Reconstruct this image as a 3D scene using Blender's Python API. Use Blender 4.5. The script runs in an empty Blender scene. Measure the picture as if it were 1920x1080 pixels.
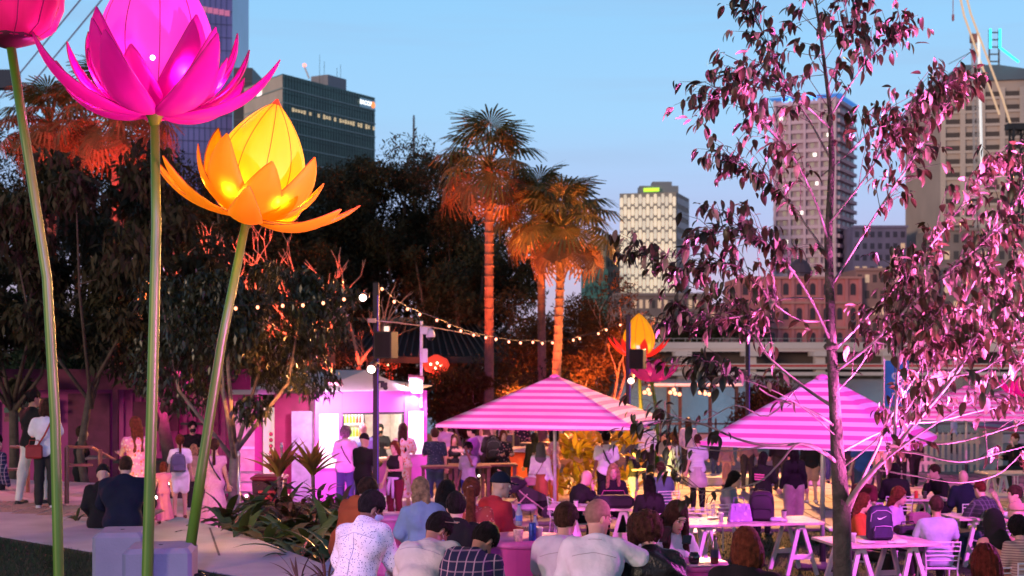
import bpy, math, random
import numpy as np
from mathutils import Vector, Matrix, Euler
from math import sin, cos, pi, radians as R
S = bpy.context.scene
COL = S.collection
rnd = random.Random(7)
FP, CZ, HY = 2667.0, 3.5, 660.0          # focal length in photo pixels, camera height, horizon row

# ------------------------------------------------------------------ camera, sky, sun, exposure
cam_d = bpy.data.cameras.new('camera'); cam = bpy.data.objects.new('camera', cam_d); COL.objects.link(cam)
cam.location = (0, 0, CZ); cam.rotation_euler = (R(90), 0, 0)
cam_d.lens = 50.0; cam_d.sensor_width = 36.0; cam_d.shift_y = 120 / 1920.0
cam_d.clip_start = 0.1; cam_d.clip_end = 6000
cam_d.dof.use_dof = True; cam_d.dof.focus_distance = 11.5; cam_d.dof.aperture_fstop = 3.2
S.camera = cam
W_ = bpy.data.worlds.new('World'); S.world = W_; W_.use_nodes = True
nt = W_.node_tree; nt.nodes.clear()
def N(t, **k):
    n = nt.nodes.new(t)
    for a, b in k.items(): setattr(n, a, b)
    return n
sky = N('ShaderNodeTexSky', sky_type='NISHITA'); sky.sun_disc = False
sky.sun_elevation = R(3.0); sky.sun_rotation = R(215); sky.air_density = 1.2; sky.dust_density = 1.0; sky.ozone_density = 3.0
tc = N('ShaderNodeTexCoord'); sx = N('ShaderNodeSeparateXYZ'); nt.links.new(tc.outputs['Generated'], sx.inputs[0])
ramp = N('ShaderNodeValToRGB'); cr = ramp.color_ramp
pts = [(0.0, (.42, .36, .50)), (.035, (.56, .47, .68)), (.09, (.43, .50, .82)), (.16, (.34, .60, .90)), (.25, (.27, .57, .89)), (.40, (.07, .15, .26)), (1, (.018, .04, .09))]
cr.elements[0].position = pts[0][0]; cr.elements[0].color = (*pts[0][1], 1); cr.elements[1].position = 1; cr.elements[1].color = (*pts[-1][1], 1)
for p, c in pts[1:-1]:
    e = cr.elements.new(p); e.color = (*c, 1)
nt.links.new(sx.outputs['Z'], ramp.inputs[0])
# thin streaky cloud low in the sky
mp = N('ShaderNodeMapping'); mp.inputs['Scale'].default_value = (1.2, 1.2, 16)
nz = N('ShaderNodeTexNoise'); nz.inputs['Scale'].default_value = 2.4; nz.inputs['Detail'].default_value = 5
nt.links.new(tc.outputs['Generated'], mp.inputs[0]); nt.links.new(mp.outputs[0], nz.inputs[0])
cr2 = N('ShaderNodeValToRGB'); cr2.color_ramp.elements[0].position = .5; cr2.color_ramp.elements[0].color = (0, 0, 0, 1)
cr2.color_ramp.elements[1].position = .75; cr2.color_ramp.elements[1].color = (.28, .28, .28, 1)
nt.links.new(nz.outputs[0], cr2.inputs[0])
mxc = N('ShaderNodeMix', data_type='RGBA'); mxc.inputs[7].default_value = (.33, .38, .58, 1)
nt.links.new(cr2.outputs[0], mxc.inputs[0]); nt.links.new(ramp.outputs[0], mxc.inputs[6])
bgA = N('ShaderNodeBackground'); bgA.inputs[1].default_value = 0.05; nt.links.new(sky.outputs[0], bgA.inputs[0])
bgB = N('ShaderNodeBackground'); bgB.inputs[1].default_value = 1.03; nt.links.new(mxc.outputs[2], bgB.inputs[0])
add = N('ShaderNodeAddShader'); nt.links.new(bgA.outputs[0], add.inputs[0]); nt.links.new(bgB.outputs[0], add.inputs[1])
wo = N('ShaderNodeOutputWorld'); nt.links.new(add.outputs[0], wo.inputs[0])
sd = bpy.data.lights.new('sun', 'SUN'); sd.energy = 1.3; sd.angle = R(10); sd.color = (1, .72, .5)
sun = bpy.data.objects.new('sun', sd); COL.objects.link(sun)
sun.rotation_euler = Vector((-.62, -.78, .10)).to_track_quat('Z', 'Y').to_euler()
S.view_settings.view_transform = 'Standard'; S.view_settings.look = 'None'; S.view_settings.gamma = 1
S.view_settings.use_curve_mapping = False; S.view_settings.exposure = 0.0

def spot(name, loc, to, w, col, size=40, blend=.6, r=.12):
    l = bpy.data.lights.new(name, 'SPOT'); l.energy = w; l.color = col; l.spot_size = R(size); l.spot_blend = blend; l.shadow_soft_size = r
    o = bpy.data.objects.new(name, l); COL.objects.link(o); o.location = loc
    o.rotation_euler = (Vector(loc) - Vector(to)).to_track_quat('Z', 'Y').to_euler(); return o
def point(name, loc, w, col, r=.1):
    l = bpy.data.lights.new(name, 'POINT'); l.energy = w; l.color = col; l.shadow_soft_size = r
    o = bpy.data.objects.new(name, l); COL.objects.link(o); o.location = loc; return o
MAG = (1, .09, .75); PNK = (1, .25, .62); RED = (1, .06, .05); ORG = (1, .27, .04); WRM = (1, .55, .25); VIO = (.55, .12, 1)
def P(px, py, d): return Vector(((px - 960) * d / FP, d, CZ - (py - HY) * d / FP))
def XP(px, d): return (px - 960) * d / FP
def ground(y):
    return float(np.interp(y, [0, 8, 10, 12, 14, 15.5, 18, 20, 27, 28.5], [1.7, 1.15, 1.08, 1.02, .92, .84, .42, .34, .06, 0.0]))

# floodlights of the night garden
spot('flood_lawn', (9.5, 10.5, 8.0), (4.8, 20.6, .6), 15000, (.88, .10, .85), 48, .5, .15)
spot('flood_umbrella', (-1.5, 3.0, 8.5), (1.2, 28, 1.8), 17000, MAG, 20, .5, .15)
spot('flood_tree_base', (3.3, 7.7, 1.9), (2.8, 9.3, 4.4), 1700, (1, .16, .72), 80, .7, .1)
spot('flood_tree_right', (5.6, 7.6, 2.3), (3.0, 9.6, 4.2), 16000, (1, .17, .66), 66, .7, .1)
spot('flood_front_left', (-7.5, 5.5, 4.4), (.4, 11.2, 1.7), 1800, (1, .30, .58), 34, .6, .2)
spot('flood_front_right', (7.0, 13.5, 4.2), (2.6, 11.8, 1.8), 1700, MAG, 60, .6, .2)
spot('flood_terrace', (-13, 25, 5.5), (-6.6, 21, 1.3), 1600, (1, .10, .12), 60, .6, .2)
spot('flood_ladies', (-1.5, 20, 6), (-5.6, 24, 1.2), 1500, (1, .25, .75), 40, .6, .2)
spot('flood_container', (-7.4, 30.0, 3.3), (-6.6, 34.4, 1.4), 950, (1, .04, .45), 90, .8, .2)
spot('flood_plaza_warm', (7, 44, 6.5), (3.6, 32, 0), 22000, (1, .40, .12), 84, .7, .3)
spot('flood_plaza_back', (1.0, 40, 5), (0, 34, .4), 2600, (1, .28, .12), 80, .7, .3)
spot('flood_plaza_mid', (1.2, 21.5, 7), (-1.2, 30, .4), 1700, (1, .28, .40), 60, .7, .3)
spot('flood_croton', (2.2, 30.5, .4), (2.6, 33.5, 1.1), 900, (1, .62, .05), 100, .7, .1)
spot('flood_bed', (-3.5, 14.5, 4.5), (-3.2, 18, 1.2), 700, (1, .45, .22), 42, .7, .1)
spot('flood_far_umbrella', (6, 30, 6), (11.2, 38, 1.8), 7000, (1, .12, .6), 60, .6, .2)
spot('flood_path_violet', (-1.5, 5.0, 6.0), (-3.6, 15.5, 1.2), 2600, (.42, .30, 1), 44, .7, .2)
spot('flood_cordyline', (-5.8, 20.8, 1.1), (-5.1, 22.7, 1.9), 260, (1, .5, .12), 80, .7, .1)

# ------------------------------------------------------------------ materials
MATS = {}
def mat(name, col=(.5, .5, .5), rough=.7, var=.2, scale=6.0, bump=0.0, bscale=None, metal=0, emit=None, estr=0, trans=0.0, spec=.4, alpha=1, detail=4, tint=None):
    if name in MATS: return MATS[name]
    m = bpy.data.materials.new(name); m.use_nodes = True; t = m.node_tree; t.nodes.clear()
    L = t.links.new; n = t.nodes.new
    out = n('ShaderNodeOutputMaterial'); b = n('ShaderNodeBsdfPrincipled')
    b.inputs['Roughness'].default_value = rough; b.inputs['Metallic'].default_value = metal; b.inputs['Specular IOR Level'].default_value = spec
    co = n('ShaderNodeTexCoord'); no = n('ShaderNodeTexNoise'); no.inputs['Scale'].default_value = scale; no.inputs['Detail'].default_value = detail
    L(co.outputs['Object'], no.inputs[0]); mx = n('ShaderNodeMix'); mx.data_type = 'RGBA'
    c2 = tint or tuple(min(1, c * (1 + var)) for c in col)
    mx.inputs[6].default_value = (*[c * (1 - var) for c in col], 1); mx.inputs[7].default_value = (*c2, 1)
    mr = n('ShaderNodeMapRange'); mr.inputs[1].default_value = .3; mr.inputs[2].default_value = .7; L(no.outputs[0], mr.inputs[0]); L(mr.outputs[0], mx.inputs[0])
    L(mx.outputs[2], b.inputs['Base Color'])
    if bump:
        n2 = n('ShaderNodeTexNoise'); n2.inputs['Scale'].default_value = bscale or scale * 5; n2.inputs['Detail'].default_value = 3; L(co.outputs['Object'], n2.inputs[0])
        bp = n('ShaderNodeBump'); bp.inputs['Strength'].default_value = bump; bp.inputs['Distance'].default_value = .02; L(n2.outputs[0], bp.inputs['Height']); L(bp.outputs[0], b.inputs['Normal'])
    if emit: b.inputs['Emission Color'].default_value = (*emit, 1); b.inputs['Emission Strength'].default_value = estr
    sh = b.outputs[0]
    if trans:
        tr = n('ShaderNodeBsdfTranslucent'); L(mx.outputs[2], tr.inputs[0]); ms = n('ShaderNodeMixShader'); ms.inputs[0].default_value = trans
        L(sh, ms.inputs[1]); L(tr.outputs[0], ms.inputs[2]); sh = ms.outputs[0]
    L(sh, out.inputs[0]); m['k'] = 1; MATS[name] = m; return m
def cloth(name, col, pattern=None, c2=(.8, .8, .8), ps=30.0, thr=.3, rough=.85, c3=None):
    if name in MATS: return MATS[name]
    m = mat(name, col, rough, .16, 5, .75, 11, spec=.2)
    if not pattern: return m
    t = m.node_tree; L = t.links.new; n = t.nodes.new
    b = [x for x in t.nodes if x.type == 'BSDF_PRINCIPLED'][0]; base = b.inputs['Base Color'].links[0].from_socket
    co = [x for x in t.nodes if x.type == 'TEX_COORD'][0].outputs['Object']
    mx = n('ShaderNodeMix'); mx.data_type = 'RGBA'; L(base, mx.inputs[6]); mx.inputs[7].default_value = (*c2, 1)
    if pattern in ('dots', 'floral'):
        v = n('ShaderNodeTexVoronoi'); v.inputs['Scale'].default_value = ps; L(co, v.inputs['Vector'])
        lt = n('ShaderNodeMath'); lt.operation = 'LESS_THAN'; lt.inputs[1].default_value = thr; L(v.outputs['Distance'], lt.inputs[0]); L(lt.outputs[0], mx.inputs[0])
        if pattern == 'floral':
            s = n('ShaderNodeSeparateColor'); L(v.outputs['Color'], s.inputs[0]); r2 = n('ShaderNodeMix'); r2.data_type = 'RGBA'
            r2.inputs[6].default_value = (*c2, 1); r2.inputs[7].default_value = (*(c3 or c2), 1); L(s.outputs[0], r2.inputs[0]); L(r2.outputs[2], mx.inputs[7])
    elif pattern == 'plaid':
        sp = n('ShaderNodeSeparateXYZ'); L(co, sp.inputs[0]); outs = []
        for ax, sc in (('X', ps), ('Z', ps)):
            a = n('ShaderNodeMath'); a.operation = 'MULTIPLY'; a.inputs[1].default_value = sc
            if ax == 'X':
                ad = n('ShaderNodeMath'); ad.operation = 'ADD'; L(sp.outputs['X'], ad.inputs[0]); m2 = n('ShaderNodeMath'); m2.operation = 'MULTIPLY'; m2.inputs[1].default_value = .25; L(sp.outputs['Y'], m2.inputs[0]); L(m2.outputs[0], ad.inputs[1]); L(ad.outputs[0], a.inputs[0])
            else: L(sp.outputs[ax], a.inputs[0])
            f = n('ShaderNodeMath'); f.operation = 'FRACT'; L(a.outputs[0], f.inputs[0])
            g = n('ShaderNodeMath'); g.operation = 'LESS_THAN'; g.inputs[1].default_value = thr; L(f.outputs[0], g.inputs[0])
            q = n('ShaderNodeMath'); q.operation = 'MULTIPLY'; q.inputs[1].default_value = .75 if ax == 'X' else .45; L(g.outputs[0], q.inputs[0]); outs.append(q.outputs[0])
        mm = n('ShaderNodeMath'); mm.operation = 'MAXIMUM'; L(outs[0], mm.inputs[0]); L(outs[1], mm.inputs[1]); L(mm.outputs[0], mx.inputs[0])
    elif pattern == 'stripes':
        sp = n('ShaderNodeSeparateXYZ'); L(co, sp.inputs[0]); a = n('ShaderNodeMath'); a.operation = 'MULTIPLY'; a.inputs[1].default_value = ps; L(sp.outputs['Z'], a.inputs[0])
        f = n('ShaderNodeMath'); f.operation = 'FRACT'; L(a.outputs[0], f.inputs[0]); g = n('ShaderNodeMath'); g.operation = 'LESS_THAN'; g.inputs[1].default_value = thr; L(f.outputs[0], g.inputs[0]); L(g.outputs[0], mx.inputs[0])
    L(mx.outputs[2], b.inputs['Base Color']); return m

# ------------------------------------------------------------------ mesh builder
class MB:
    def __init__(s): s.v = []; s.f = []
    def add(s, vs, fs):
        o = len(s.v); s.v += [tuple(v) for v in vs]; s.f += [tuple(o + i for i in f) for f in fs]; return s
    def box(s, c, d, rz=0, M=None):
        x, y, z = d[0] / 2, d[1] / 2, d[2] / 2
        vs = [Vector((a * x, b * y, e * z)) for e in (-1, 1) for b in (-1, 1) for a in (-1, 1)]
        m = M or Matrix.Rotation(rz, 3, 'Z'); vs = [m @ v + Vector(c) for v in vs]
        return s.add(vs, [(0, 2, 3, 1), (4, 5, 7, 6), (0, 1, 5, 4), (2, 6, 7, 3), (0, 4, 6, 2), (1, 3, 7, 5)])
    def bbox(s, c, d, bev=.02, rz=0):          # chamfered box
        x, y, z = d[0] / 2, d[1] / 2, d[2] / 2; m = Matrix.Rotation(rz, 3, 'Z'); vs = []
        for zz, k in ((-z, 1), (-z + bev, 0), (z - bev, 0), (z, 1)):
            a = x - bev * k; b = y - bev * k; c2 = bev * .8
            for p in ((a - c2, -b), (a, -b + c2), (a, b - c2), (a - c2, b), (-a + c2, b), (-a, b - c2), (-a, -b + c2), (-a + c2, -b)): vs.append(m @ Vector((*p, zz)) + Vector(c))
        fs = [tuple(range(7, -1, -1)), tuple(range(24, 32))]
        for r in range(3):
            for i in range(8): j = (i + 1) % 8; fs.append((r * 8 + i, r * 8 + j, r * 8 + 8 + j, r * 8 + 8 + i))
        return s.add(vs, fs)
    def path(s, pts, rad, n=6, caps=True):
        pts = [Vector(p) for p in pts]; k = len(pts)
        if not hasattr(rad, '__len__'): rad = [rad] * k
        vs = []; up = None
        for i, p in enumerate(pts):
            t = (pts[min(i + 1, k - 1)] - pts[max(i - 1, 0)])
            t = t.normalized() if t.length > 1e-9 else Vector((0, 0, 1))
            if up is None: up = t.orthogonal().normalized()
            u = (up - t * up.dot(t)); u = u.normalized() if u.length > 1e-6 else t.orthogonal().normalized(); up = u; w = t.cross(u)
            for j in range(n): a = 2 * pi * j / n; vs.append(p + (u * cos(a) + w * sin(a)) * rad[i])
        fs = [(i * n + j, i * n + (j + 1) % n, (i + 1) * n + (j + 1) % n, (i + 1) * n + j) for i in range(k - 1) for j in range(n)]
        if caps: fs += [tuple(range(n - 1, -1, -1)), tuple(range((k - 1) * n, k * n))]
        return s.add(vs, fs)
    def lathe(s, prof, n=16, c=(0, 0, 0), rad_fn=None, M=None):
        vs = []; c = Vector(c)
        for r, z in prof:
            for j in range(n):
                a = 2 * pi * j / n; q = r * (rad_fn(a, z) if rad_fn else 1); v = Vector((q * cos(a), q * sin(a), z)); vs.append((M @ v if M else v) + c)
        k = len(prof)
        fs = [(i * n + j, i * n + (j + 1) % n, (i + 1) * n + (j + 1) % n, (i + 1) * n + j) for i in range(k - 1) for j in range(n)]
        fs += [tuple(range(n - 1, -1, -1)), tuple(range((k - 1) * n, k * n))]
        return s.add(vs, fs)
    def ball(s, c, r, n=8, m=6):
        if not hasattr(r, '__len__'): r = (r, r, r)
        prof = [(sin(pi * i / m), -cos(pi * i / m)) for i in range(m + 1)]; prof[0] = (.02, -1); prof[-1] = (.02, 1)
        return s.lathe(prof, n, c, M=Matrix.Diagonal(r).to_3x3())
    def build(s, name, m=None, parent=None, smooth=False, origin=None, kind=None, thick=None, bev=None):
        if origin is not None: o = Vector(origin); s.v = [tuple(Vector(v) - o) for v in s.v]
        me = bpy.data.meshes.new(name); me.from_pydata(s.v, [], s.f); me.update()
        return link(name, me, m, parent, smooth, kind, thick, bev, None if origin is None or parent else origin)
def link(name, me, m=None, parent=None, smooth=False, kind=None, thick=None, bev=None, loc=None):
    if m: me.materials.append(m)
    if smooth: me.polygons.foreach_set('use_smooth', [True] * len(me.polygons))
    ob = bpy.data.objects.new(name, me); COL.objects.link(ob)
    if parent: ob.parent = parent
    if loc is not None: ob.location = loc
    if kind: ob['kind'] = kind
    if thick: q = ob.modifiers.new('thickness', 'SOLIDIFY'); q.thickness = thick
    if bev: q = ob.modifiers.new('bevel', 'BEVEL'); q.width = bev; q.segments = 2; q.limit_method = 'ANGLE'
    return ob
def tag(o, label, cat, group=None, kind=None):
    o['label'] = label; o['category'] = cat
    if group: o['group'] = group
    if kind: o['kind'] = kind
    return o
def thing(name, label, cat, loc=(0, 0, 0), rz=0, group=None):
    o = bpy.data.objects.new(name, None); COL.objects.link(o); o.location = loc; o.rotation_euler = (0, 0, rz); o.empty_display_size = .1
    return tag(o, label, cat, group)
def inst(src, parent, loc=(0, 0, 0), rot=(0, 0, 0), sc=(1, 1, 1), name=None):
    o = src.copy(); COL.objects.link(o); o.parent = parent; o.location = loc; o.rotation_euler = rot; o.scale = sc
    if name: o.name = name
    return o
def copy_tree(o, label=None, loc=None, rz=None, parent=None, sc=None):
    c = o.copy(); COL.objects.link(c)
    if parent is not None: c.parent = parent
    if label: c['label'] = label
    if loc is not None: c.location = loc
    if rz is not None: c.rotation_euler = (0, 0, rz)
    if sc is not None: c.scale = sc
    for ch in list(o.children): copy_tree(ch, parent=c)
    return c
def npmesh(name, V, Fq):
    me = bpy.data.meshes.new(name); V = np.asarray(V, np.float32); Fq = np.asarray(Fq, np.int32); k = Fq.shape[1]
    me.vertices.add(len(V)); me.vertices.foreach_set('co', V.ravel()); me.loops.add(Fq.size); me.loops.foreach_set('vertex_index', Fq.ravel())
    me.polygons.add(len(Fq)); me.polygons.foreach_set('loop_start', np.arange(0, Fq.size, k, dtype=np.int32)); me.update(calc_edges=True); return me
def scatter(name, bv, bf, pos, nrm_rot, scl):
    """bv (n,3) base verts, bf faces, pos (k,3), nrm_rot (k,3,3), scl (k,)"""
    bv = np.asarray(bv); bf = np.asarray(bf); k = len(pos)
    V = np.einsum('kij,nj->kni', nrm_rot, bv) * np.asarray(scl)[:, None, None] + np.asarray(pos)[:, None, :]
    Fq = bf[None] + (np.arange(k) * len(bv))[:, None, None]
    return npmesh(name, V.reshape(-1, 3), Fq.reshape(-1, bf.shape[1]))
def rand_rot(k, rs, droop=None, yaw=None):
    """rotations: local +X is the leaf length. droop = angle below the horizontal (array), random yaw and roll"""
    yaw = rs.uniform(0, 2 * pi, k) if yaw is None else yaw; dr = rs.uniform(-1.2, 1.2, k) if droop is None else droop; roll = rs.uniform(-1.4, 1.4, k)
    cy, sy, cd, s_d, c_r, s_r = np.cos(yaw), np.sin(yaw), np.cos(dr), np.sin(dr), np.cos(roll), np.sin(roll)
    z0 = np.zeros(k); o1 = np.ones(k)
    Rz = np.stack([np.stack([cy, -sy, z0], 1), np.stack([sy, cy, z0], 1), np.stack([z0, z0, o1], 1)], 1)
    Ry = np.stack([np.stack([cd, z0, s_d], 1), np.stack([z0, o1, z0], 1), np.stack([-s_d, z0, cd], 1)], 1)
    Rx = np.stack([np.stack([o1, z0, z0], 1), np.stack([z0, c_r, -s_r], 1), np.stack([z0, s_r, c_r], 1)], 1)
    return Rz @ Ry @ Rx
def text_obj(name, body, size, m, parent, loc, rot=(R(90), 0, 0), ext=.01, bold=False):
    cu = bpy.data.curves.new(name, 'FONT'); cu.body = body; cu.size = size; cu.extrude = ext; cu.align_x = 'CENTER'; cu.align_y = 'CENTER'
    if bold: cu.offset = size * .02
    cu.materials.append(m); o = bpy.data.objects.new(name, cu); COL.objects.link(o); o.parent = parent; o.location = loc; o.rotation_euler = rot; return o
# ------------------------------------------------------------------ ground, river, far land
def text_mesh(name, body, size, m, parent, loc, rot=(R(90), 0, 0), ext=.01):
    o = text_obj(name, body, size, m, parent, loc, rot, ext); bpy.context.view_layer.update()
    me = bpy.data.meshes.new_from_object(o); me.name = name; cu = o.data; bpy.data.objects.remove(o); bpy.data.curves.remove(cu)
    q = bpy.data.objects.new(name, me); COL.objects.link(q); q.parent = parent; q.location = loc; q.rotation_euler = rot; return q
M_PAVE = mat('plaza_paving', (.30, .25, .22), .75, .25, 1.5, .3, 30)
M_CONC = mat('pale_concrete', (.50, .47, .47), .8, .12, 2.2, .35, 40)
M_GRASS = mat('grass_green', (.014, .030, .010), .9, .5, 3, .8, 60)
M_SOIL = mat('garden_soil', (.025, .018, .012), .95, .4, 5, .6, 30)
M_DARK = mat('black_metal', (.012, .012, .015), .45, .2)
M_WHITE = mat('white_paint', (.75, .73, .74), .5, .05)
M_STEEL = mat('brushed_steel', (.45, .43, .45), .3, .1, metal=.8)
def sheet(name, poly, z0, m, kind='structure', thick=None):
    b = MB(); b.add([(x, y, z) if len(p) == 3 else (x, y, z0) for p in poly for (x, y, *zz) in [p] for z in [zz[0] if zz else z0]], [tuple(range(len(poly)))])
    return b.build(name, m, kind=kind)
# far plain beyond the river that carries the city to the horizon
sheet('far_ground', [(-5000, 306), (5000, 306), (5000, 5600), (-5000, 5600)], -.9, mat('far_city_ground', (.10, .09, .09)))
bk = MB(); bk.box((0, 304, -1.6), (2400, 4, 1.6)); bk.build('far_river_wall', mat('river_wall_stone', (.20, .17, .16), .9, .3, .5), kind='structure')
wm = mat('river_water', (.10, .12, .13), .16, .2, .05, 0, spec=.6); t = wm.node_tree
b_ = [x for x in t.nodes if x.type == 'BSDF_PRINCIPLED'][0]; wv = t.nodes.new('ShaderNodeTexNoise'); wv.inputs['Scale'].default_value = .9; wv.inputs['Detail'].default_value = 6
co_ = [x for x in t.nodes if x.type == 'TEX_COORD'][0]; mpn = t.nodes.new('ShaderNodeMapping'); mpn.inputs['Scale'].default_value = (.5, 1.4, 1)
t.links.new(co_.outputs['Object'], mpn.inputs[0]); t.links.new(mpn.outputs[0], wv.inputs[0]); bp_ = t.nodes.new('ShaderNodeBump'); bp_.inputs['Strength'].default_value = .9; bp_.inputs['Distance'].default_value = .22
t.links.new(wv.outputs[0], bp_.inputs['Height']); t.links.new(bp_.outputs[0], b_.inputs['Normal'])
sheet('river_water', [(-1200, 50), (1200, 50), (1200, 306), (-1200, 306)], -1.9, wm)
# lawn rising towards the camera, then the plaza
b = MB(); ys = [-8, 0, 4, 8, 10, 12, 14, 15.5, 18, 20, 22, 24, 26, 27.4]; xs = np.linspace(-30, 30, 31)
for y in ys:
    for x in xs: b.v.append((x, y, ground(max(0, y)) if y > 0 else 2.0 - y * .04))
nx = len(xs)
for j in range(len(ys) - 1):
    for i in range(nx - 1): a = j * nx + i; b.f.append((a, a + 1, a + nx + 1, a + nx))
b.build('lawn', M_GRASS, kind='structure', smooth=True)
pv = MB(); pv.box((0, 41.2, -.75), (160, 27.0, 1.5)); pv.build('plaza_pavement', M_PAVE, kind='structure')
kb = MB(); kb.box((0, 27.55, 0.03), (60, .3, .14)); kb.build('plaza_kerb', mat('dark_kerb', (.10, .09, .09), .8), kind='structure')
jn = MB()
for i in range(28): jn.box((-14 + i * 1.2, 36, .0035), (.03, 16, .005))
for i in range(10): jn.box((2, 28.4 + i * 1.6, .0036), (34, .03, .005))
jn.build('paving_joints', mat('joint_grey', (.10, .08, .08), .9), kind='structure')
# warm lit white steps / low platforms across the plaza
def slab(x0, x1, y0, y1, z0, z1, name='plaza_step'):
    b = MB(); b.bbox(((x0 + x1) / 2, (y0 + y1) / 2, (z0 + z1) / 2), (x1 - x0, y1 - y0, z1 - z0), .02); return b.build(name, M_CONC, kind='structure')
slab(-1.9, 0.12, 29.6, 31.0, .004, .32); slab(-3.0, -1.7, 31.6, 32.6, .004, .2); slab(4.6, 8.2, 37.2, 38.4, .004, .22)
slab(-40, 60, 54.3, 55.1, .004, .35, 'river_edge_kerb')
# left terrace: concrete paths, tactile strip, grass patch, soil bed between
ZT = 1.2
def tp(px, py): return ((px - 960) * ((CZ - ZT) * FP / (py - HY)) / FP, (CZ - ZT) * FP / (py - HY))
def slabpoly(name, pts, z0, z1, m):
    n = len(pts); b = MB(); b.add([(x, y, z0) for x, y in pts] + [(x, y, z1) for x, y in pts], [tuple(range(n, 2 * n)), tuple(range(n - 1, -1, -1))] + [(i, (i + 1) % n, n + (i + 1) % n, n + i) for i in range(n)])
    return b.build(name, m, kind='structure')
pathp = [tp(-600, 905), tp(500, 1089), tp(560, 1099), tp(622, 1064), tp(481, 1010), tp(335, 968), tp(290, 986), tp(158, 962), tp(0, 920), (-14.6, 27.0)]
slabpoly('terrace_path', pathp, -.2, ZT, M_CONC)
plz = [tp(0, 919), tp(157, 961), tp(190, 938), (-6.6, 23.2), (-6.9, 25.0), (-14, 28), (-14, 26.6)]
slabpoly('terrace_landing', plz, -.2, ZT - .02, mat('landing_concrete', (.42, .36, .36), .8, .2, 3, .3, 30))
jt = MB()
for q in (tp(155, 1000), tp(360, 1040)):
    jt.box((q[0], q[1] + 1.2, ZT + .002), (.025, 2.6, .003), rz=.25)
jt.build('path_joint', mat('joint_dark', (.13, .11, .12)), kind='structure')
# ribbed tactile tiles on the landing
tt = thing('tactile_paving', 'orange-pink ribbed warning tiles on the landing where the couple stand', 'paving', (0, 0, 0))
tm = mat('tactile_tile', (.42, .27, .22), .8, .2, 8); tile0 = None
for i in range(8):
    for j in range(3):
        b = MB(); w = .42; b.box((0, 0, .01), (w - .02, w - .02, .02))
        if tile0 is None:
            for a in range(5):
                for c in range(5): b.box(((a - 2) * .075, (c - 2) * .075, .025), (.04, .04, .012))
            tile0 = b.build('tile', tm, tt); o = tile0; o.location = (-8.2 + i * w, 21.0 - i * .19 + j * w, ZT - .018)
            continue
        inst(tile0, tt, (-8.2 + i * w, 21.0 - i * .19 + j * w, ZT - .018))
gp = [(-14.6, 2), (-1.9, 2), (-1.9, 12.5), tp(560, 1099), tp(500, 1089), tp(-600, 905)]
slabpoly('terrace_grass', gp, -.2, ZT - .01, M_GRASS)
slabpoly('garden_bed', [tp(430, 992), tp(483, 1009), tp(624, 1062), (-1.35, 13.2), (-.9, 16.5), (-1.2, 21), (-3, 23.5), (-4.3, 23.5)], -.2, 1.02, M_SOIL)
rmp = MB(); rmp.add([(-9, 18.4, .72), (-5.7, 18.4, .72), (-4.3, 18.4, .30), (-4.3, 27, .30), (-5.7, 27, .72), (-9, 27, .72)], [(0, 1, 4, 5), (1, 2, 3, 4)]); rmp.build('walkway_ramp', M_CONC, kind='structure')
# grass blades on the two lawns
def blades(name, region, k, hgt, seed):
    rs = np.random.RandomState(seed); x = rs.uniform(region[0], region[1], k); y = rs.uniform(region[2], region[3], k); z = np.array([region[4](v) for v in y])
    if name[0] == 't': z = np.where(HY + 2.3 * FP / y > 1010 + .168 * (960 + x * FP / y), z, -3)
    bv = [(-.10, 0, 0), (.10, 0, 0), (0, .2, 1)]; rot = rand_rot(k, rs, droop=rs.uniform(-.5, .5, k))
    me = scatter(name, bv, [(0, 1, 2)], np.stack([x, y, z], 1), rot, rs.uniform(.5, 1.3, k) * hgt)
    o = link(name, me, mat('grass_blade', (.018, .045, .012), .8, .5, 9)); return tag(o, 'short dark green lawn grass', 'grass', kind='stuff')
g1 = blades('lawn_grass', (2.0, 10, 19, 27.3, ground), 26000, .05, 3); g1['label'] = 'dark night lawn under the tables on the right'
g2 = blades('terrace_lawn_grass', (-7.6, -3.0, 13.2, 18.4, lambda v: ZT - .01), 42000, .055, 4); g2['label'] = 'dark grass patch beside the concrete blocks at the lower left'

# ------------------------------------------------------------------ expressway along the far bank
M_EXP = mat('expressway_concrete', (.66, .52, .50), .85, .15, .05)
ex = thing('expressway', 'long pale elevated concrete expressway on piers along the far river bank', 'bridge', (0, 0, 0))
def exbox(name, x0, x1, y0, y1, z0, z1, m=M_EXP): b = MB(); b.box(((x0 + x1) / 2, (y0 + y1) / 2, (z0 + z1) / 2), (x1 - x0, y1 - y0, z1 - z0)); return b.build(name, m, ex)
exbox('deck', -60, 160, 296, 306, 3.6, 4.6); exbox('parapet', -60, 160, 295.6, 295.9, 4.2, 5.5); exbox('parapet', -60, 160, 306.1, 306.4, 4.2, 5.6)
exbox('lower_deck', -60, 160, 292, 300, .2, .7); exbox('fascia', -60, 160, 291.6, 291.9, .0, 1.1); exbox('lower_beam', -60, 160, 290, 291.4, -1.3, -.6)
exbox('back_wall', -60, 160, 302, 303, -1.0, 3.5, mat('expressway_painted_shade', (.10, .07, .07)))  # dark wall: shade beneath the deck put into its colour
exbox('red_stripe', 28, 120, 291.45, 291.58, .45, .9, mat('red_band', (.55, .06, .06)))
pr = None
for i in range(15):
    if pr is None:
        b = MB(); b.box((0, 0, -.1), (2.0, 2.4, 7.3)); b.box((0, 0, 3.0), (3.4, 6, .9)); pr = b.build('pier', M_EXP, ex); pr.location = (-50, 294.5, .1)
    else: inst(pr, ex, (-50 + i * 14.2, 294.5, .1))
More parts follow.
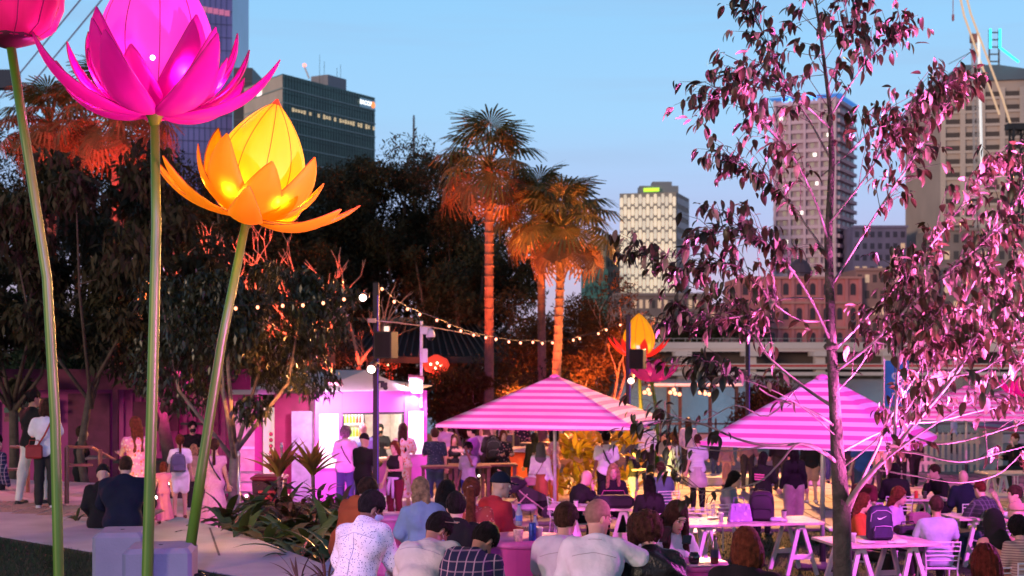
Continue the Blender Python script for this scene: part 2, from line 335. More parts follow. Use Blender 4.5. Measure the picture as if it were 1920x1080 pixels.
ru = mat('rail_grey', (.35, .3, .3)); b = MB(); [b.box((-60 + i * 2.4, 295.4, 5.9), (.12, .1, .8)) for i in range(92)]; b.box((50, 295.4, 6.3), (220, .12, .12)); b.build('railing', ru, ex)
# ------------------------------------------------------------------ buildings
def frustum_px(px0, px1, pyt, d): return XP(px0, d), XP(px1, d), CZ - (pyt - HY) * d / FP
class Fac:
    """a wall rectangle from a to b (xy), z0..z1, with helper to place pieces on it (u metres along, w metres up, proud outward)"""
    def __init__(s, a, b, z0, z1):
        s.a = Vector((*a, 0)); s.d = (Vector((*b, 0)) - s.a); s.L = s.d.length; s.t = s.d.normalized(); s.n = Vector((s.t.y, -s.t.x, 0)); s.z0 = z0; s.z1 = z1; s.rz = math.atan2(s.t.y, s.t.x)
    def c(s, u, w, out=0): p = s.a + s.t * u + s.n * out; return (p.x, p.y, s.z0 + w)
    def box(s, mb, u, w, du, dw, th, out=0): mb.box(s.c(u, w, out), (du, th, dw), s.rz)
def prism(name, pts, z0, z1, m, parent):
    n = len(pts); b = MB(); b.add([(x, y, z0) for x, y in pts] + [(x, y, z1) for x, y in pts], [tuple(range(n, 2 * n)), tuple(range(n - 1, -1, -1))] + [(i, (i + 1) % n, n + (i + 1) % n, n + i) for i in range(n)]); return b.build(name, m, parent)
def panel_grid(fac, name, m, parent, us, ws, du, dw, th, out):
    src = None
    for j, w in enumerate(ws):
        for i, u in enumerate(us):
            uu = u(j) if callable(u) else u
            if src is None:
                b = MB(); b.box((0, 0, 0), (du, th, dw)); src = b.build(name, m, parent); src.location = fac.c(uu, w, out); src.rotation_euler = (0, 0, fac.rz)
            else: inst(src, parent, fac.c(uu, w, out), (0, 0, fac.rz))
LITW = mat('lit_window_warm', (.6, .45, .25), .5, emit=(1, .72, .40), estr=.55); LITC = mat('lit_window_white', (.7, .7, .7), .5, emit=(1, .9, .8), estr=1.6)
# glass tower, top left, its purple lighting put into the glass colour
t1 = thing('glass_tower', 'tall glass tower with violet-blue light put into its colour, rising behind the magenta lotus at top left', 'building', (0, 0, 0))
d = 420; x1 = XP(428, d); x0 = XP(290, d)
prism('wall', [(x0, d), (x1, d + 6), (x1 - 1, d + 38), (x0, d + 38)], -1, 135, mat('glass_lit_violet', (.20, .17, .50), .25, .25, .06, spec=.6), t1)
f = Fac((x0, d), (x1, d + 6), 0, 135); b = MB(); [f.box(b, f.L / 2, 3.9 * k, f.L, .25, .1, .1) for k in range(4, 34)]; b.build('floor_line', mat('spandrel_lit_violet', (.08, .08, .22), .5), t1)
b = MB(); [f.box(b, 1.6 * k, 62, .12, 124, .1, .1) for k in range(1, 14)]; b.build('mullion', MATS['spandrel_lit_violet'], t1)
pl = mat('pink_lit_glass', (.45, .15, .3), .4, emit=(1, .25, .45), estr=.35)
for (ua, ub, py) in ((.60, .97, 18), (.72, .82, 68), (.85, .99, 122)):
    w = CZ - (py - HY) * (d + 4) / FP; b = MB(); k = max(2, int((ub - ua) * 14))
    for i in range(k): f.box(b, f.L * (ua + (ub - ua) * (i + .5) / k), w - i * .18, f.L * (ub - ua) / k * .9, 1.7, .1, .18)
    b.build('lit_window_row', pl, t1)
t1b = thing('slate_office_block', 'dark slate block between the violet tower and the green office building', 'building', (0, 0, 0))
d = 400; x0 = XP(426, d); x1 = XP(462, d); prism('wall', [(x0, d + 9), (x1, d + 9), (x1, d + 30), (x0, d + 30)], -1, CZ + 545 * d / FP, mat('slate_block', (.06, .06, .075), .5, .2, .1), t1b)
f = Fac((x0, d + 9), (x1, d + 9), 0, 80); b = MB(); [f.box(b, f.L / 2, 3.7 * k, f.L, .4, .2, .08) for k in range(6, 23)]; b.build('floor_line', mat('slate_line', (.12, .12, .14)), t1b)
# green banded office building
t2 = thing('green_office_building', 'dark green banded glass office building with a lit sign at its top corner', 'building', (0, 0, 0))
dc = 380; A = (XP(458, 400), 400); B = (XP(530, dc), dc); C = (XP(703, 416), 416); zt = CZ + 522 * dc / FP
Dp = (A[0] + C[0] - B[0], A[1] + C[1] - B[1]); wallm = mat('green_glass', (.05, .10, .075), .3, .3, .15, spec=.55); beig = mat('beige_cladding', (.58, .47, .38), .6, .1, .2)
prism('wall', [A, B, C, Dp], -1, zt, wallm, t2)
fl = Fac(A, B, 0, zt); fr = Fac(B, C, 0, zt); lm = mat('pale_band', (.30, .36, .34), .6)
b = MB()
for k in range(7): fl.box(b, fl.L / 2, zt - 2.1 - 3.75 * k, fl.L - .05, 3.5, .12, .07)
b.build('cladding_band', beig, t2)
for k in range(16):
    for fc in (fl, fr):
        b = MB(); fc.box(b, fc.L / 2, zt - 3.85 * (k + 1), fc.L, .32, .3, .12); b.build('ledge', lm, t2)
b = MB(); wsm = mat('green_mullion', (.02, .03, .028), .5)
for i in range(1, 34): fr.box(b, fr.L * i / 34, zt / 2, .09, zt - .5, .08, .05)
b.build('mullion', wsm, t2)
for k in range(16):
    w = zt - 3.85 * k - 1.3; b = MB(); fr.box(b, fr.L / 2, w, fr.L - .1, .07, .1, .05); b.build('transom', wsm, t2)
w = zt - 3.85 * 2 - 1.35
for i in range(34):
    if rnd.random() < .62 and i > 2: b = MB(); fr.box(b, fr.L * (i + .5) / 34, w, fr.L / 34 * .8, rnd.uniform(.7, 1.3), .06, .04); b.build('lit_window', LITW, t2)
b = MB(); c0 = fr.c(fr.L * .60, 0, -4); b.box((c0[0], c0[1], zt + 1.6), (8.5, 6, 3.6), fr.rz); c0 = fr.c(fr.L * .25, 0, -6); b.box((c0[0], c0[1], zt + .5), (7, 5, 1), fr.rz); b.build('roof_plant', mat('plant_grey', (.28, .27, .30)), t2)
b = MB()
for u, h in ((.47, 5.5), (.52, 4), (.66, 3.2), (.70, 4.4)): c0 = fr.c(fr.L * u, 0, -3); b.path([(c0[0], c0[1], zt), (c0[0], c0[1], zt + 3.4 + h)], .07, 4)
b.build('aerial', M_DARK, t2)
b = MB(); c0 = fl.c(fl.L * .9, 0, -8); b.path([(c0[0] + 1, c0[1], zt), (c0[0] - .3, c0[1], zt + 3.2)], .25, 5); b.build('mast', M_WHITE, t2)
b = MB(); b.ball((c0[0] - .3, c0[1], zt + 3.6), .55); b.build('beacon', mat('beacon_red', (.8, .2, .2), .4, emit=(1, .25, .2), estr=2.5), t2)
sg = MB(); fr.box(sg, fr.L * .905, zt - 2.4 - 0, fr.L * .17, 2.6, .3, .2); so = sg.build('sign_panel', mat('sign_blue_grey', (.16, .28, .38), .5, emit=(.25, .45, .6), estr=.25), t2)
c0 = fr.c(fr.L * .885, zt - 2.35, .42); tx = text_mesh('sign_lettering', 'BACOPI', 1.75, mat('sign_white', (.9, .9, .9), emit=(1, .97, .95), estr=2.0), so, c0, (R(90), 0, fr.rz), .05); tx.name = 'lettering'
c0 = fr.c(fr.L * .965, zt - 2.4, .42); b = MB(); b.lathe([(.95, -.06), (.95, .06)], 18, (0, 0, 0), M=Matrix.Rotation(R(90), 3, 'X')); o = b.build('sign_roundel', mat('sign_orange', (.9, .25, .08), emit=(1, .28, .08), estr=1.3), so); o.location = c0; o.rotation_euler = (0, 0, fr.rz)
sg = MB(); fl.box(sg, fl.L * .42, zt - 2.6, 3.0, 2.6, .2, .2); sg.build('side_sign', mat('side_sign_lit', (.9, .8, .8), emit=(1, .75, .72), estr=1.2), t2)
# roof mast behind the trees
an = MB(); p = P(776, 292, 200); q = P(776, 216, 200); an.path([(p.x, p.y, -.9), p, q], [.28, .22, .12], 5); [an.path([(p.x - .22, p.y, p.z + i * .35), (p.x + .22, p.y, p.z + i * .35)], .05, 4) for i in range(16)]
tag(an.build('antenna_mast', mat('mast_grey', (.10, .10, .12))), 'thin grey lattice antenna mast standing above the dark treetops left of the palms', 'mast')
# white honeycomb tower
t3 = thing('white_honeycomb_building', 'white mid-rise with a honeycomb facade, sunset reflection painted as panel glow, and lime rooftop sign', 'building', (0, 0, 0))
dc = 400; A = (XP(1162, 404), 404); B = (XP(1268, dc), dc); C = (XP(1292, 418), 418); Dp = (A[0] + C[0] - B[0], A[1] + C[1] - B[1]); zt = CZ + 300 * dc / FP
prism('wall', [A, B, C, Dp], -1, zt, mat('honey_frame', (.30, .27, .24), .6, .1, .3), t3)
fl = Fac(A, B, 0, zt); fr = Fac(B, C, 0, zt)
hps = [mat('honey_sunset_panel_%s' % q, (.85, .78, .66), .5, .15, .4, emit=(1, .74 + .04 * i, .46 + .06 * i), estr=(.48, .36, .26)[i]) for i, q in enumerate(('bright', 'mid', 'dim'))]  # sunset reflection put into the panels as emission, at three strengths
src = {}; cols = 15; rows = 14; du = fl.L / cols; dw = (zt - 2) / rows
b = MB(); q = [(-.40, -.28), (-.28, -.44), (.28, -.44), (.40, -.28), (.40, .28), (.28, .44), (-.28, .44), (-.40, .28)]
for rr in range(rows):
    for cc in range(cols):
        loc = fl.c(du * (cc + .5), 1.5 + dw * (rr + .5) + (dw * .13 if cc % 2 else -dw * .13), .12)
        v_ = rnd.choice((0, 0, 1, 1, 2)) if rr > 3 else 0
        if v_ not in src:
            b = MB(); vs = [(x * du * 1.06, -.1, z * dw * .92) for x, z in q] + [(x * du * 1.06, .1, z * dw * .92) for x, z in q]
            b.add(vs, [tuple(range(8)), tuple(range(15, 7, -1))] + [(i, i + 8, (i + 1) % 8 + 8, (i + 1) % 8) for i in range(8)]); src[v_] = b.build('panel', hps[v_], t3); src[v_].location = loc; src[v_].rotation_euler = (0, 0, fl.rz)
        else: inst(src[v_], t3, loc, (0, 0, fl.rz))
b = MB()
for k in range(rows): fr.box(b, fr.L / 2, dw * (k + .5) + 1.5, fr.L * .96, dw * .55, .15, .05)
b.build('side_window', mat('side_glass_dark', (.05, .06, .09), .3), t3)
b = MB(); mid = fl.c(fl.L * .62, 0, -6); b.box((mid[0], mid[1], zt + 1.1), (11, 7, 2.2)); b.box((mid[0] + 1, mid[1], zt + 2.8), (5.5, 5, 1.4)); b.build('roof_plant', mat('roof_plant_grey', (.26, .27, .29)), t3)
b = MB(); fl.box(b, fl.L * .55, zt + 1.0, 4.4, 1.0, .3, -1.4); b.build('rooftop_sign', mat('lime_sign', (.5, .8, .05), emit=(.55, 1, .05), estr=1.1), t3)
# beige blocks left of it
for (px0, px1, pyt, d, c, lab, nm) in ((1104, 1136, 452, 430, (.36, .32, .24), 'beige office block peeping out between the right palm and the honeycomb tower', 'beige_office_block'),
                                  (1132, 1163, 440, 440, (.42, .36, .30), 'taller tan office block touching the left edge of the honeycomb tower', 'tan_office_block'),
                                  (1096, 1140, 505, 395, (.07, .20, .17), 'low teal glazed block at the foot of the beige office block', 'teal_block')):
    t = thing(nm, lab, 'building', (0, 0, 0)); x0, x1, z = frustum_px(px0, px1, pyt, d); w = (x1 - x0)
    prism('wall', [(x0, d), (x1, d), (x1, d + 20), (x0, d + 20)], -1, z, mat(nm + '_wall', c, .7, .1, .3), t); f = Fac((x0, d), (x1, d), 0, z)
    panel_grid(f, 'window', mat(nm + '_glass', tuple(q * .35 for q in c), .3), t, [w * (i + .5) / 5 for i in range(5)], [z - 2.2 - 3.4 * k for k in range(int(z / 3.6))], w / 5 * .6, 1.7, .1, .02)
# residential tower with blue crown
t4 = thing('balcony_tower', 'tall pink-grey apartment tower with balcony bands and a blue lit crown sign', 'building', (0, 0, 0))
dc = 450; A = (XP(1452, 458), 458); B = (XP(1569, dc), dc); C = (XP(1601, 470), 470); Dp = (A[0] + C[0] - B[0], A[1] + C[1] - B[1]); zt = CZ + 478 * dc / FP
M_PT = mat('tower_pink_grey', (.74, .50, .60), .75, .1, .1); prism('wall', [A, B, C, Dp], -1, zt, mat('tower_core', (.48, .32, .40), .7, .1, .1), t4)
fl = Fac(A, B, 0, zt); fr = Fac(B, C, 0, zt); dg = mat('tower_glass', (.10, .07, .11), .3, .4, .5)
for k in range(26):
    w = zt - 1.2 - 3.05 * k
    for fc in (fl, fr): b = MB(); fc.box(b, fc.L / 2, w, fc.L + .4, 1.15, 1.1, .45); b.build('balcony_band', M_PT, t4)
for fc, cols in ((fl, 9), (fr, 4)):
    src = None
    for k in range(25):
        for i in range(cols):
            if (i * 7 + k * 3) % 11 == 0: continue
            lc = fc.c(fc.L * (i + .5) / cols, zt - 2.7 - 3.05 * k, .03)
            if src is None: b = MB(); b.box((0, 0, 0), (fc.L / cols * .55, .1, 1.6)); src = b.build('window', dg, t4); src.location = lc; src.rotation_euler = (0, 0, fc.rz)
            else: inst(src, t4, lc, (0, 0, fc.rz))
for i in range(5): b = MB(); fl.box(b, fl.L * (.02 + .24 * i), zt / 2, .8, zt, 1.5, .5); b.build('fin', M_PT, t4)
for (u, k) in ((.12, 1), (.66, 5), (.7, 8), (.45, 11), (.88, 3), (.2, 14), (.3, 18)): b = MB(); fl.box(b, fl.L * u, zt - 2.7 - 3.05 * k, 1.1, 1.1, .2, .9); b.build('lit_window', LITC, t4)
b = MB(); fl.box(b, fl.L * .5, zt + .9, fl.L + 3.2, .35, 7, -2.5); fr.box(b, fr.L * .5, zt + .88, fr.L + 3, .33, 4, -1); b.build('crown', mat('crown_blue', (.10, .25, .6), .5, emit=(.08, .35, 1), estr=.5), t4)
cs = mat('crown_letter', (.2, .5, 1), emit=(.12, .45, 1), estr=2.6)
for s_, u in (('CA', .22), ('OM', .60)): c0 = fl.c(fl.L * u, zt + .05, 1.3); text_mesh('lettering', s_, 2.6, cs, t4, c0, (R(90), 0, fl.rz), .08)
# right tower: brown precast with hip roof and neon mast
t5 = thing('hip_roof_tower', 'broad tan precast tower with grey hip roof and a cyan neon mast at top right', 'building', (0, 0, 0))
d = 420; x0 = XP(1768, d); x1 = XP(2010, d); zt = CZ + (660 - 152) * d / FP; prism('wall', [(x0, d), (x1, d - 8), (x1, d + 40), (x0, d + 40)], -1, zt, mat('tan_precast', (.55, .42, .36), .8, .1, .1), t5)
f = Fac((x0, d), (x1, d - 8), 0, zt); dw = mat('tan_recess', (.09, .065, .06), .6)
panel_grid(f, 'window', dw, t5, [f.L * (i + .5) / 7 for i in range(7)], [zt - 4.4 - 3.9 * k for k in range(19)], f.L / 7 * .72, 1.5, .12, .02)
panel_grid(f, 'sill', mat('tan_sill', (.64, .50, .43), .8), t5, [f.L * (i + .5) / 7 for i in range(7)], [zt - 5.55 - 3.9 * k for k in range(19)], f.L / 7 * .80, .8, .7, .3)
for i in range(8): b = MB(); f.box(b, f.L * i / 7, zt / 2 - 1.3, 1.5, zt - 2.6, .8, .35); b.build('pier', MATS['tan_sill'], t5)
b = MB(); zr = CZ + (660 - 106) * d / FP; xa = XP(1828, d); xb = XP(1900, d); b.add([(x0 - 1, d - 1, zt - .5), (x1, d - 9, zt - .5), (x1, d + 40, zt - .5), (x0 - 1, d + 40, zt - .5), (xa, d + 12, zr), (xb, d + 12, zr), (xb, d + 22, zr), (xa, d + 22, zr)], [(0, 1, 5, 4), (1, 2, 6, 5), (2, 3, 7, 6), (3, 0, 4, 7), (4, 5, 6, 7)]); b.build('roof', mat('hip_roof_grey', (.26, .25, .25), .6, .1), t5)
b = MB(); b.box((xa + 9, d + 12, zt - 1.6), (x1 - x0, 26, 1.6)); b.build('painted_eave_shade', mat('eave_shade_dark', (.05, .045, .045)), t5)  # dark band below the eave, its shade put in as colour
NEON = mat('neon_cyan', (.1, .8, .9), emit=(.02, .75, 1), estr=2.2); zm = CZ + (660 - 38) * d / FP; zn = CZ + (660 - 76) * d / FP
for px in (1855, 1873): x = XP(px, d + 12); b = MB(); b.path([(x, d + 11, zn), (x, d + 11, zm)], .36, 5); b.build('neon_tube', NEON, t5); b = MB(); b.path([(x, d + 12, zr - .2), (x, d + 12, zm)], .3, 4); b.build('mast_leg', mat('mast_brown', (.15, .12, .12)), t5)
b = MB(); b.path([(XP(1875, d + 12), d + 11, zn), (XP(1908, d + 12), d + 11, CZ + (660 - 102) * d / FP)], .36, 5); b.build('neon_tube', NEON, t5)
b = MB(); [b.box((XP(1864, d + 12), d + 12, zr + 2.2 * k + 1), (3.2, .5, .35)) for k in range(5)]; b.path([(XP(1856, d), d + 11, zn), (XP(1800, d), d + 11, zr)], .15, 4); b.build('mast_rung', MATS['mast_brown'], t5)
# crane in front of it
t6 = thing('tower_crane', 'tower crane with slim white mast and luffing jib in front of the tan tower', 'crane', (XP(1836, 380), 380, 0))
def w2(o): return Vector(o.location)
def lattice(p, q, w, r, k):
    b = MB(); p, q = Vector(p), Vector(q); t = (q - p).normalized(); s_ = Vector((0, 1, 0)).cross(t).normalized() * w / 2; u_ = Vector((0, w / 2, 0)); cs_ = [s_ + u_, s_ - u_, -s_ - u_, -s_ + u_]
    for c in cs_: b.path([p + c, q + c], r, 4)
    for i in range(k):
        a = p.lerp(q, i / k); e = p.lerp(q, (i + 1) / k); [b.path([a + cs_[j], e + cs_[(j + 1) % 4]], r * .6, 3) for j in range(4)]
    return b
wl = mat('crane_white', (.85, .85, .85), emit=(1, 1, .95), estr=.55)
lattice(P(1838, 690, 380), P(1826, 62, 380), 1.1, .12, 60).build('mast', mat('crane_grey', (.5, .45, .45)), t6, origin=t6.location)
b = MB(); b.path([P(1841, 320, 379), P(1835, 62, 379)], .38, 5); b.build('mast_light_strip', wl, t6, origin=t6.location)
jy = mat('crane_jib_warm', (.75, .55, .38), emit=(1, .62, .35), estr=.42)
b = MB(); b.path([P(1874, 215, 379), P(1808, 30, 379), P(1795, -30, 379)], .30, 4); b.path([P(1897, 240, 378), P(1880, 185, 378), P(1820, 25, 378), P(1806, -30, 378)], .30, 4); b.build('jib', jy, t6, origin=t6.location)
b = MB(); b.path([P(1787, -20, 379), P(1787, 40, 379)], .12, 4); b.box(P(1787, 33, 379), (.5, .5, 1.6)); b.build('hook', mat('crane_red', (.5, .12, .12)), t6, origin=t6.location)
b = MB(); b.box(P(1826, 72, 380), (1.8, 1.6, 2.2)); b.build('cab', mat('crane_cab', (.3, .15, .15)), t6, origin=t6.location)
hs = lattice(P(1903, 420, 376), P(1908, 240, 376), 3.0, .35, 7); hs.box(P(1912, 238, 376), (7, 3, 1.6)); tag(hs.build('construction_hoist', mat('hoist_black', (.03, .03, .035))), 'black construction hoist frame at the right edge in front of the tan tower', 'hoist')
# red sandstone heritage building with dome, plus lower neighbours
t7 = thing('heritage_building', 'red sandstone heritage building with arched windows and a dark dome behind the sapling', 'building', (0, 0, 0))
d = 370; x0 = XP(1385, d); x1 = XP(1612, d); zt = CZ + (660 - 520) * d / FP; rs_ = mat('red_sandstone', (.62, .20, .22), .85, .15, .2)
prism('wall', [(x0, d), (x1, d), (x1, d + 25), (x0, d + 25)], -1, zt, rs_, t7); f = Fac((x0, d), (x1, d), 0, zt)
for z_ in (zt, zt - 6.5, zt - 13): b = MB(); f.box(b, f.L / 2, z_ - .1, f.L + .8, .6, 1.2, .4); b.build('cornice', mat('sandstone_pale', (.56, .24, .22), .8), t7)
src = None; gm = mat('heritage_glass', (.06, .03, .04), .3)
for k in range(3):
    for i in range(9):
        if src is None:
            b = MB(); pr_ = [(-.7, -1.4), (.7, -1.4)] + [(.7 * cos(a), 1.0 + .7 * sin(a)) for a in np.linspace(0, pi, 8)]; n = len(pr_)
            b.add([(x, -.1, z) for x, z in pr_] + [(x, .1, z) for x, z in pr_], [tuple(range(n)), tuple(range(2 * n - 1, n - 1, -1))] + [(a, a + n, (a + 1) % n + n, (a + 1) % n) for a in range(n)]); src = b.build('arched_window', gm, t7); src.location = f.c(f.L / 18, zt - 3.2, .02)
        else: inst(src, t7, f.c(f.L * (i + .5) / 9, zt - 3.2 - 6.4 * k, .02))
for i in range(10): b = MB(); f.box(b, f.L * i / 9, zt / 2, .9, zt, .6, .2); b.build('pilaster', rs_, t7)
b = MB(); c = P(1500, 505, d + 8); b.lathe([(3.2, -4), (3.2, -1.2), (3.6, -1), (3.1, 0), (2.5, 1.3), (1.4, 2.4), (.5, 2.9), (.35, 4.2), (.05, 5)], 14, c); b.build('dome', mat('dome_dark', (.10, .06, .09), .5), t7)
for (px0, px1, pyt, d, c, lab, nm, nw, fh, lit) in (
    (1150, 1335, 552, 355, (.24, .17, .16), 'low brown waterfront building with lit windows below the honeycomb tower', 'brown_waterfront_building', 16, 4.2, .55),
    (1330, 1392, 575, 352, (.30, .15, .16), 'small dull red block left of the domed heritage building', 'dull_red_block', 5, 4, .2),
    (1600, 1700, 425, 440, (.20, .17, .30), 'blue-grey tower half hidden by leaves right of the balcony tower', 'blue_grey_tower', 7, 3.6, .1),
    (1605, 1760, 505, 372, (.36, .18, .17), 'wide red-brown office block behind the right half of the sapling', 'red_brown_office_block', 11, 4.2, .12),
    (1750, 1990, 430, 374, (.30, .22, .20), 'brown office block with small lit windows below the hip roof tower', 'brown_office_block', 14, 4.4, .18)):
    t = thing(nm, lab, 'building', (0, 0, 0)); x0, x1, z = frustum_px(px0, px1, pyt, d); w = (x1 - x0)
    prism('wall', [(x0, d), (x1, d), (x1, d + 16), (x0, d + 16)], -1, z, mat(nm + '_wall', c, .8, .15, .2), t); f = Fac((x0, d), (x1, d), 0, z); b = MB(); f.box(b, f.L / 2, z, f.L + .6, .7, .8, .3); b.build('parapet', mat(nm + '_cap', tuple(min(1, q * 1.2) for q in c)), t)
    s1 = s2 = None
    for k in range(int((z - 1) / fh)):
        for i in range(nw):
            L_ = rnd.random() < lit; lc = f.c(w * (i + .5) / nw, z - 2.4 - fh * k, .02)
            if L_: 
                if s1 is None: b = MB(); b.box((0, 0, 0), (w / nw * .55, .12, fh * .5)); s1 = b.build('lit_window', mat('lit_window_dim', (.5, .35, .25), .5, emit=(1, .6, .38), estr=.4), t); s1.location = lc
                else: inst(s1, t, lc)
            else:
                if s2 is None: b = MB(); b.box((0, 0, 0), (w / nw * .55, .12, fh * .5)); s2 = b.build('window', mat(nm + '_glass', tuple(q * .3 for q in c), .35), t); s2.location = lc
                else: inst(s2, t, lc)
# bridge stays, top left
for i, ((a, b2), lab) in enumerate(((((175, -30), (2, 180)), 'upper violet bridge cable slanting across the sky left of the magenta lotus'), (((215, -30), (25, 200)), 'lower violet bridge cable slanting across the sky left of the magenta lotus'))):
    b = MB(); p = P(*a, 190); q = P(*b2, 230); g_ = q + (q - p) * .9; top = p + (p - q) * .35; b.path([top, p, q, g_], .11, 6); tag(b.build('bridge_cable', mat('cable_violet', (.22, .18, .34))), lab, 'cable', 'bridge stay cables')
b = MB(); p = P(4, 150, 200); b.box((p.x, p.y, p.z), (4.5, 2, 2.6)); b.box((p.x - 1, p.y, p.z / 2 - 1), (.9, .9, p.z + 2)); tag(b.build('lamp_gantry', mat('gantry_dark', (.04, .05, .08))), 'dark boxy gantry head at the far left edge below the pink bud', 'gantry')
# ------------------------------------------------------------------ trees
LEAF4 = ([(0, 0, 0), (.35, .16, .03), (1, 0, -.05), (.35, -.16, .03)], [(0, 1, 2, 3)])
M_BARK = mat('bark_brown', (.10, .07, .055), .9, .3, 8, .8, 30); M_BARKP = mat('bark_pale', (.24, .18, .16), .85, .3, 9, .6, 40)
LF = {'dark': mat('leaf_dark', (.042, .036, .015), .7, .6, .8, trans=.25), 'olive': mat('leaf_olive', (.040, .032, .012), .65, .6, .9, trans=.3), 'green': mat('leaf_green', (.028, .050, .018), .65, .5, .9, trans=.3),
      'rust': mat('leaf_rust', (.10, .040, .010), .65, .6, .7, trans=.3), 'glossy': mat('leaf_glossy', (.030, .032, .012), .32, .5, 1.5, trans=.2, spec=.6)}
def limb_set(base, top, spread, n, rs, r0, b=None, fork=.35):
    """trunk and limbs: returns MB with trunk, and list of limb tips"""
    b = b or MB(); base = Vector(base); top = Vector(top); h = (top - base).length; tips = []
    f = base.lerp(top, fork); w1 = base.lerp(f, .5) + Vector((rs.uniform(-.04, .04) * h, 0, 0)); b.path([base - Vector((0, 0, .3)), base + Vector((0, 0, .02)), w1, f], [r0 * 1.35, r0 * 1.15, r0 * .95, r0 * .8], 8)
    for i in range(n):
        a = 2 * pi * i / n + rs.uniform(-.5, .5); rr = spread * rs.uniform(.45, 1); st = base.lerp(top, fork - rs.uniform(0, .08))
        e = Vector((f.x + rr * cos(a), f.y + rr * sin(a), f.z + (top.z - f.z) * rs.uniform(.45, .98))); m = st.lerp(e, .5) + Vector((rr * cos(a) * .25, rr * sin(a) * .25, -.06 * h * rs.uniform(-.3, 1)))
        b.path([st, m, e], [r0 * .55, r0 * .32, r0 * .1], 6); tips.append(e)
        for k in range(3):
            t0 = m.lerp(e, rs.uniform(0, .8)); e2 = t0 + Vector((rs.uniform(-1, 1), rs.uniform(-1, 1), rs.uniform(.1, 1))).normalized() * spread * rs.uniform(.3, .6); b.path([t0, t0.lerp(e2, .5) + Vector((0, 0, .04 * h * rs.uniform(-1, 1))), e2], [r0 * .2, r0 * .12, r0 * .04], 5); tips.append(e2)
    return b, tips
def tree(name, label, base, h, w, nleaf, leaf, lm, bark=M_BARK, clumps=26, seed=1, r0=.22, cat='tree', low=.28, group=None, droop=None, fork=.35, limbs=7, cr=.24, squash=.8):
    rs = np.random.RandomState(seed); rr = random.Random(seed); t = thing(name, label, cat, base, 0, group); base = Vector(base); top = base + Vector((0, 0, h))
    b, tips = limb_set(base, top, w * .42, limbs, rr, r0, fork=fork); b.build('trunk', bark, t, smooth=True, origin=base)
    cen = [np.array(x - base) for x in tips]
    while len(cen) < clumps:
        a = rr.uniform(0, 2 * pi); z = rr.uniform(low, .93); rad = w / 2 * math.sqrt(max(0, 1 - ((z - (low + .95) / 2) / (.62 * (1 - low))) ** 2)) * rr.uniform(.5, 1.0); cen.append(np.array([rad * cos(a), rad * sin(a), z * h]))
    cen = np.array(cen[:max(clumps, len(tips))]); ci = rs.randint(0, len(cen), nleaf); cs = rs.uniform(.55, 1.25, len(cen)) * cr * w * .5
    off = rs.normal(0, 1, (nleaf, 3)); off /= np.linalg.norm(off, axis=1)[:, None]; off *= (rs.uniform(.35, 1.12, nleaf) ** .7)[:, None]; off[:, 2] *= squash
    pos = cen[ci] + off * cs[ci][:, None]; dr = None if droop is None else rs.normal(droop, .45, nleaf)
    me = scatter('crown', *[np.array(q) for q in LEAF4], pos, rand_rot(nleaf, rs, dr), rs.uniform(.6, 1.25, nleaf) * leaf); link('crown', me, lm, t); return t
G0 = 0.0
big = [  # px, top py, distance, width m, leaves, kind, label
 (40, 205, 50, 7.5, 'dark', 'dark broad tree at the far left edge below the pink bud'),
 (150, 250, 53, 7.5, 'dark', 'dark tree directly behind the red-lit palm on the left'),
 (330, 215, 54, 8.5, 'dark', 'tall dark tree behind the middle lotus stem'),
 (405, 300, 50, 6.5, 'dark', 'dark tree seen just under the orange lotus petals'),
 (500, 330, 48, 6.0, 'olive', 'olive tree directly right of the orange lotus stem'),
 (590, 305, 52, 7.5, 'olive', 'olive-brown tree in front of the green office building'),
 (690, 285, 54, 7.0, 'dark', 'tallest dark tree right of the green office building, twiggy top'),
 (765, 285, 52, 6.5, 'dark', 'dark tree below the antenna mast with feathery top'),
 (840, 330, 54, 7.0, 'dark', 'dark tree directly left of the tallest palm trunk'),
 (880, 420, 50, 5.0, 'dark', 'low dark tree behind the tallest palm trunk')]
for i, (px, py, d, w, k, lab) in enumerate(big):
    z = CZ - (py - HY) * d / FP; tree('broadleaf_tree', lab, (XP(px, d), d, -.02), z, w, 30000, .19, LF[k], seed=20 + i, clumps=44, r0=.28, low=.12, group='dark trees along the river bank', cr=.26)
fill = [(60, 560, 44, 5.5, 'green', 'bushy green tree at the left edge'), (235, 520, 46, 6, 'dark', 'dark shrubby tree between the first two lotus stems'), (430, 520, 42, 6, 'dark', 'round dark shrub tree behind the leaning orange lotus stem'),
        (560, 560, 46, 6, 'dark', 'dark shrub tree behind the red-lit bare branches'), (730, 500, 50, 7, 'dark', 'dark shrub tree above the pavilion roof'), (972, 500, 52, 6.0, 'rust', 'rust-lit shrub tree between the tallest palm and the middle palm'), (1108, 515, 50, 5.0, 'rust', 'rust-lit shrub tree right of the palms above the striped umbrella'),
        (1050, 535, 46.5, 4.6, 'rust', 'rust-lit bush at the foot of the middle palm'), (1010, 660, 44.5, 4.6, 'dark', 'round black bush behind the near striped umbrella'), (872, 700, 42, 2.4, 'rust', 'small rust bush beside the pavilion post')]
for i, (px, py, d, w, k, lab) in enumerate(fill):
    z = CZ - (py - HY) * d / FP; tree('shrub_tree', lab, (XP(px, d), d, -.02), z, w, 15000, .16, LF[k], seed=60 + i, clumps=30, r0=.12, low=.08, group='shrub trees in front of the river bank', fork=.12, bark=M_BARKP, cr=.34)
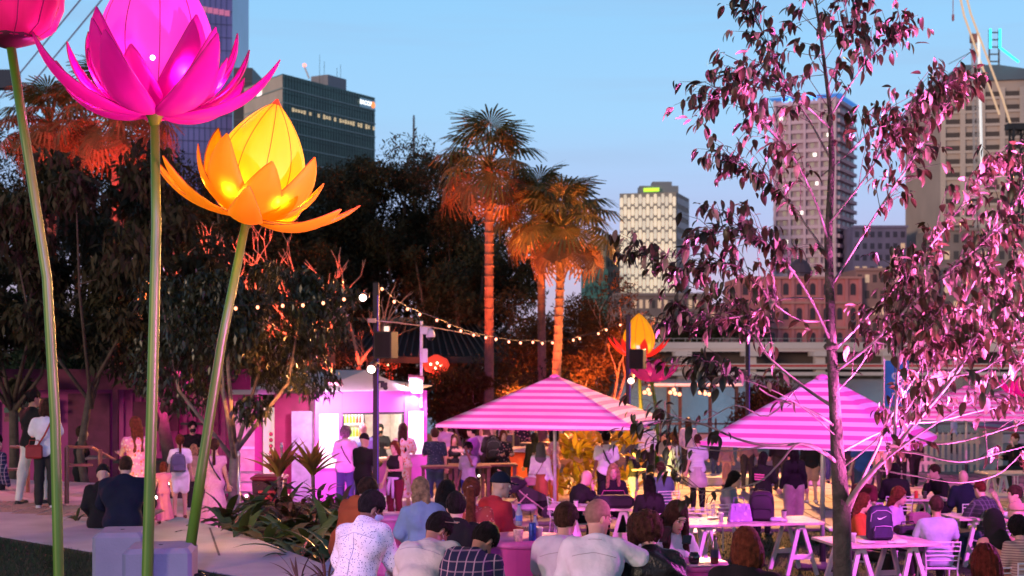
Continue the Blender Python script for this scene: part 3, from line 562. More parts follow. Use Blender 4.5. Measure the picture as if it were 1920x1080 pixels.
# nearer trees with large drooping leaves, left side
tree('garden_tree', 'slim mottled trunk tree with forking limbs between the first two lotus stems', (XP(172, 29), 29, 0), 7.2, 4.4, 6500, .30, LF['olive'], M_BARK, 26, 91, .085, low=.50, droop=1.0, fork=.40, limbs=4)
tree('garden_tree', 'glossy tree with orange-lit leaf edge left of the kiosk', (XP(440, 27.5), 27.5, 0), 5.3, 4.3, 15000, .17, LF['glossy'], M_BARKP, 40, 92, .10, low=.45, droop=1.0, fork=.34, limbs=6)
tree('garden_tree', 'dense leafy tree over the pink container behind the middle lotus stem', (XP(300, 31), 31, 0), 6.4, 4.2, 6500, .26, LF['dark'], M_BARK, 30, 93, .16, low=.42, droop=.8, fork=.36, limbs=6)
tree('garden_tree', 'low leafy tree at the far left edge behind the couple', (XP(25, 31), 31, 0), 6.0, 4.0, 6000, .28, LF['dark'], M_BARK, 28, 94, .12, low=.45, droop=.8, fork=.4, limbs=6)
for i, (x_, y_, z_, e_) in enumerate(((-5.4, 25.2, .3, 210), (-3.9, 25.6, 1.5, 260))):
    spot('uplight_glossy', (x_, y_, z_), (-4.9, 27.2, 3.2), e_ * 3.5, (1, .36, .10), 60, .7, .08)
# bare branching trees, red uplit
def bare(px, d, pyt, pyb, label, seed, w, mcol, n=6, z0=0):
    rr = random.Random(seed); base = Vector((XP(px, d), d, z0)); ht = CZ - (pyt - HY) * d / FP - z0; b = MB(); t = thing('bare_tree', label, 'tree', base, 0, 'bare branched trees lit red')
    def grow(p, dirv, L, r, lv):
        e = p + dirv * L; m = p.lerp(e, .5) + Vector((rr.uniform(-.08, .08), rr.uniform(-.08, .08), rr.uniform(-.02, .06))) * L; b.path([p, m, e], [r, r * .8, r * .62], 5 if lv else 7)
        if lv < 5:
            for k in range(2 if lv else 3):
                dv = (dirv + Vector((rr.uniform(-.75, .75), rr.uniform(-.5, .5), rr.uniform(-.1, .45)))).normalized(); grow(e, dv, L * rr.uniform(.62, .85), r * .6, lv + 1)
    grow(Vector((0, 0, -.1)), Vector((rr.uniform(-.1, .1), 0, 1)).normalized(), ht * .30, w, 0); b.build('trunk', mcol, t, smooth=True); return t
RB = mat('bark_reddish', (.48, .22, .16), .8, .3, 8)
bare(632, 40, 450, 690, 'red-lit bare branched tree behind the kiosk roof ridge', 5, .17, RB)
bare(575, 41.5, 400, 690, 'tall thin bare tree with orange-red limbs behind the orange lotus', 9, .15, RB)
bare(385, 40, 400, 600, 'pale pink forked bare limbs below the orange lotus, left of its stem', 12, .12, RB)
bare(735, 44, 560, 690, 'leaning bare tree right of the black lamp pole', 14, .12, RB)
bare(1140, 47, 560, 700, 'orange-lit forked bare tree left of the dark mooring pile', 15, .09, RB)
for x_, z_, e_, tx_, tz_ in ((-5.2, 2.4, 500, -5.4, 5.0), (-6.6, 2.4, 500, -6.4, 6), (-9.6, 2.2, 700, -9.7, 6), (-3.2, 2.4, 220, -3.6, 5)): spot('uplight_red', (x_, 36.8, z_), (tx_, 40.5, tz_), e_ * 9, (1, .13, .06), 76, .7, .1)
# palms
def fan_leaf_mesh(rr, seg=26, rad=1.0):
    b = MB(); fs = []
    for i in range(seg):
        a = -2.3 + 4.6 * i / (seg - 1); L = rad * (.78 + .22 * cos(a * .6)) * rr.uniform(.9, 1.05); dx, dy = cos(a), sin(a); nx_, ny_ = -dy, dx; w = .035
        z1, z2 = -.10 * L, -.42 * L * rr.uniform(.7, 1.3)
        b.add([(0, 0, 0), (dx * L * .55 + nx_ * w, dy * L * .55 + ny_ * w, z1), (dx * L * .55 - nx_ * w, dy * L * .55 - ny_ * w, z1), (dx * L * .93 + nx_ * w * .5, dy * L * .93 + ny_ * w * .5, z2), (dx * L * .93 - nx_ * w * .5, dy * L * .93 - ny_ * w * .5, z2)], [(0, 2, 1), (1, 2, 4, 3)])
    return b
PALM = mat('palm_leaf', (.11, .095, .03), .55, .4, 3, trans=.3); PALMD = mat('palm_dead_leaf', (.18, .08, .035), .8, .3, 4, trans=.25)
def palm(px, pyc, d, label, lean, r, seed, z0=0, tr=.17, n=34, skirt=.45):
    rr = random.Random(seed); top = P(px, pyc, d); base = Vector((top.x - lean, d, z0)); t = thing('fan_palm', label, 'palm tree', base, 0, 'fan palms lit orange from below'); c = top - base
    b = MB(); pts_ = [Vector((0, 0, -.2)), Vector((lean * .3, 0, c.z * .35)), Vector((lean * .7, 0, c.z * .7)), c]; b.path(pts_, [tr * 1.3, tr, tr * .9, tr * .95], 10)
    for k in range(26): q = pts_[0].lerp(c, .06 + .9 * k / 26); q.x = np.interp(q.z, [p.z for p in pts_], [p.x for p in pts_]); b.lathe([(tr * 1.0, -.03), (tr * 1.05, 0), (tr * 1.0, .03)], 10, q)
    b.build('trunk', mat('palm_trunk', (.15, .075, .065), .85, .3, 6, .6, 20), t, smooth=False)
    for k in range(n):
        u = k / (n - 1); el = R(84) - u * R(128) + rr.uniform(-.15, .15); az = k * 2.399 + rr.uniform(-.3, .3); L = r * .66 * rr.uniform(.85, 1.15); dv = Vector((cos(az) * cos(el), sin(az) * cos(el), sin(el))); e = c + dv * L + Vector((0, 0, -.05 * r))
        f_ = fan_leaf_mesh(rr, 24, r * .52); q = dv.to_track_quat('X', 'Z').to_matrix(); pitch = Matrix.Rotation(.5, 3, 'Y'); vs = [q @ (pitch @ Vector(v)) + e for v in f_.v]
        fb = MB(); fb.add(vs, f_.f); fb.path([c + dv * .05, c.lerp(e, .6) + Vector((0, 0, .05 * r)), e], [.035, .025, .02], 4)
        dead = u > 1 - skirt * .6; fb.build('dead_frond' if dead else 'frond', PALMD if dead else PALM, t)
    return t
palm(917, 312, 41, 'tallest fan palm, upright trunk, crown green above and red below', 0, 1.75, 3, tr=.14, skirt=.45)
palm(1054, 425, 40, 'right-hand fan palm with orange crown and slightly leaning trunk', .25, 1.65, 4, tr=.13, skirt=.35)
palm(1014, 400, 42.5, 'middle fan palm half hidden behind the right-hand palm', -.05, 1.65, 5, tr=.13, skirt=.35)
palm(222, 215, 40, 'red-lit palm behind the magenta lotus at the left', .1, 1.9, 6, tr=.19, skirt=1.0)
palm(95, 235, 43, 'leftmost palm, dim red fronds between the bud stem and the lotus', 0, 1.7, 7, tr=.17, skirt=1.0)
spot('uplight_palm_tall', (-1.0, 38.6, .5), (-.7, 41, 9.3), 11000, (1, .13, .04), 44, .7, .1); spot('uplight_palm_right', (1.9, 37.8, .5), (1.5, 40.4, 7.9), 10000, ORG, 44, .7, .1)
spot('uplight_palm_mid', (.5, 39.2, .5), (.9, 41.8, 8), 8000, (1, .2, .04), 40, .7, .1); spot('uplight_palm_left', (-10.4, 36.0, 5.0), (-10.9, 40, 9.5), 5500, (1, .05, .04), 44, .7, .1); spot('uplight_palm_far_left', (-13.0, 39, 5.0), (-13.8, 43, 10), 3500, (1, .05, .04), 44, .7, .1)
spot('uplight_rust', (2.6, 41.5, .6), (2.2, 48.5, 3.4), 8000, (1, .22, .04), 80, .7, .1); spot('uplight_rust', (.2, 42.5, 1.5), (.8, 50, 3.4), 4500, (1, .18, .03), 80, .7, .1)
for i, (px, py, d, w, lab) in enumerate(((1250, 598, 318, 12, 'small dark tree on the far bank right of the yellow lantern'), (1345, 590, 318, 14, 'dark tree clump on the far bank left of the heritage building'), (1405, 604, 320, 10, 'small dark tree in front of the heritage building'), (1290, 604, 322, 9, 'thin dark tree on the far bank below the honeycomb tower'))):
    tree('far_bank_tree', lab, (XP(px, d), d, -.9), CZ - (py - HY) * d / FP + .9, w, 2200, 1.0, LF['dark'], seed=120 + i, clumps=22, r0=.4, low=.15, group='trees on the far bank', cr=.36)
tree('riverside_bush', 'dark rounded bush between the two striped umbrellas', (XP(1452, 46), 46, -.02), CZ - (700 - HY) * 46 / FP, 3.0, 5000, .2, LF['rust'], seed=131, clumps=20, r0=.08, low=.1, fork=.15, cr=.4)
# ------------------------------------------------------------------ giant lotus lanterns
def fabric(name, col, em, es):
    m = mat(name, col, .6, .08, 2.5, trans=.45, emit=em, estr=es, spec=.2)
    t = m.node_tree; b = [x for x in t.nodes if x.type == 'BSDF_PRINCIPLED'][0]; co = [x for x in t.nodes if x.type == 'TEX_COORD'][0]
    w = t.nodes.new('ShaderNodeTexNoise'); w.inputs['Scale'].default_value = 90; t.links.new(co.outputs['Object'], w.inputs[0]); bp = t.nodes.new('ShaderNodeBump'); bp.inputs['Strength'].default_value = .15; bp.inputs['Distance'].default_value = .004
    t.links.new(w.outputs[0], bp.inputs['Height']); t.links.new(bp.outputs[0], b.inputs['Normal']); return m
STEM = mat('stem_green', (.085, .20, .012), .4, .12, 2, spec=.6); TUBE = {}
def petal_grid(L, Wd, a0, a1, cup, nu=14, nv=6, r0=.06, wp=.8):
    """petal centreline starts at radius r0, direction angle a0 to a1 (from horizontal), in the XZ plane"""
    pts = []; x, z = r0, 0.0; ds = L / nu
    for i in range(nu + 1):
        u = i / nu; a = a0 + (a1 - a0) * u; pts.append((x, z, a, u)); x += cos(a) * ds; z += sin(a) * ds
    vs = []; 
    for x, z, a, u in pts:
        w = Wd * (sin(pi * min(1, max(0, u)) ** wp) ** .8) + .006
        if u > .999: w = .004
        for j in range(nv + 1):
            v = -1 + 2 * j / nv; y = v * w; c = cup * w * (v * v); vs.append((x - sin(a) * c, y, z + cos(a) * c))
    fs = [(i * (nv + 1) + j, (i + 1) * (nv + 1) + j, (i + 1) * (nv + 1) + j + 1, i * (nv + 1) + j + 1) for i in range(nu) for j in range(nv)]
    e1 = [vs[i * (nv + 1)] for i in range(nu + 1)]; e2 = [vs[i * (nv + 1) + nv] for i in range(nu + 1)]; return vs, fs, e1, e2
def lotus(label, base, stem_pts, stem_r, tilt, sc, mb, mp, mrim, rings, budr, budh, budname='bud', light=None, lampc=(1, .1, .6), lampe=60, tip=None, group='giant lotus lanterns on green stems', yaw=0, glint=True):
    t = thing('lotus_lantern', label, 'lantern', stem_pts[-1], 0, group); o = Vector(stem_pts[-1]); b = MB(); b.path([Vector(p) - o for p in stem_pts], stem_r, 14); b.build('stem', STEM, t, smooth=True)
    Mx = Euler(tilt).to_matrix(); base = Vector(base); rr = random.Random(int(base.x * 100))
    prof = []; nb = 16
    for i in range(nb + 1):
        u = i / nb; rad = budr * (sin(pi * u ** .78)) ** .75 if 0 < u < 1 else .02; prof.append((max(rad, .02), budh * u))
    gore = lambda a, z: 1 - .05 * abs(sin(a * 5)) ** .5 * 0 - .045 * (1 - abs(sin(a * 5)) ** .6)
    bb = MB(); bb.lathe(prof, 60, base - o, gore, Mx); bud = bb.build('bud', mb, t, smooth=True)
    rb = MB()
    for k in range(10):
        a = k * pi / 5; rb.path([(Mx @ Vector((r_ * .957 * cos(a), r_ * .957 * sin(a), z_))) + base - o for r_, z_ in prof], .0045 * sc, 4, caps=False)
    rb.build('rib', mrim, bud)
    if tip: b = MB(); b.lathe([(budr * .22, budh * .93), (budr * .1, budh * .985), (.01, budh * 1.03)], 12, base - o, None, Mx); b.build('bud_tip', tip, bud)
    for (n, L, wd, a0, a1, cup, off) in rings:
        for k in range(n):
            az = 2 * pi * k / n + off + rr.uniform(-.05, .05) + yaw; da = rr.uniform(-.07, .07); vs, fs, e1, e2 = petal_grid(L * rr.uniform(.94, 1.06), wd, R(a0) + da, R(a1) + da, cup)
            Mz = Mx @ Matrix.Rotation(az, 3, 'Z'); b = MB(); b.add([Mz @ Vector(v) + base - o for v in vs], fs); pe = b.build('petal', mp, t, smooth=True, thick=.006)
            b = MB(); [b.path([Mz @ Vector(v) + base - o for v in e], .0055 * sc, 4, caps=False) for e in (e1, e2)]; b.build('wire_rim', mrim, pe)
    b = MB(); b.lathe([(stem_r[-1] if hasattr(stem_r, '__len__') else stem_r, -.10), (.07 * sc, -.02), (.11 * sc, .02), (.05 * sc, .05)], 12, base - o, None, Mx); b.build('collar', STEM, t, smooth=True)
    if light is not None:
        p = P(*light); b = MB(); b.ball(p - o, .022, 10, 8); b.build('lamp_globe', mat('globe_white', (1, 1, 1), emit=(1, .95, .85), estr=7), t)
    for k in range(6):
        a = 2 * pi * k / 6 + yaw + .2; q = Mx @ Vector((budr * 1.12 * cos(a), budr * 1.12 * sin(a), budh * .20)) + base; point('petal_light', q, lampe / 6, lampc, .05)
    return t
MB1 = fabric('bud_magenta', (.75, .10, .50), (1, .05, .66), 1.15); MP1 = fabric('petal_magenta', (.62, .02, .34), (.9, .0, .40), .32); RIM1 = mat('rim_magenta', (.30, .01, .10), .5)
D1 = 13.0; bs = P(290, 216, D1)
lotus('big magenta lotus lantern, wide open petals, on the straight middle stem', bs, [P(274, 1330, D1), P(276, 1080, D1), P(288, 640, D1), P(293, 420, D1), P(290, 222, D1)], [.052, .052, .05, .045, .04], (0, R(1), 0), 1.0, MB1, MP1, RIM1,
      [(5, 1.15, .21, 10, 100, .30, .45), (4, .88, .18, 4, 90, .30, 1.5), (7, 1.31, .17, -10, 74, .32, .05), (5, 1.24, .15, 0, 86, .32, .50)], .52, 1.5, light=(286, 108, D1 - .57), lampc=(1, .06, .6), lampe=260)
MB2 = fabric('bud_yellow', (.85, .62, .05), (1, .66, .0), 1.1); MP2 = fabric('petal_orange', (.85, .44, .02), (1, .34, .0), .42); RIM2 = mat('rim_orange', (.45, .09, .01), .5)
D2 = 13.6; bs = P(466, 407, D2)
lotus('yellow-orange lotus lantern with a closed pointed bud on the leaning right stem', bs, [P(350, 1075, D2), P(378, 880, D2), P(416, 640, D2), P(462, 412, D2)], [.053, .05, .045, .04], (R(6), R(15), 0), .9, MB2, MP2, RIM2,
      [(4, 1.0, .225, 10, 106, .30, 4.25), (4, .86, .20, 6, 88, .3, 5.0), (7, 1.13, .155, -14, 54, .30, .35)], .425, 1.12, light=None, lampc=(1, .5, .04), lampe=130, tip=mat('bud_tip_red', (.7, .08, .01), .5, emit=(1, .10, .01), estr=.4))
MB3 = fabric('bud_pink', (.60, .03, .18), (1, .01, .20), .42)
p = P(16, 82, 12.6); b0 = [P(112, 1330, 12.6), P(110, 1080, 12.6), P(103, 780, 12.6), P(88, 520, 12.6), P(52, 290, 12.6), P(20, 84, 12.6)]
t = thing('lotus_lantern', 'closed pink lotus bud lantern on the curved left stem at the top left corner', 'lantern', b0[0], 0, 'giant lotus lanterns on green stems'); o = b0[0]
b = MB(); b.path([q - o for q in b0], [.046, .046, .046, .044, .042, .04], 14); b.build('stem', STEM, t, smooth=True)
b = MB(); b.lathe([(.05, 0), (.25, .04), (.40, .14), (.47, .32), (.48, .55), (.42, .85), (.28, 1.15), (.10, 1.4), (.02, 1.5)], 60, p - o, lambda a, z: 1 - .07 * (1 - abs(sin(a * 6)) ** .6)); bd = b.build('bud', MB3, t, smooth=True)
b = MB(); b.lathe([(.045, -.04), (.16, .0), (.30, .055), (.24, .075), (.05, .1)], 24, p - o, lambda a, z: 1 - .12 * (1 - abs(sin(a * 6)) ** .6)); b.build('calyx', mat('calyx_dark', (.10, .005, .03), .6), t, smooth=True)
b = MB()
for k in range(12): a = k * pi / 6; b.path([p - o + Vector((r_ * .935 * cos(a), r_ * .935 * sin(a), z_)) for r_, z_ in [(.05, 0), (.25, .04), (.40, .14), (.47, .32), (.48, .55), (.42, .85), (.28, 1.15)]], .006, 4, caps=False)
b.build('rib', RIM1, bd)
# far lotus lanterns by the river
def far_lotus(label, px, py, d, sc, bud, mpet, budm, foot, rings, tilt=(0, 0, 0)):
    bs = P(px, py, d); f = P(foot[0], foot[1], d); g = Vector((f.x, d, .0)); lotus(label, bs, [g, f, bs], [.07, .06, .05], tilt, 1.2, budm, mpet, RIM1, rings, bud[0], bud[1], lampc=(1, .2, .3), lampe=40)
far_lotus('distant yellow bud lantern with red petals behind the second black pole', 1198, 672, 44, 1, (.50, 1.40), fabric('petal_red', (.7, .05, .03), (1, .06, .03), .55), fabric('bud_amber', (.85, .5, .03), (1, .5, .01), .8), (1202, 765), [(8, 1.15, .17, 5, 70, .3, .1)])
far_lotus('distant magenta lotus lantern low beside the second black pole', 1222, 716, 43, 1, (.3, .55), fabric('petal_plum', (.5, .05, .25), (.7, .05, .3), .35), fabric('bud_rose', (.8, .3, .4), (1, .25, .35), .6), (1232, 775), [(8, 1.0, .17, 5, 78, .3, .2), (6, .8, .17, 40, 85, .3, .0)])
far_lotus('distant pink lotus lantern cut by the right edge above the far umbrella', 1925, 745, 40, 1, (.35, .7), MATS['petal_magenta'], MB3, (1925, 800), [(8, 1.0, .17, 0, 75, .3, .2)])
# ------------------------------------------------------------------ concrete blocks and cable
def block(label, px0, px1, pytop, d, rz, dep):
    x0, x1 = XP(px0, d), XP(px1, d); w = x1 - x0; zt = CZ - (pytop - HY) * d / FP; b = MB(); b.bbox(((x0 + x1) / 2, d + dep / 2, (zt + ZT) / 2 - .02), (w, dep, zt - ZT + .04), .045, rz); o = b.build('concrete_block', mat('block_concrete', (.24, .24, .29), .85, .12, 2, .25, 45), origin=((x0 + x1) / 2, d + dep / 2, ZT)); tag(o, label, 'concrete block', 'concrete ballast blocks')
    b = MB(); b.lathe([(.02, zt - ZT + .001), (.02, zt - ZT + .004)], 10, (0, 0, 0)); b.build('lifting_hole', M_DARK, o); return o
block('front chamfered concrete block with the middle lotus stem standing before it', 222, 350, 1030, 13.1, .12, .62); block('rear chamfered concrete block, partly hidden by the front block', 166, 262, 1000, 13.75, .12, .60)
b = MB(); c = P(372, 1072, 13.3); c.z = ZT + .03
for k in range(4): b.path([c + Vector((.16 * cos(a) * (1 - .1 * k), .10 * sin(a), .02 * k + .06 * (1 + sin(a)) * (k % 2))) for a in np.linspace(0, 2 * pi, 18)], .010, 5)
b.path([c + Vector((-.1, 0, .0)), c + Vector((-.06, 0, .16)), c + Vector((.04, 0, .20)), c + Vector((.14, 0, .06)), c + Vector((.2, -.1, 0))], .010, 5); tag(b.build('cable_coil', M_DARK), 'loose black cable coiled at the foot of the orange lotus stem', 'cable')
# ------------------------------------------------------------------ sapling in front
SAP_D = 9.0
sap = thing('sapling_tree', 'slim foreground sapling with drooping dark leaves and branches lit magenta from below', 'tree', (XP(1580, SAP_D), SAP_D, ground(SAP_D)))
so = Vector(sap.location)
def SP(px, py, dd=0): d = SAP_D + dd; return P(px, py, d)
trunk = [(1582, 1345, 19), (1580, 1080, 18), (1578, 950, 16.5), (1571, 860, 13), (1566, 770, 11), (1559, 650, 9.5), (1553, 450, 7.5), (1560, 300, 5.5), (1556, 200, 4), (1542, 90, 3), (1528, -10, 1.6)]
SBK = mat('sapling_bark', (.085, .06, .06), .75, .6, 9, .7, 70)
SBR = mat('sapling_branch_lit', (.26, .19, .20), .6, .3, 12)  # floodlit look of the branches put into a brighter bark copy
b = MB(); b.path([SP(x, y) for x, y, r in trunk], [r * SAP_D / FP for x, y, r in trunk], 12)
for y, x in ((862, 1571), (905, 1575), (985, 1579), (650, 1559)): b.lathe([(.040, -.02), (.052, 0), (.040, .02)], 10, SP(x, y))
b.build('trunk', SBK, sap, smooth=True, origin=so)
br = [  # list of (px, py, depth offset), start radius px
 ([(1578, 960, 0), (1610, 915, -.1), (1640, 880, -.2), (1676, 845, -.3), (1720, 790, -.4), (1790, 705, -.5), (1850, 600, -.5), (1905, 500, -.4)], 10), ([(1676, 845, -.3), (1680, 760, -.3), (1684, 690, -.25), (1695, 600, -.2), (1700, 520, -.1)], 6),
 ([(1676, 845, -.3), (1720, 850, -.4), (1800, 866, -.6), (1870, 850, -.7), (1950, 830, -.8)], 4.5), ([(1700, 815, -.35), (1760, 832, -.5), (1840, 818, -.6), (1925, 790, -.7)], 4), ([(1585, 975, 0), (1620, 890, .25), (1645, 840, .4), (1665, 790, .5), (1720, 700, .6), (1790, 600, .6), (1870, 440, .6)], 6.5),
 ([(1574, 850, .0), (1640, 815, .2), (1700, 795, .4), (1760, 790, .6), (1840, 770, .7), (1925, 755, .8)], 4.5), ([(1572, 870, 0), (1520, 835, -.2), (1440, 835, -.4), (1380, 822, -.5), (1300, 790, -.6), (1200, 790, -.7)], 6.5),
 ([(1560, 860, -.1), (1500, 832, -.3), (1460, 870, -.4), (1420, 905, -.5), (1330, 922, -.6), (1290, 905, -.6), (1262, 880, -.6)], 4), ([(1440, 835, -.4), (1380, 845, -.5), (1310, 842, -.6), (1240, 830, -.6)], 3), ([(1565, 765, 0), (1500, 720, .2), (1440, 668, .3), (1410, 620, .4), (1340, 560, .5), (1250, 500, .6), (1190, 470, .6)], 5.5),
 ([(1566, 800, 0), (1520, 770, -.2), (1440, 740, -.3), (1390, 700, -.4), (1320, 690, -.5)], 4.5), ([(1558, 640, 0), (1520, 560, -.2), (1480, 500, -.3), (1440, 460, -.4), (1390, 430, -.5), (1330, 440, -.6)], 4.5), ([(1553, 480, 0), (1510, 420, .2), (1470, 370, .3), (1420, 330, .4), (1370, 300, .4)], 4),
 ([(1553, 450, 0), (1530, 380, -.2), (1490, 300, -.3), (1440, 240, -.4), (1380, 180, -.4), (1340, 185, -.4)], 4), ([(1558, 300, 0), (1520, 230, .2), (1470, 150, .3), (1440, 80, .3), (1410, 30, .3)], 3.4), ([(1556, 240, 0), (1500, 190, -.2), (1440, 160, -.2), (1390, 140, -.3)], 2.6),
 ([(1556, 540, 0), (1600, 470, .2), (1650, 390, .3), (1710, 300, .3), (1760, 220, .4), (1790, 170, .4)], 4.5), ([(1553, 420, 0), (1610, 350, -.2), (1650, 290, -.2), (1700, 210, -.3), (1770, 160, -.3)], 3.6), ([(1556, 220, 0), (1600, 150, .2), (1640, 100, .2), (1690, 55, .2)], 3), ([(1550, 170, 0), (1580, 90, -.1), (1600, 20, -.2)], 2.5),
 ([(1560, 660, 0), (1620, 600, .2), (1690, 520, .3), (1770, 430, .4), (1840, 330, .4), (1880, 300, .5)], 5), ([(1562, 700, 0), (1640, 640, -.2), (1720, 560, -.3), (1790, 500, -.4), (1880, 420, -.4), (1930, 330, -.4)], 5), ([(1790, 705, -.5), (1850, 690, -.6), (1900, 640, -.6), (1950, 580, -.6)], 3.5),
 ([(1850, 600, -.5), (1890, 650, -.5), (1930, 700, -.6)], 2.4), ([(1640, 640, -.2), (1690, 650, -.2), (1760, 640, -.3), (1830, 560, -.3)], 3), ([(1545, 560, 0), (1470, 560, .2), (1400, 590, .3), (1330, 600, .3), (1280, 590, .3)], 3), ([(1500, 720, .2), (1440, 780, .1), (1380, 760, 0), (1310, 790, 0), (1240, 770, 0)], 3), ([(1540, 330, 0), (1600, 280, .1), (1640, 240, .1), (1680, 250, .1)], 2),
 ([(1640, 880, -.2), (1700, 800, -.1), (1760, 720, 0), (1820, 660, 0), (1870, 560, .1)], 3.5), ([(1655, 865, -.3), (1730, 810, -.6), (1810, 760, -.8), (1880, 720, -.9), (1940, 660, -.9)], 3.5), ([(1574, 880, 0), (1620, 845, -.1), (1700, 770, -.2), (1750, 680, -.2), (1780, 640, -.2)], 3), ([(1720, 790, -.4), (1730, 720, -.3), (1725, 650, -.3), (1740, 600, -.3)], 2.4),
 ([(1640, 880, -.2), (1720, 893, -.4), (1800, 905, -.6), (1870, 890, -.6), (1915, 850, -.6)], 2.6), ([(1570, 820, 0), (1500, 760, -.3), (1420, 720, -.5), (1350, 705, -.6)], 3), ([(1560, 600, 0), (1500, 600, -.2), (1440, 560, -.3), (1380, 500, -.3), (1320, 500, -.3)], 2.8), ([(1562, 740, 0), (1610, 690, .1), (1650, 620, .2), (1680, 560, .2)], 3)]
def bez(pts, k=4):
    out = []; n = len(pts)
    for i in range(n - 1):
        p0, p1, p2, p3 = pts[max(0, i - 1)], pts[i], pts[i + 1], pts[min(n - 1, i + 2)]
        for j in range(k):
            t = j / k; out.append(.5 * ((2 * p1) + (p2 - p0) * t + (2 * p0 - 5 * p1 + 4 * p2 - p3) * t * t + (3 * p1 - p0 - 3 * p2 + p3) * t ** 3))
    return out + [pts[-1]]
rs = random.Random(11); leafp = []; tw = MB()
def sprig(p, dirv, n, L=.090):
    """a hanging cluster of leaves at p"""
    for k in range(n):
        yaw = math.atan2(dirv.y, dirv.x) + rs.uniform(-1.3, 1.3); leafp.append((p + Vector((rs.uniform(-.03, .03), rs.uniform(-.03, .03), rs.uniform(-.02, .02))), yaw, rs.uniform(.35, 1.45) if rs.random() < .85 else rs.uniform(-.5, .4), rs.uniform(-.6, .6), L * rs.uniform(.45, 1.15)))
for pts, r0 in br:
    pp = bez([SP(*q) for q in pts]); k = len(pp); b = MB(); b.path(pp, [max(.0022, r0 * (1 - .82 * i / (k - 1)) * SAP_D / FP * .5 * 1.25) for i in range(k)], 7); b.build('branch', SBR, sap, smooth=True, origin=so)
    low = pts[-1][1] > 720
    for i in range(2, k):
        ky_ = CZ * 0 + HY - (pp[i].z - CZ) * FP / pp[i].y; kx_ = 960 + pp[i].x * FP / pp[i].y
        if ky_ > 690 and rs.random() < (.62 if kx_ > 1380 else .25): continue
        u = i / (k - 1); nt_ = (4 if u > .38 else 1) if not low else (1 if u > .6 else 0)
        if u < .25: continue
        for q in range(nt_):
            if kx_ < 1275 and 560 < ky_ < 760: continue
            dv = (pp[i] - pp[i - 1]).normalized(); dv = (dv + Vector((rs.uniform(-1, 1), rs.uniform(-1, 1), rs.uniform(-.6, .9)))).normalized(); L = rs.uniform(.10, .42) * (1.1 - .4 * u); e = pp[i] + dv * L; mid = pp[i].lerp(e, .5) + Vector((0, 0, L * .12)); tw.path([pp[i], mid, e], [.003, .0022, .0012], 4)
            sprig(e, dv, rs.choice((2, 2, 3, 3, 4)))
            sprig(mid, dv, 1); [sprig(pp[i].lerp(e, rs.random()), dv, 1) for _ in range(rs.randint(0, 1))]
    sprig(pp[-1], (pp[-1] - pp[-3]).normalized(), 5, .105)
for i in range(30):   # tip tuft round the leader
    u = rs.uniform(0, 1); q = SP(np.interp(u, [0, 1], [1556, 1528]), np.interp(u, [0, 1], [230, -20])); dv = Vector((rs.uniform(-1, 1), rs.uniform(-1, 1), rs.uniform(-.2, 1))).normalized(); e = q + dv * rs.uniform(.08, .35); tw.path([q, e], [.003, .0015], 4); sprig(e, dv, 6)
tw.build('twigs', SBK, sap, origin=so, kind='stuff')
lv = []; lf = []      # leaf blade, local +X is its length, folded on the midrib and curled
ns = 6
for i in range(ns + 1):
    u = i / ns; w = .225 * sin(pi * u ** .85) ** .8 if 0 < u < 1 else .0; dz = -.30 * u * u
    lv += [(u, -w, dz + .35 * w), (u, 0, dz), (u, w, dz + .35 * w)]
for i in range(ns): a = i * 3; lf += [(a, a + 3, a + 4, a + 1), (a + 1, a + 4, a + 5, a + 2)]
SLF = [mat('sapling_leaf', (.034, .024, .016), .36, .5, 2.2, trans=.22, spec=.55, tint=(.062, .040, .016)), mat('sapling_leaf_pale_lit', (.36, .24, .22), .5, .3, 3, trans=.3)]  # pale copy: paler undersides plus lit highlights put into the colour
leafp.sort(key=lambda q: q[0].y); near = leafp[:0]; rs.shuffle(leafp); big_ = sorted(leafp, key=lambda q: -q[4])[:290]; rest = sorted(leafp, key=lambda q: -q[4])[290:]
src = []
for m_ in SLF:
    b = MB(); b.add(lv, lf); me = bpy.data.meshes.new('leaf'); me.from_pydata(b.v, [], b.f); me.materials.append(m_); me.polygons.foreach_set('use_smooth', [True] * len(me.polygons)); src.append(me)
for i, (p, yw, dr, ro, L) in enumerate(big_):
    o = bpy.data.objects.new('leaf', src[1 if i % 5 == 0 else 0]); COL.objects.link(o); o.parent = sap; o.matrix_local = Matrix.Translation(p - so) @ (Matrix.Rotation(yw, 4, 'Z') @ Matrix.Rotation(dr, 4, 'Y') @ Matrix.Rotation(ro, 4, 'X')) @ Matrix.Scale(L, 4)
rsn = np.random.RandomState(5)
def mats_of(lst):
    out = []
    for p, yw, dr, ro, L in lst: out.append(np.array(Matrix.Rotation(yw, 3, 'Z') @ Matrix.Rotation(dr, 3, 'Y') @ Matrix.Rotation(ro, 3, 'X')))
    return np.array(out)
for nm, sub, m_ in (('leaves', [q for i, q in enumerate(rest) if i % 5], SLF[0]), ('pale_lit_leaves', [q for i, q in enumerate(rest) if i % 5 == 0], SLF[1])):
    me = scatter(nm, lv, lf, np.array([q[0] - so for q in sub]), mats_of(sub), np.array([q[4] for q in sub])); link(nm, me, m_, sap, smooth=True, kind='stuff')
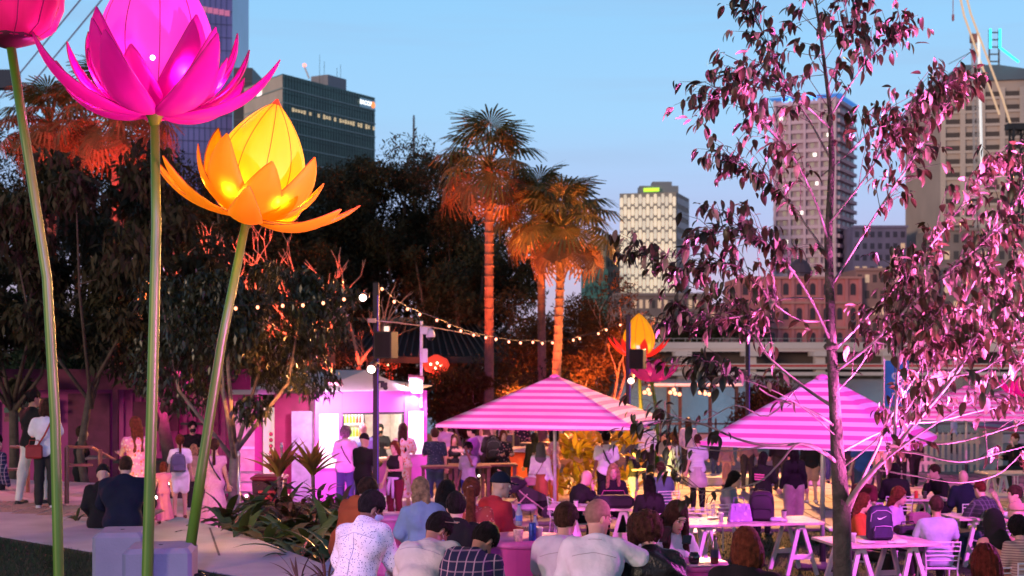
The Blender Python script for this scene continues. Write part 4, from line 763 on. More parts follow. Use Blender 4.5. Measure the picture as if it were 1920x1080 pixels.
# ------------------------------------------------------------------ plants
def frond_mesh(name, L, w, bend, m, ns=6, fold=.25):
    vs = []; fs = []
    for i in range(ns + 1):
        u = i / ns; ww = w * sin(pi * (.08 + .92 * u) ** .8) if u < 1 else .002; a = bend * u; x = L * (sin(a) / bend if bend else u); z = L * ((1 - cos(a)) / bend if bend else 0)
        vs += [(x, -ww, -z + fold * ww), (x, 0, -z), (x, ww, -z + fold * ww)]
    for i in range(ns): a = i * 3; fs += [(a, a + 3, a + 4, a + 1), (a + 1, a + 4, a + 5, a + 2)]
    me = bpy.data.meshes.new(name); me.from_pydata(vs, [], fs); me.materials.append(m); me.polygons.foreach_set('use_smooth', [True] * len(fs)); return me
def leafy(name, label, cat, loc, meshes, n, rr, up=(.2, 1.3), sc=(.7, 1.15), group=None, r0=.03, zr=(0, .05)):
    t = thing(name, label, cat, loc, 0, group)
    for k in range(n):
        az = k * 2.399 + rr.uniform(-.3, .3); o = bpy.data.objects.new('leaf', rr.choice(meshes)); COL.objects.link(o); o.parent = t; s = rr.uniform(*sc)
        o.matrix_local = Matrix.Translation((r0 * cos(az), r0 * sin(az), rr.uniform(*zr))) @ Matrix.Rotation(az, 4, 'Z') @ Matrix.Rotation(-rr.uniform(*up), 4, 'Y') @ Matrix.Rotation(rr.uniform(-.4, .4), 4, 'X') @ Matrix.Scale(s, 4)
    return t
BEDL = [frond_mesh('leaf', .50, .055, 1.5, mat('bed_leaf', (.050, .080, .018), .4, .5, 5, spec=.6, trans=.15)), frond_mesh('leaf', .42, .06, 1.9, mat('bed_leaf_brown', (.10, .075, .025), .45, .4, 5, trans=.15)), frond_mesh('leaf', .55, .045, 1.1, MATS['bed_leaf'])]
rr = random.Random(31); k = 0
spots_ = [(430, 985), (470, 968), (515, 990), (560, 985), (600, 968), (640, 992), (500, 1020), (545, 1010), (590, 1030), (635, 1020), (680, 1005), (455, 1005), (700, 1035), (610, 1052), (660, 1045), (720, 985), (560, 1045), (740, 1020), (340, 992), (318, 1003), (425, 965), (480, 948), (535, 962), (610, 1000), (650, 970), (575, 1012), (700, 1010), (640, 1058)]
where = ['leftmost in the bed', 'behind the pale strip', 'in the middle row', 'near the two cordylines', 'with bright pink path behind', 'close to the dotted-shirt man', 'overhanging the path edge', 'half in shadow', 'at the path corner', 'tallest of its row', 'behind the dotted shirt', 'beside the walkway', 'beneath the dotted sleeve', 'low at the path end', 'with upright blades', 'behind the orange sweater', 'flopping over the concrete', 'between the first two men', 'small, by the pale walkway', 'small, behind the navy hoodie', 'at the far left tip of the bed', 'furthest back near the bin', 'below the left cordyline', 'centre, tallest blades', 'right under the orange sweater man', 'half over the front row of the bed', 'touching the first man elbow', 'lowest right by the spiky plant']
for (px, py), wh in zip(spots_, where):
    d = (CZ - 1.05) * FP / (py + 14 - HY); leafy('strap_leaf_plant', 'arching dark green strap-leaf plant, ' + wh, 'plant', (XP(px, d), d, 1.0), BEDL, 16 if px > 350 else 7, rr, (.1, 1.45), (.9, 1.5) if px > 350 else (.4, .6), 'strap-leaf plants in the garden bed', zr=(.0, .12))
DKL = [frond_mesh('leaf', .42, .045, 1.2, mat('dark_red_leaf', (.055, .028, .022), .4, .4, 5)), frond_mesh('leaf', .36, .05, 1.6, mat('bronze_leaf', (.12, .05, .03), .42, .4, 5))]
for i, (px, py, d) in enumerate(((520, 905, 21), (560, 925, 20.4), (600, 915, 20.8), (545, 950, 19.6), (590, 955, 19.4), (635, 940, 20), (505, 940, 20.2))):
    z = CZ - (py - HY) * d / FP - .35; leafy('bronze_plant', 'bronze-red leafy plant under the cordylines, ' + ['at the back left', 'front centre', 'at the back right', 'lowest left', 'lowest right', 'nearest the orange sweater', 'leftmost low one'][i], 'plant', (XP(px, d), d, z), DKL, 22, rr, (-.1, 1.4), (.6, 1.0), 'bronze plants under the cordylines', zr=(-.1, .35), r0=.12)
CORD = [frond_mesh('leaf', .62, .055, .5, mat('cordyline_leaf', (.24, .20, .03), .45, .4, 4, trans=.35, tint=(.32, .18, .05)), fold=.5), frond_mesh('leaf', .55, .05, .8, MATS['cordyline_leaf'], fold=.5)]
for (px, py, d, lab) in ((522, 872, 22.6, 'left upright cordyline with orange-tinged blades beside the bin'), (586, 870, 22.9, 'right upright cordyline with golden blades in front of the kiosk corner')):
    p = P(px, py + 22, d); t = leafy('cordyline', lab, 'plant', (p.x, p.y, p.z), CORD, 24, rr, (.65, 1.55), (.75, 1.15), 'cordylines in front of the kiosk'); b = MB(); b.path([(0, 0, -1.0), (.02, 0, -.4), (0, 0, .06)], [.035, .03, .03], 7); b.build('stem', M_BARK, t, smooth=True)
CRO = [frond_mesh('leaf', .55, .085, .6, mat('croton_leaf', (.34, .30, .02), .4, .4, 5, trans=.35, tint=(.42, .22, .03)), fold=.4), frond_mesh('leaf', .5, .075, 1.1, MATS['croton_leaf'], fold=.4)]
for i, (px, d) in enumerate(((1058, 34), (1082, 33.6), (1106, 34.2), (1132, 33.5), (1155, 34.4), (1180, 34), (1095, 35))):
    for lvl in range(2):
        lw = ['by the umbrella pole', 'second from the pole', 'behind the white tee man', 'right of the white tee man', 'behind the boy', 'furthest right', 'tallest at the back'][i] + (', upper tuft' if lvl else ', lower tuft')
        leafy('golden_shrub', 'golden-lit broad-leaf shrub ' + lw, 'plant', (XP(px, d), d, .15 + .85 * lvl), CRO, 16, rr, (.3, 1.5), (.8, 1.3), 'golden-lit shrubs beside the umbrella', zr=(-.1, .4), r0=.1)
SPK = [frond_mesh('leaf', .32, .012, .6, mat('dry_leaf', (.10, .05, .03), .6, .4, 5))]
for px, d, lab in ((560, 12.2, 'dry spiky seedling at the bottom edge below the path end'), (612, 12.0, 'brown spiky plant at the bottom edge beside the belt of the dotted-shirt man')): leafy('spiky_plant', lab, 'plant', (XP(px, d), d, CZ - (1095 - HY) * d / FP), SPK, 11, rr, (.5, 1.5), (.7, 1.1))
leafy('small_fern', 'small green fern at the terrace edge left of the seated dark pair', 'plant', (XP(142, 19.4), 19.4, ZT - .02), BEDL, 9, rr, (.5, 1.4), (.35, .5))
# ------------------------------------------------------------------ kiosk
KZ = 0.0
ky = 33.0; kx0, kx1 = XP(590, 32.2), XP(800, 34.4)
kio = thing('drinks_kiosk', 'magenta and white drinks kiosk with a serving hatch and floodlit front under a pointed tent', 'kiosk', (0, 0, 0))
KM = mat('kiosk_panel', (.62, .15, .55), .6, .06, 2); KD = mat('kiosk_side_maroon', (.20, .02, .06), .7, .15, 3); KG = mat('kiosk_grey_door', (.28, .27, .34), .6)
A = (kx0, 32.2); B = (kx1 + .06, 33.3); fk = Fac(A, B, KZ, 2.6); Lk = fk.L
def kb(nm, u, w, du, dw, th, out, m, par=kio): b = MB(); fk.box(b, u, w, du, dw, th, out); return b.build(nm, m, par)
hx0, hx1 = Lk * .235, Lk * .79; h0, h1 = 1.02, 2.08
kb('front_panel', hx0 / 2, 1.3, hx0, 2.6, .08, 0, KM); kb('front_panel', (hx1 + Lk) / 2, 1.3, Lk - hx1, 2.6, .08, 0, KM)
kb('front_panel', (hx0 + hx1) / 2, (h1 + 2.6) / 2, hx1 - hx0 - .004, 2.6 - h1, .08, 0, KM); kb('front_panel', (hx0 + hx1) / 2, h0 / 2, hx1 - hx0 - .004, h0, .08, 0, KM)
for u in (Lk * .235, Lk * .51, Lk * .79): kb('panel_seam', u, 2.34, .012, .5, .01, .045, mat('seam_grey', (.3, .15, .3)))
kb('counter', (hx0 + hx1) / 2, h0 + .02, hx1 - hx0 + .1, .05, .5, .1, mat('counter_wood', (.45, .28, .14), .5))
kb('menu_board', Lk * .115, 1.48, Lk * .165, 1.22, .03, .07, mat('menu_white', (.85, .84, .82), .4, .03, emit=(1, .97, .93), estr=.65)); kb('menu_board', Lk * .895, 1.62, Lk * .135, 1.0, .03, .07, MATS['menu_white'])
kb('hatch_frame', Lk * .512, h1 + .01, hx1 - hx0, .05, .12, .02, mat('frame_dark', (.05, .04, .05))); kb('hatch_frame', hx0 + .02, (h0 + h1) / 2, .04, h1 - h0 - .06, .12, .02, MATS['frame_dark']); kb('hatch_frame', hx1 - .02, (h0 + h1) / 2, .04, h1 - h0 - .06, .12, .02, MATS['frame_dark'])
IN = mat('kiosk_interior', (.62, .55, .48), .7)
kb('interior_wall', Lk / 2, 1.3, Lk - .1, 2.56, .05, -2.4, IN); kb('interior_floor', Lk / 2, .03, Lk - .1, .05, 2.3, -1.2, mat('kiosk_floor', (.2, .18, .18))); kb('ceiling', Lk / 2, 2.5, Lk - .1, .05, 2.3, -1.2, IN)
kb('side_wall', .04, 1.3, .06, 2.5, 2.34, -1.23, IN); kb('side_wall', Lk - .04, 1.3, .06, 2.5, 2.34, -1.23, IN)
fu = hx0 + .66
fr_ = kb('drinks_fridge', fu, 1.1, .75, 1.9, .6, -1.9, mat('fridge_frame', (.55, .55, .55), .4))
for sh in range(5):
    kb('shelf', fu, .45 + .33 * sh, .66, .025, .1, -1.55, mat('fridge_light', (.8, .8, .8), emit=(1, .95, .85), estr=1.2), fr_)
    for i in range(8):
        b = MB(); c = fk.c(fu - .28 + i * .08, .47 + .33 * sh, -1.52); b.lathe([(.03, 0), (.03, .15), (.012, .2), (.012, .24)], 8, c); b.build('bottle', mat('bottle_' + ['lime', 'amber', 'red', 'green'][(sh + i // 3) % 4], [(.25, .45, .05), (.5, .25, .03), (.5, .05, .04), (.05, .3, .08)][(sh + i // 3) % 4], .25), fr_)
b = MB(); c = fk.c(fu + .5, .9, -2.1); b.box((c[0], c[1], 1.35), (.06, .3, 2.3), fk.rz); b.build('partition', MATS['frame_dark'], kio)
al = bpy.data.lights.new('kiosk_ceiling_light', 'AREA'); al.energy = 130; al.size = 1.2; al.color = (1, .9, .78); ao = bpy.data.objects.new('kiosk_ceiling_light', al); COL.objects.link(ao); ao.location = fk.c(Lk * .5, 2.44, -1.0)
# pointed marquee roof over the kiosk
TN = mat('tent_canvas', (.62, .64, .62), .7, .05, 3, .2, 20); ap = P(686, 694, 34.5); e0 = fk.c(-.05, 2.62, .12); e1 = fk.c(Lk * .86, 2.62, .12); bk0 = P(553, 731, 37.5); rb0 = P(560, 694, 38.5)
b = MB(); b.add([e0, e1, ap, (rb0.x, rb0.y + .5, rb0.z), (bk0.x - .6, bk0.y - 3.5, 2.62), (e1[0] + .2, e1[1] + 4.5, 2.62)], [(0, 1, 2), (0, 2, 3, 4), (1, 5, 3, 2)]); b.build('tent_roof', TN, kio, thick=.02)
kl = Vector(e0); b = MB(); b.box(((kl.x + bk0.x) / 2 - .4, 33.8, 2.56), (2.3, .04, .14), 0); b.build('tent_valance', TN, kio)
# side container: maroon panel, grey door
for i, (px0, px1, d, zt_, m_, nm) in enumerate(((547, 589, 32.4, 2.15, KG, 'side_door'), (515, 589, 32.6, 2.55, KD, 'side_wall_panel'))):
    b = MB(); x0, x1 = XP(px0, d), XP(px1, d); b.box(((x0 + x1) / 2, d, zt_ / 2), (x1 - x0, .06, zt_)); b.build(nm, m_, kio)
# flood arms
for (px, py, d, e, lab) in ((622, 722, 31.6, 210, 'left floodlight on an arm above the kiosk front'), (776, 714, 33.4, 210, 'right floodlight on an arm above the kiosk front')):
    p = P(px, py, d - .35); t = thing('arm_floodlight', lab, 'floodlight', (p.x, p.y, p.z), 0, 'floodlights over the kiosk front'); b = MB(); b.box((.05, .02, .06), (.36, .20, .05), M=Matrix.Rotation(.1, 3, 'Y') @ Matrix.Rotation(-.5, 3, 'X')); b.build('head', mat('flood_head', (.35, .12, .14), .4), t)
    b = MB(); b.path([(-.22, .35, -.12), (-.18, .2, .02), (0, .02, .09)], .012, 5); b.path([(0, .02, .09), (.12, .02, .18)], .01, 4); b.build('arm', M_DARK, t)
    l = spot('kiosk_wash', (p.x + .02, p.y - .1, p.z + .02), (p.x + .02, p.y + .75, p.z - 1.0), e * 2.2, (1, .62, 1), 130, .8, .1)
spot('kiosk_violet', (-4.2, 28.2, .3), (-4.2, 32.6, .9), 700, (1, .03, .8), 70, .8, .1); point('kiosk_gable_wash', fk.c(Lk * .45, 2.8, .9), 60, (1, .40, .95), .1)
# second building left: magenta container bar with openings
con = thing('container_bar', 'long magenta-painted container bar with an open serving side behind the left trees', 'kiosk', (0, 0, 0))
MC = mat('container_magenta', (.42, .04, .22), .65, .1, 2); x0, x1 = XP(-120, 33.5), XP(472, 33.5)
def cb(nm, px0, px1, z0, z1, d, m, th=.08): b = MB(); a, c = XP(px0, d), XP(px1, d); b.box(((a + c) / 2, d, (z0 + z1) / 2), (c - a, th, z1 - z0)); return b.build(nm, m, con)
cb('back_wall', -200, 470, 0, 2.9, 34.4, MC); cb('counter_front', 225, 415, 0, 1.0, 32.4, mat('counter_dark', (.05, .02, .04), .6)); cb('counter_top', 220, 418, 1.0, 1.06, 32.3, M_DARK, .7)
cb('fascia', -200, 470, 2.62, 3.1, 33.2, mat('fascia_maroon', (.15, .02, .07), .7)); cb('post', 212, 222, 0, 2.62, 33.0, MATS['fascia_maroon'], .12); cb('post', 416, 424, 0, 2.62, 33.0, MATS['fascia_maroon'], .12)
cb('white_door', 440, 478, .15, 2.35, 33.0, mat('door_cream', (.62, .45, .45), .6)); cb('door_rail', 441, 477, 1.25, 1.31, 32.94, M_WHITE, .04); cb('panel', 478, 492, 0, 2.5, 33.0, MC); cb('lit_doorway', 494, 515, .4, 2.2, 33.3, mat('doorway_lit', (.8, .75, .65), .6, emit=(1, .85, .68), estr=.6)); cb('side_panel', 515, 530, 0, 2.5, 32.9, KD)
for i, (a_, b_2, z0_, z1_) in enumerate(((10, 60, 1.9, 2.5), (70, 96, 1.7, 2.4), (128, 206, .1, 2.5), (250, 300, 1.7, 2.3), (310, 335, 1.6, 2.2), (384, 410, 1.5, 2.4), (-60, -5, .9, 2.3))): cb('dark_panel' if i == 2 else 'menu_frame', a_, b_2, z0_, z1_, 34.28, MATS['fascia_maroon'], .06)
for i in range(14): b = MB(); c_ = P(14 + (i % 5) * 19, 752 + (i // 5) * 17, 33.8); b.box(c_, (.16, .02, .12)); b.build('picture', mat('picture_' + 'abc'[i % 3], [(.35, .28, .06), (.28, .08, .12), (.08, .14, .12)][i % 3]), con)
for i in range(11): cb('corrugation', 228 + i * 17, 232 + i * 17, 1.1, 2.6, 34.33, MC, .05)
cb('shelf', 340, 400, 1.75, 1.8, 34.2, M_DARK, .25); cb('menu_strip', 20, 80, 1.9, 2.4, 33.9, mat('dark_menu', (.03, .02, .03)), .03)
b = MB(); fx = XP(508, 33.1)
for i in range(7): b.ball((fx, 33.1, .75 + .14 * i), (.05, .04, .05), 7, 5)
tag(b.build('ticket_garland', mat('red_white_garland', (.7, .12, .12), .5, .8, 20)), 'red and white garland hanging in the lit doorway left of the kiosk', 'garland')
# wheelie bin, stanchions with rope, steps
bn = thing('wheelie_bin', 'dark wheelie bin with a red label beside the left cordyline', 'bin', (XP(506, 27.5), 27.5, 0.05)); b = MB(); b.add([(-.24, -.28, .08), (.24, -.28, .08), (.24, .24, .08), (-.24, .24, .08), (-.29, -.34, .98), (.29, -.34, .98), (.29, .32, .98), (-.29, .32, .98)], [(0, 1, 2, 3), (4, 7, 6, 5), (0, 4, 5, 1), (1, 5, 6, 2), (2, 6, 7, 3), (3, 7, 4, 0)]); b.build('body', mat('bin_dark', (.05, .015, .02), .5), bn)
b = MB(); b.bbox((0, -.02, 1.03), (.64, .72, .08), .03); b.build('lid', mat('bin_lid_red', (.22, .02, .04), .4), bn); b = MB(); b.box((0, -.325, .6), (.34, .015, .4)); b.build('label_plate', mat('bin_label', (.6, .06, .05), .5), bn)
for s_ in (-.22, .22): b = MB(); b.lathe([(.1, -.03), (.1, .03)], 12, (s_, .28, .1), M=Matrix.Rotation(R(90), 3, 'Y')); b.build('wheel', M_DARK, bn)
st = None
for px, py, d, lab in ((448, 952, 25.6, 'chrome rope stanchion left of the bin'), (528, 930, 27.2, 'chrome rope stanchion between the cordylines')):
    z = CZ - (py - HY) * d / FP
    if st is None:
        st = thing('rope_stanchion', lab, 'stanchion', (XP(px, d), d, max(0.06, z)), 0, 'rope barrier posts'); b = MB(); b.lathe([(.17, 0), (.17, .02), (.03, .05), (.022, .9), (.03, .92), (.035, .96), (.02, .99)], 16); b.build('post', M_STEEL, st, smooth=True); b = MB(); b.ball((0, 0, 1.0), .028, 8, 6); b.build('finial', M_STEEL, st)
    else: copy_tree(st, lab, (XP(px, d), d, max(.04, z)))
a, c = Vector((XP(448, 25.6), 25.6, 1.0)), Vector((XP(528, 27.2), 27.2, 1.0)); b = MB(); b.path([a.lerp(c, u) - Vector((0, 0, .45 * 4 * u * (1 - u))) for u in np.linspace(0, 1, 12)], .022, 6); tag(b.build('barrier_rope', M_DARK, smooth=True), 'black sagging rope slung between the two chrome stanchions', 'rope')
sp_ = thing('metal_steps', 'small metal steps leading to the cream door', 'steps', (XP(452, 31.5), 31.5, 0)); 
for k in range(4): b = MB(); b.box((0, -.3 + .25 * k, .2 + .2 * k), (.7, .26, .03)); b.build('tread', M_STEEL, sp_)
b = MB(); b.path([(-.36, -.45, .05), (-.36, .5, .8)], .02, 4); b.path([(.36, -.45, .05), (.36, .5, .8)], .02, 4); b.build('stringer', M_STEEL, sp_)
# ------------------------------------------------------------------ pavilion
pa = thing('pavilion', 'low dark seam-metal roof pavilion on black posts behind the kiosk', 'pavilion', (0, 0, 0)); RM = mat('pavilion_roof', (.060, .062, .066), .45, .2, 1, metal=.3)
E = [P(560, 668, 45), P(968, 669, 45)]; zE = E[0].z; T0 = P(648, 606, 50); T1 = P(905, 607, 50); b = MB(); b.add([E[0], E[1], T1, T0, Vector((E[0].x, 55, zE)), Vector((E[1].x, 55, zE))], [(0, 1, 2, 3), (0, 3, 4), (1, 5, 2), (3, 2, 5, 4)]); b.build('roof', RM, pa, thick=.08)
b = MB(); b.box(((E[0].x + E[1].x) / 2, 45, zE - .12), (E[1].x - E[0].x, .12, .2)); b.build('fascia', M_DARK, pa)
for i in range(30):
    u = i / 29; a = E[0].lerp(E[1], u); c = T0.lerp(T1, u); b = MB(); b.path([a + Vector((0, -.02, .06)), c + Vector((0, -.02, .06))], .03, 4); b.build('standing_seam', mat('seam_metal', (.10, .10, .11), .4), pa)
b = MB(); b.box(((T0.x + T1.x) / 2, 50, T0.z + .12), (T1.x - T0.x, .5, .16)); b.build('ridge_cap', mat('ridge_teal', (.07, .18, .15), .5), pa)
for px in (596, 700, 828, 850): b = MB(); b.box((XP(px, 46), 46 + (px == 828), zE / 2), (.28, .28, zE - .15)); b.build('post', mat('post_brown_black', (.03, .018, .015), .7), pa)
for px in (810, 872): b = MB(); b.path([(XP(px, 46), 46, zE - .2), (XP(842, 46), 46, zE - 1.2)], .07, 4); b.build('brace', MATS['post_brown_black'], pa)
for i, (px, py, d) in enumerate(((818, 690, 44.5), (730, 684, 47))):
    lan = thing('red_lantern', ['large red cloth lantern hanging under the pavilion eave', 'small red lantern glowing beside the black lamp pole'][i], 'lantern', P(px, py, d), 0, 'red hanging lanterns'); b = MB(); b.lathe([(.05, .42), (.34, .28), (.42, .1), (.34, -.08), (.12, -.16)], 14, (0, 0, 0), lambda a, z: 1 + .07 * sin(5 * a)); b.build('shade', mat('lantern_red', (.6, .05, .03), .6, emit=(1, .06, .03), estr=.8), lan, smooth=True); b = MB(); [b.path([(x, 0, -.14), (x * 1.1, 0, -.5 - .3 * (k % 2))], .03, 4) for k, x in enumerate((-.1, 0, .1))]; b.build('tassel', MATS['lantern_red'], lan)
    b = MB(); [b.ball((x, -.42, z), .035, 6, 5) for x, z in ((-.15, .12), (.05, .16), (.17, .08), (0, .0))]; b.build('bulb', mat('bulb_warm', (1, .8, .6), emit=(1, .62, .35), estr=8), lan)
point('pavilion_red', P(800, 700, 44.5), 60, (1, .08, .05), .3)
# ------------------------------------------------------------------ striped umbrellas
STR = mat('umbrella_stripes', (.70, .60, .70), .8, .10, 1.3, .55, 2.2, trans=.18); t = STR.node_tree; b_ = [x for x in t.nodes if x.type == 'BSDF_PRINCIPLED'][0]; base = b_.inputs['Base Color'].links[0].from_socket
co_ = [x for x in t.nodes if x.type == 'TEX_COORD'][0]; sp2 = t.nodes.new('ShaderNodeSeparateXYZ'); t.links.new(co_.outputs['Object'], sp2.inputs[0]); ml = t.nodes.new('ShaderNodeMath'); ml.operation = 'MULTIPLY'; ml.inputs[1].default_value = 8.6; t.links.new(sp2.outputs['Z'], ml.inputs[0])
fr2 = t.nodes.new('ShaderNodeMath'); fr2.operation = 'FRACT'; t.links.new(ml.outputs[0], fr2.inputs[0]); lt = t.nodes.new('ShaderNodeMath'); lt.operation = 'LESS_THAN'; lt.inputs[1].default_value = .5; t.links.new(fr2.outputs[0], lt.inputs[0]); mx = t.nodes.new('ShaderNodeMix'); mx.data_type = 'RGBA'
t.links.new(lt.outputs[0], mx.inputs[0]); t.links.new(base, mx.inputs[6]); mx.inputs[7].default_value = (.70, .13, .42, 1)
for s_ in [l.to_socket for l in t.links if l.from_socket == base and l.to_node != mx]: t.links.new(mx.outputs[2], s_)
def umbrella(label, x, y, zg, half, zeave, zapex, rz, seed=0, pole=True, text=None):
    t = thing('striped_umbrella', label, 'umbrella', (x, y, zg), rz, 'pink and white striped square umbrellas'); h0 = zeave - zg; h1 = zapex - zg; n = 12
    for k in range(4):
        M_ = Matrix.Rotation(k * pi / 2, 3, 'Z'); b = MB(); vs = []; r_ = 10
        for i in range(r_ + 1):
            u = i / r_; w = .07 + (half - .07) * u
            for j in range(n + 1):
                v = -1 + 2 * j / n; sag = .055 * sin(pi * u) * (1 - v * v) * half / 1.8 + .04 * u * (1 - v * v); vs.append(M_ @ Vector((v * w, -w, h1 - (h1 - h0) * u - sag * .7)))
        fs = [(i * (n + 1) + j, (i + 1) * (n + 1) + j, (i + 1) * (n + 1) + j + 1, i * (n + 1) + j + 1) for i in range(r_) for j in range(n)]
        b.add(vs, fs); b.build('canopy_panel', STR, t, smooth=True, thick=.008)
        e = [v for v in vs[-(n + 1):]]; b = MB(); b.add(e + [v - Vector((0, 0, .06)) for v in e], [(j, n + 1 + j, n + 2 + j, j + 1) for j in range(n)]); b.build('valance', STR, t, thick=.008)
        c = M_ @ Vector((half, -half, h0)); b = MB(); b.path([(0, 0, h1 - .04), c - Vector((0, 0, .03))], .014, 4); b.path([(0, 0, h0 + .12), c * .5 + Vector((0, 0, h1 * .5 - .06))], .012, 4); b.build('rib', M_DARK, t)
    b = MB(); b.lathe([(.13, h1 - .06), (.10, h1 + .02), (.02, h1 + .05)], 10); b.build('cap', mat('umbrella_cap', (.7, .15, .45), .7), t)
    if pole:
        b = MB(); b.path([(0, 0, .3), (0, 0, h1)], .034, 10); b.build('pole', mat('pole_silver', (.62, .58, .62), .35, metal=.3), t, smooth=True); b = MB(); b.path([(0, 0, .02), (0, 0, .42)], .048, 10); b.build('sleeve', M_DARK, t)
        b = MB(); b.lathe([(.11, h0 + .08), (.11, h0 + .16)], 8); b.build('runner', M_DARK, t); b = MB(); b.bbox((0, 0, .04), (.7, .7, .08), .02); b.build('base', mat('base_grey', (.1, .1, .1)), t)
    if text: text_mesh('lettering', text, .16, M_WHITE, t, (0, -half - .012, h0 + .0), (R(90), 0, 0), .002)
    return t
umbrella('near pink-striped umbrella over the plaza, left of the sapling', .87, 28.9, .01, 1.92, 2.10, 3.0, R(-15))
umbrella('pink-striped umbrella directly behind the sapling trunk', XP(1548, 21), 21.2, ground(21), 1.46, 2.22, 3.12, R(-24))
umbrella('far pink-striped umbrella near the right edge beyond the picket fence line', XP(1812, 39), 39, .01, 1.7, CZ - (778 - HY) * 39 / FP, CZ - (726 - HY) * 39 / FP, R(-8))
umbrella('farthest pink umbrella cut by the right edge, lettered valance', XP(1945, 44), 44, .01, 1.75, CZ - (752 - HY) * 44 / FP, CZ - (718 - HY) * 44 / FP, R(4), text='gingers')
umbrella('low pink umbrella at the right edge under the lotus', XP(1930, 41), 41, .01, 1.2, CZ - (800 - HY) * 41 / FP, CZ - (782 - HY) * 41 / FP, R(10))
# ------------------------------------------------------------------ poles, speakers, cameras, festoon lights
def speaker(label, p, w, h, rz=0):
    t = thing('loudspeaker', label, 'speaker', p, rz, 'black loudspeakers on poles'); b = MB(); b.bbox((0, 0, 0), (w, w * .9, h), .015); b.build('cabinet', mat('speaker_black', (.006, .005, .005), .55), t); b = MB(); b.box((0, -w * .455, 0), (w * .86, .012, h * .9)); b.build('grille', mat('grille_black', (.006, .006, .007), .9), t); b = MB(); b.box((0, w * .1, h / 2 + .05), (.1, .05, .1)); b.build('bracket', M_STEEL, t); return t
def lampost(label, px, d, pyt, pyb, w):
    x = XP(px, d); zt_ = CZ - (pyt - HY) * d / FP; t = thing('light_pole', label, 'pole', (x, d, 0), 0, 'black square light poles'); b = MB(); b.bbox((0, 0, zt_ / 2), (w, w, zt_), .01); b.build('mast', mat('pole_black', (.016, .012, .016), .4), t); b = MB(); b.box((w * .35, -w * .51, zt_ * .5), (w * .12, .006, zt_ * .9)); b.build('light_channel', mat('channel_violet', (.06, .03, .3), .4, emit=(.15, .05, 1), estr=.25), t); b = MB(); b.bbox((0, 0, .02), (w * 2, w * 2, .04), .01); b.build('foot_plate', M_DARK, t); return t
lampost('tall black light pole with violet strip in front of the kiosk', 705, 27.5, 530, 900, .115); lampost('second black light pole beside the distant yellow lotus', 1178, 40, 590, 800, .13)
tag(lampost('thin dark pole rising through the left half of the sapling crown', 1402, 42, 600, 830, .12), 'thin dark pole rising through the left half of the sapling crown', 'pole')
speaker('black loudspeaker on the pole in front of the kiosk', P(724, 647, 27.2), .36, .52, -.35); speaker('black loudspeaker on the second pole beside the yellow lotus', P(1196, 673, 39.8), .40, .56, -.35)
def spotlamp(label, p, aim, s=1.0):
    t = thing('spot_lamp', label, 'spotlight', p, 0, 'spot lamps clamped to the poles'); q = (Vector(aim) - Vector(p)).normalized().to_track_quat('-Z', 'Y').to_matrix(); b = MB(); b.lathe([(.05 * s, .16 * s), (.085 * s, .14 * s), (.095 * s, -.10 * s), (.10 * s, -.14 * s), (.08 * s, -.14 * s)], 14, (0, 0, 0), None, q); b.build('housing', mat('lamp_bronze', (.12, .06, .05), .4), t, smooth=True); b = MB(); b.lathe([(.078 * s, -.146 * s), (.078 * s, -.150 * s)], 14, (0, 0, 0), None, q); b.build('lens', mat('lamp_lens', (1, .9, .8), emit=(1, .80, .62), estr=6), t); b = MB(); b.box((.1 * s, .06, .02), (.05, .14, .06)); b.build('clamp', M_DARK, t); return t
spotlamp('round spotlight shining down left of the kiosk pole', P(699, 688, 27.3), P(560, 900, 22), 1.0); spotlamp('round spotlight on the second pole', P(1184, 710, 39.8), P(1150, 900, 34), 1.1); spotlamp('bright spotlight at the top left of the kiosk pole', P(681, 556, 27.8), P(600, 800, 18), .9)
p = P(720, 722, 27.3); t = thing('pole_camera', 'small black moving-head lamp clamped to the right of the kiosk pole', 'spotlight', p); b = MB(); b.box((0, 0, 0), (.13, .1, .1)); b.ball((.03, -.02, -.05), .05); b.path([(-.1, .05, .06), (0, 0, .06)], .02, 5); b.build('body', M_DARK, t)
x = XP(790, 33.2); cc = thing('camera_pole', 'slim white pole with a dome security camera right of the kiosk roof', 'pole', (x, 33.2, 0)); b = MB(); b.path([(0, 0, 2.2), (0, 0, CZ - (602 - HY) * 33.2 / FP)], .035, 8); b.build('mast', mat('mast_lilac_white', (.7, .62, .72), .5), cc); z = CZ - (617 - HY) * 33.2 / FP
b = MB(); b.path([(0, 0, z + .02), (.16, -.02, z + .04), (.22, -.05, z - .02)], .03, 6); b.box((.07, 0, z - .05), (.16, .06, .14)); b.build('bracket', M_WHITE, cc); b = MB(); b.lathe([(.03, .0), (.07, -.03), (.105, -.12), (.11, -.19)], 14, (.22, -.05, z)); b.build('camera_housing', M_WHITE, cc, smooth=True); b = MB(); b.ball((.22, -.05, z - .20), .075); b.build('camera_dome', M_DARK, cc)
b = MB(); b.bbox((.09, -.02, z - .62), (.12, .10, .33), .01); b.build('junction_box', M_WHITE, cc); b = MB(); b.bbox((-.12, 0, 2.72), (.30, .2, .36), .01); b.build('equipment_box', M_WHITE, cc)
BULB = mat('festoon_bulb', (1, .8, .7), emit=(1, .30, .13), estr=4)
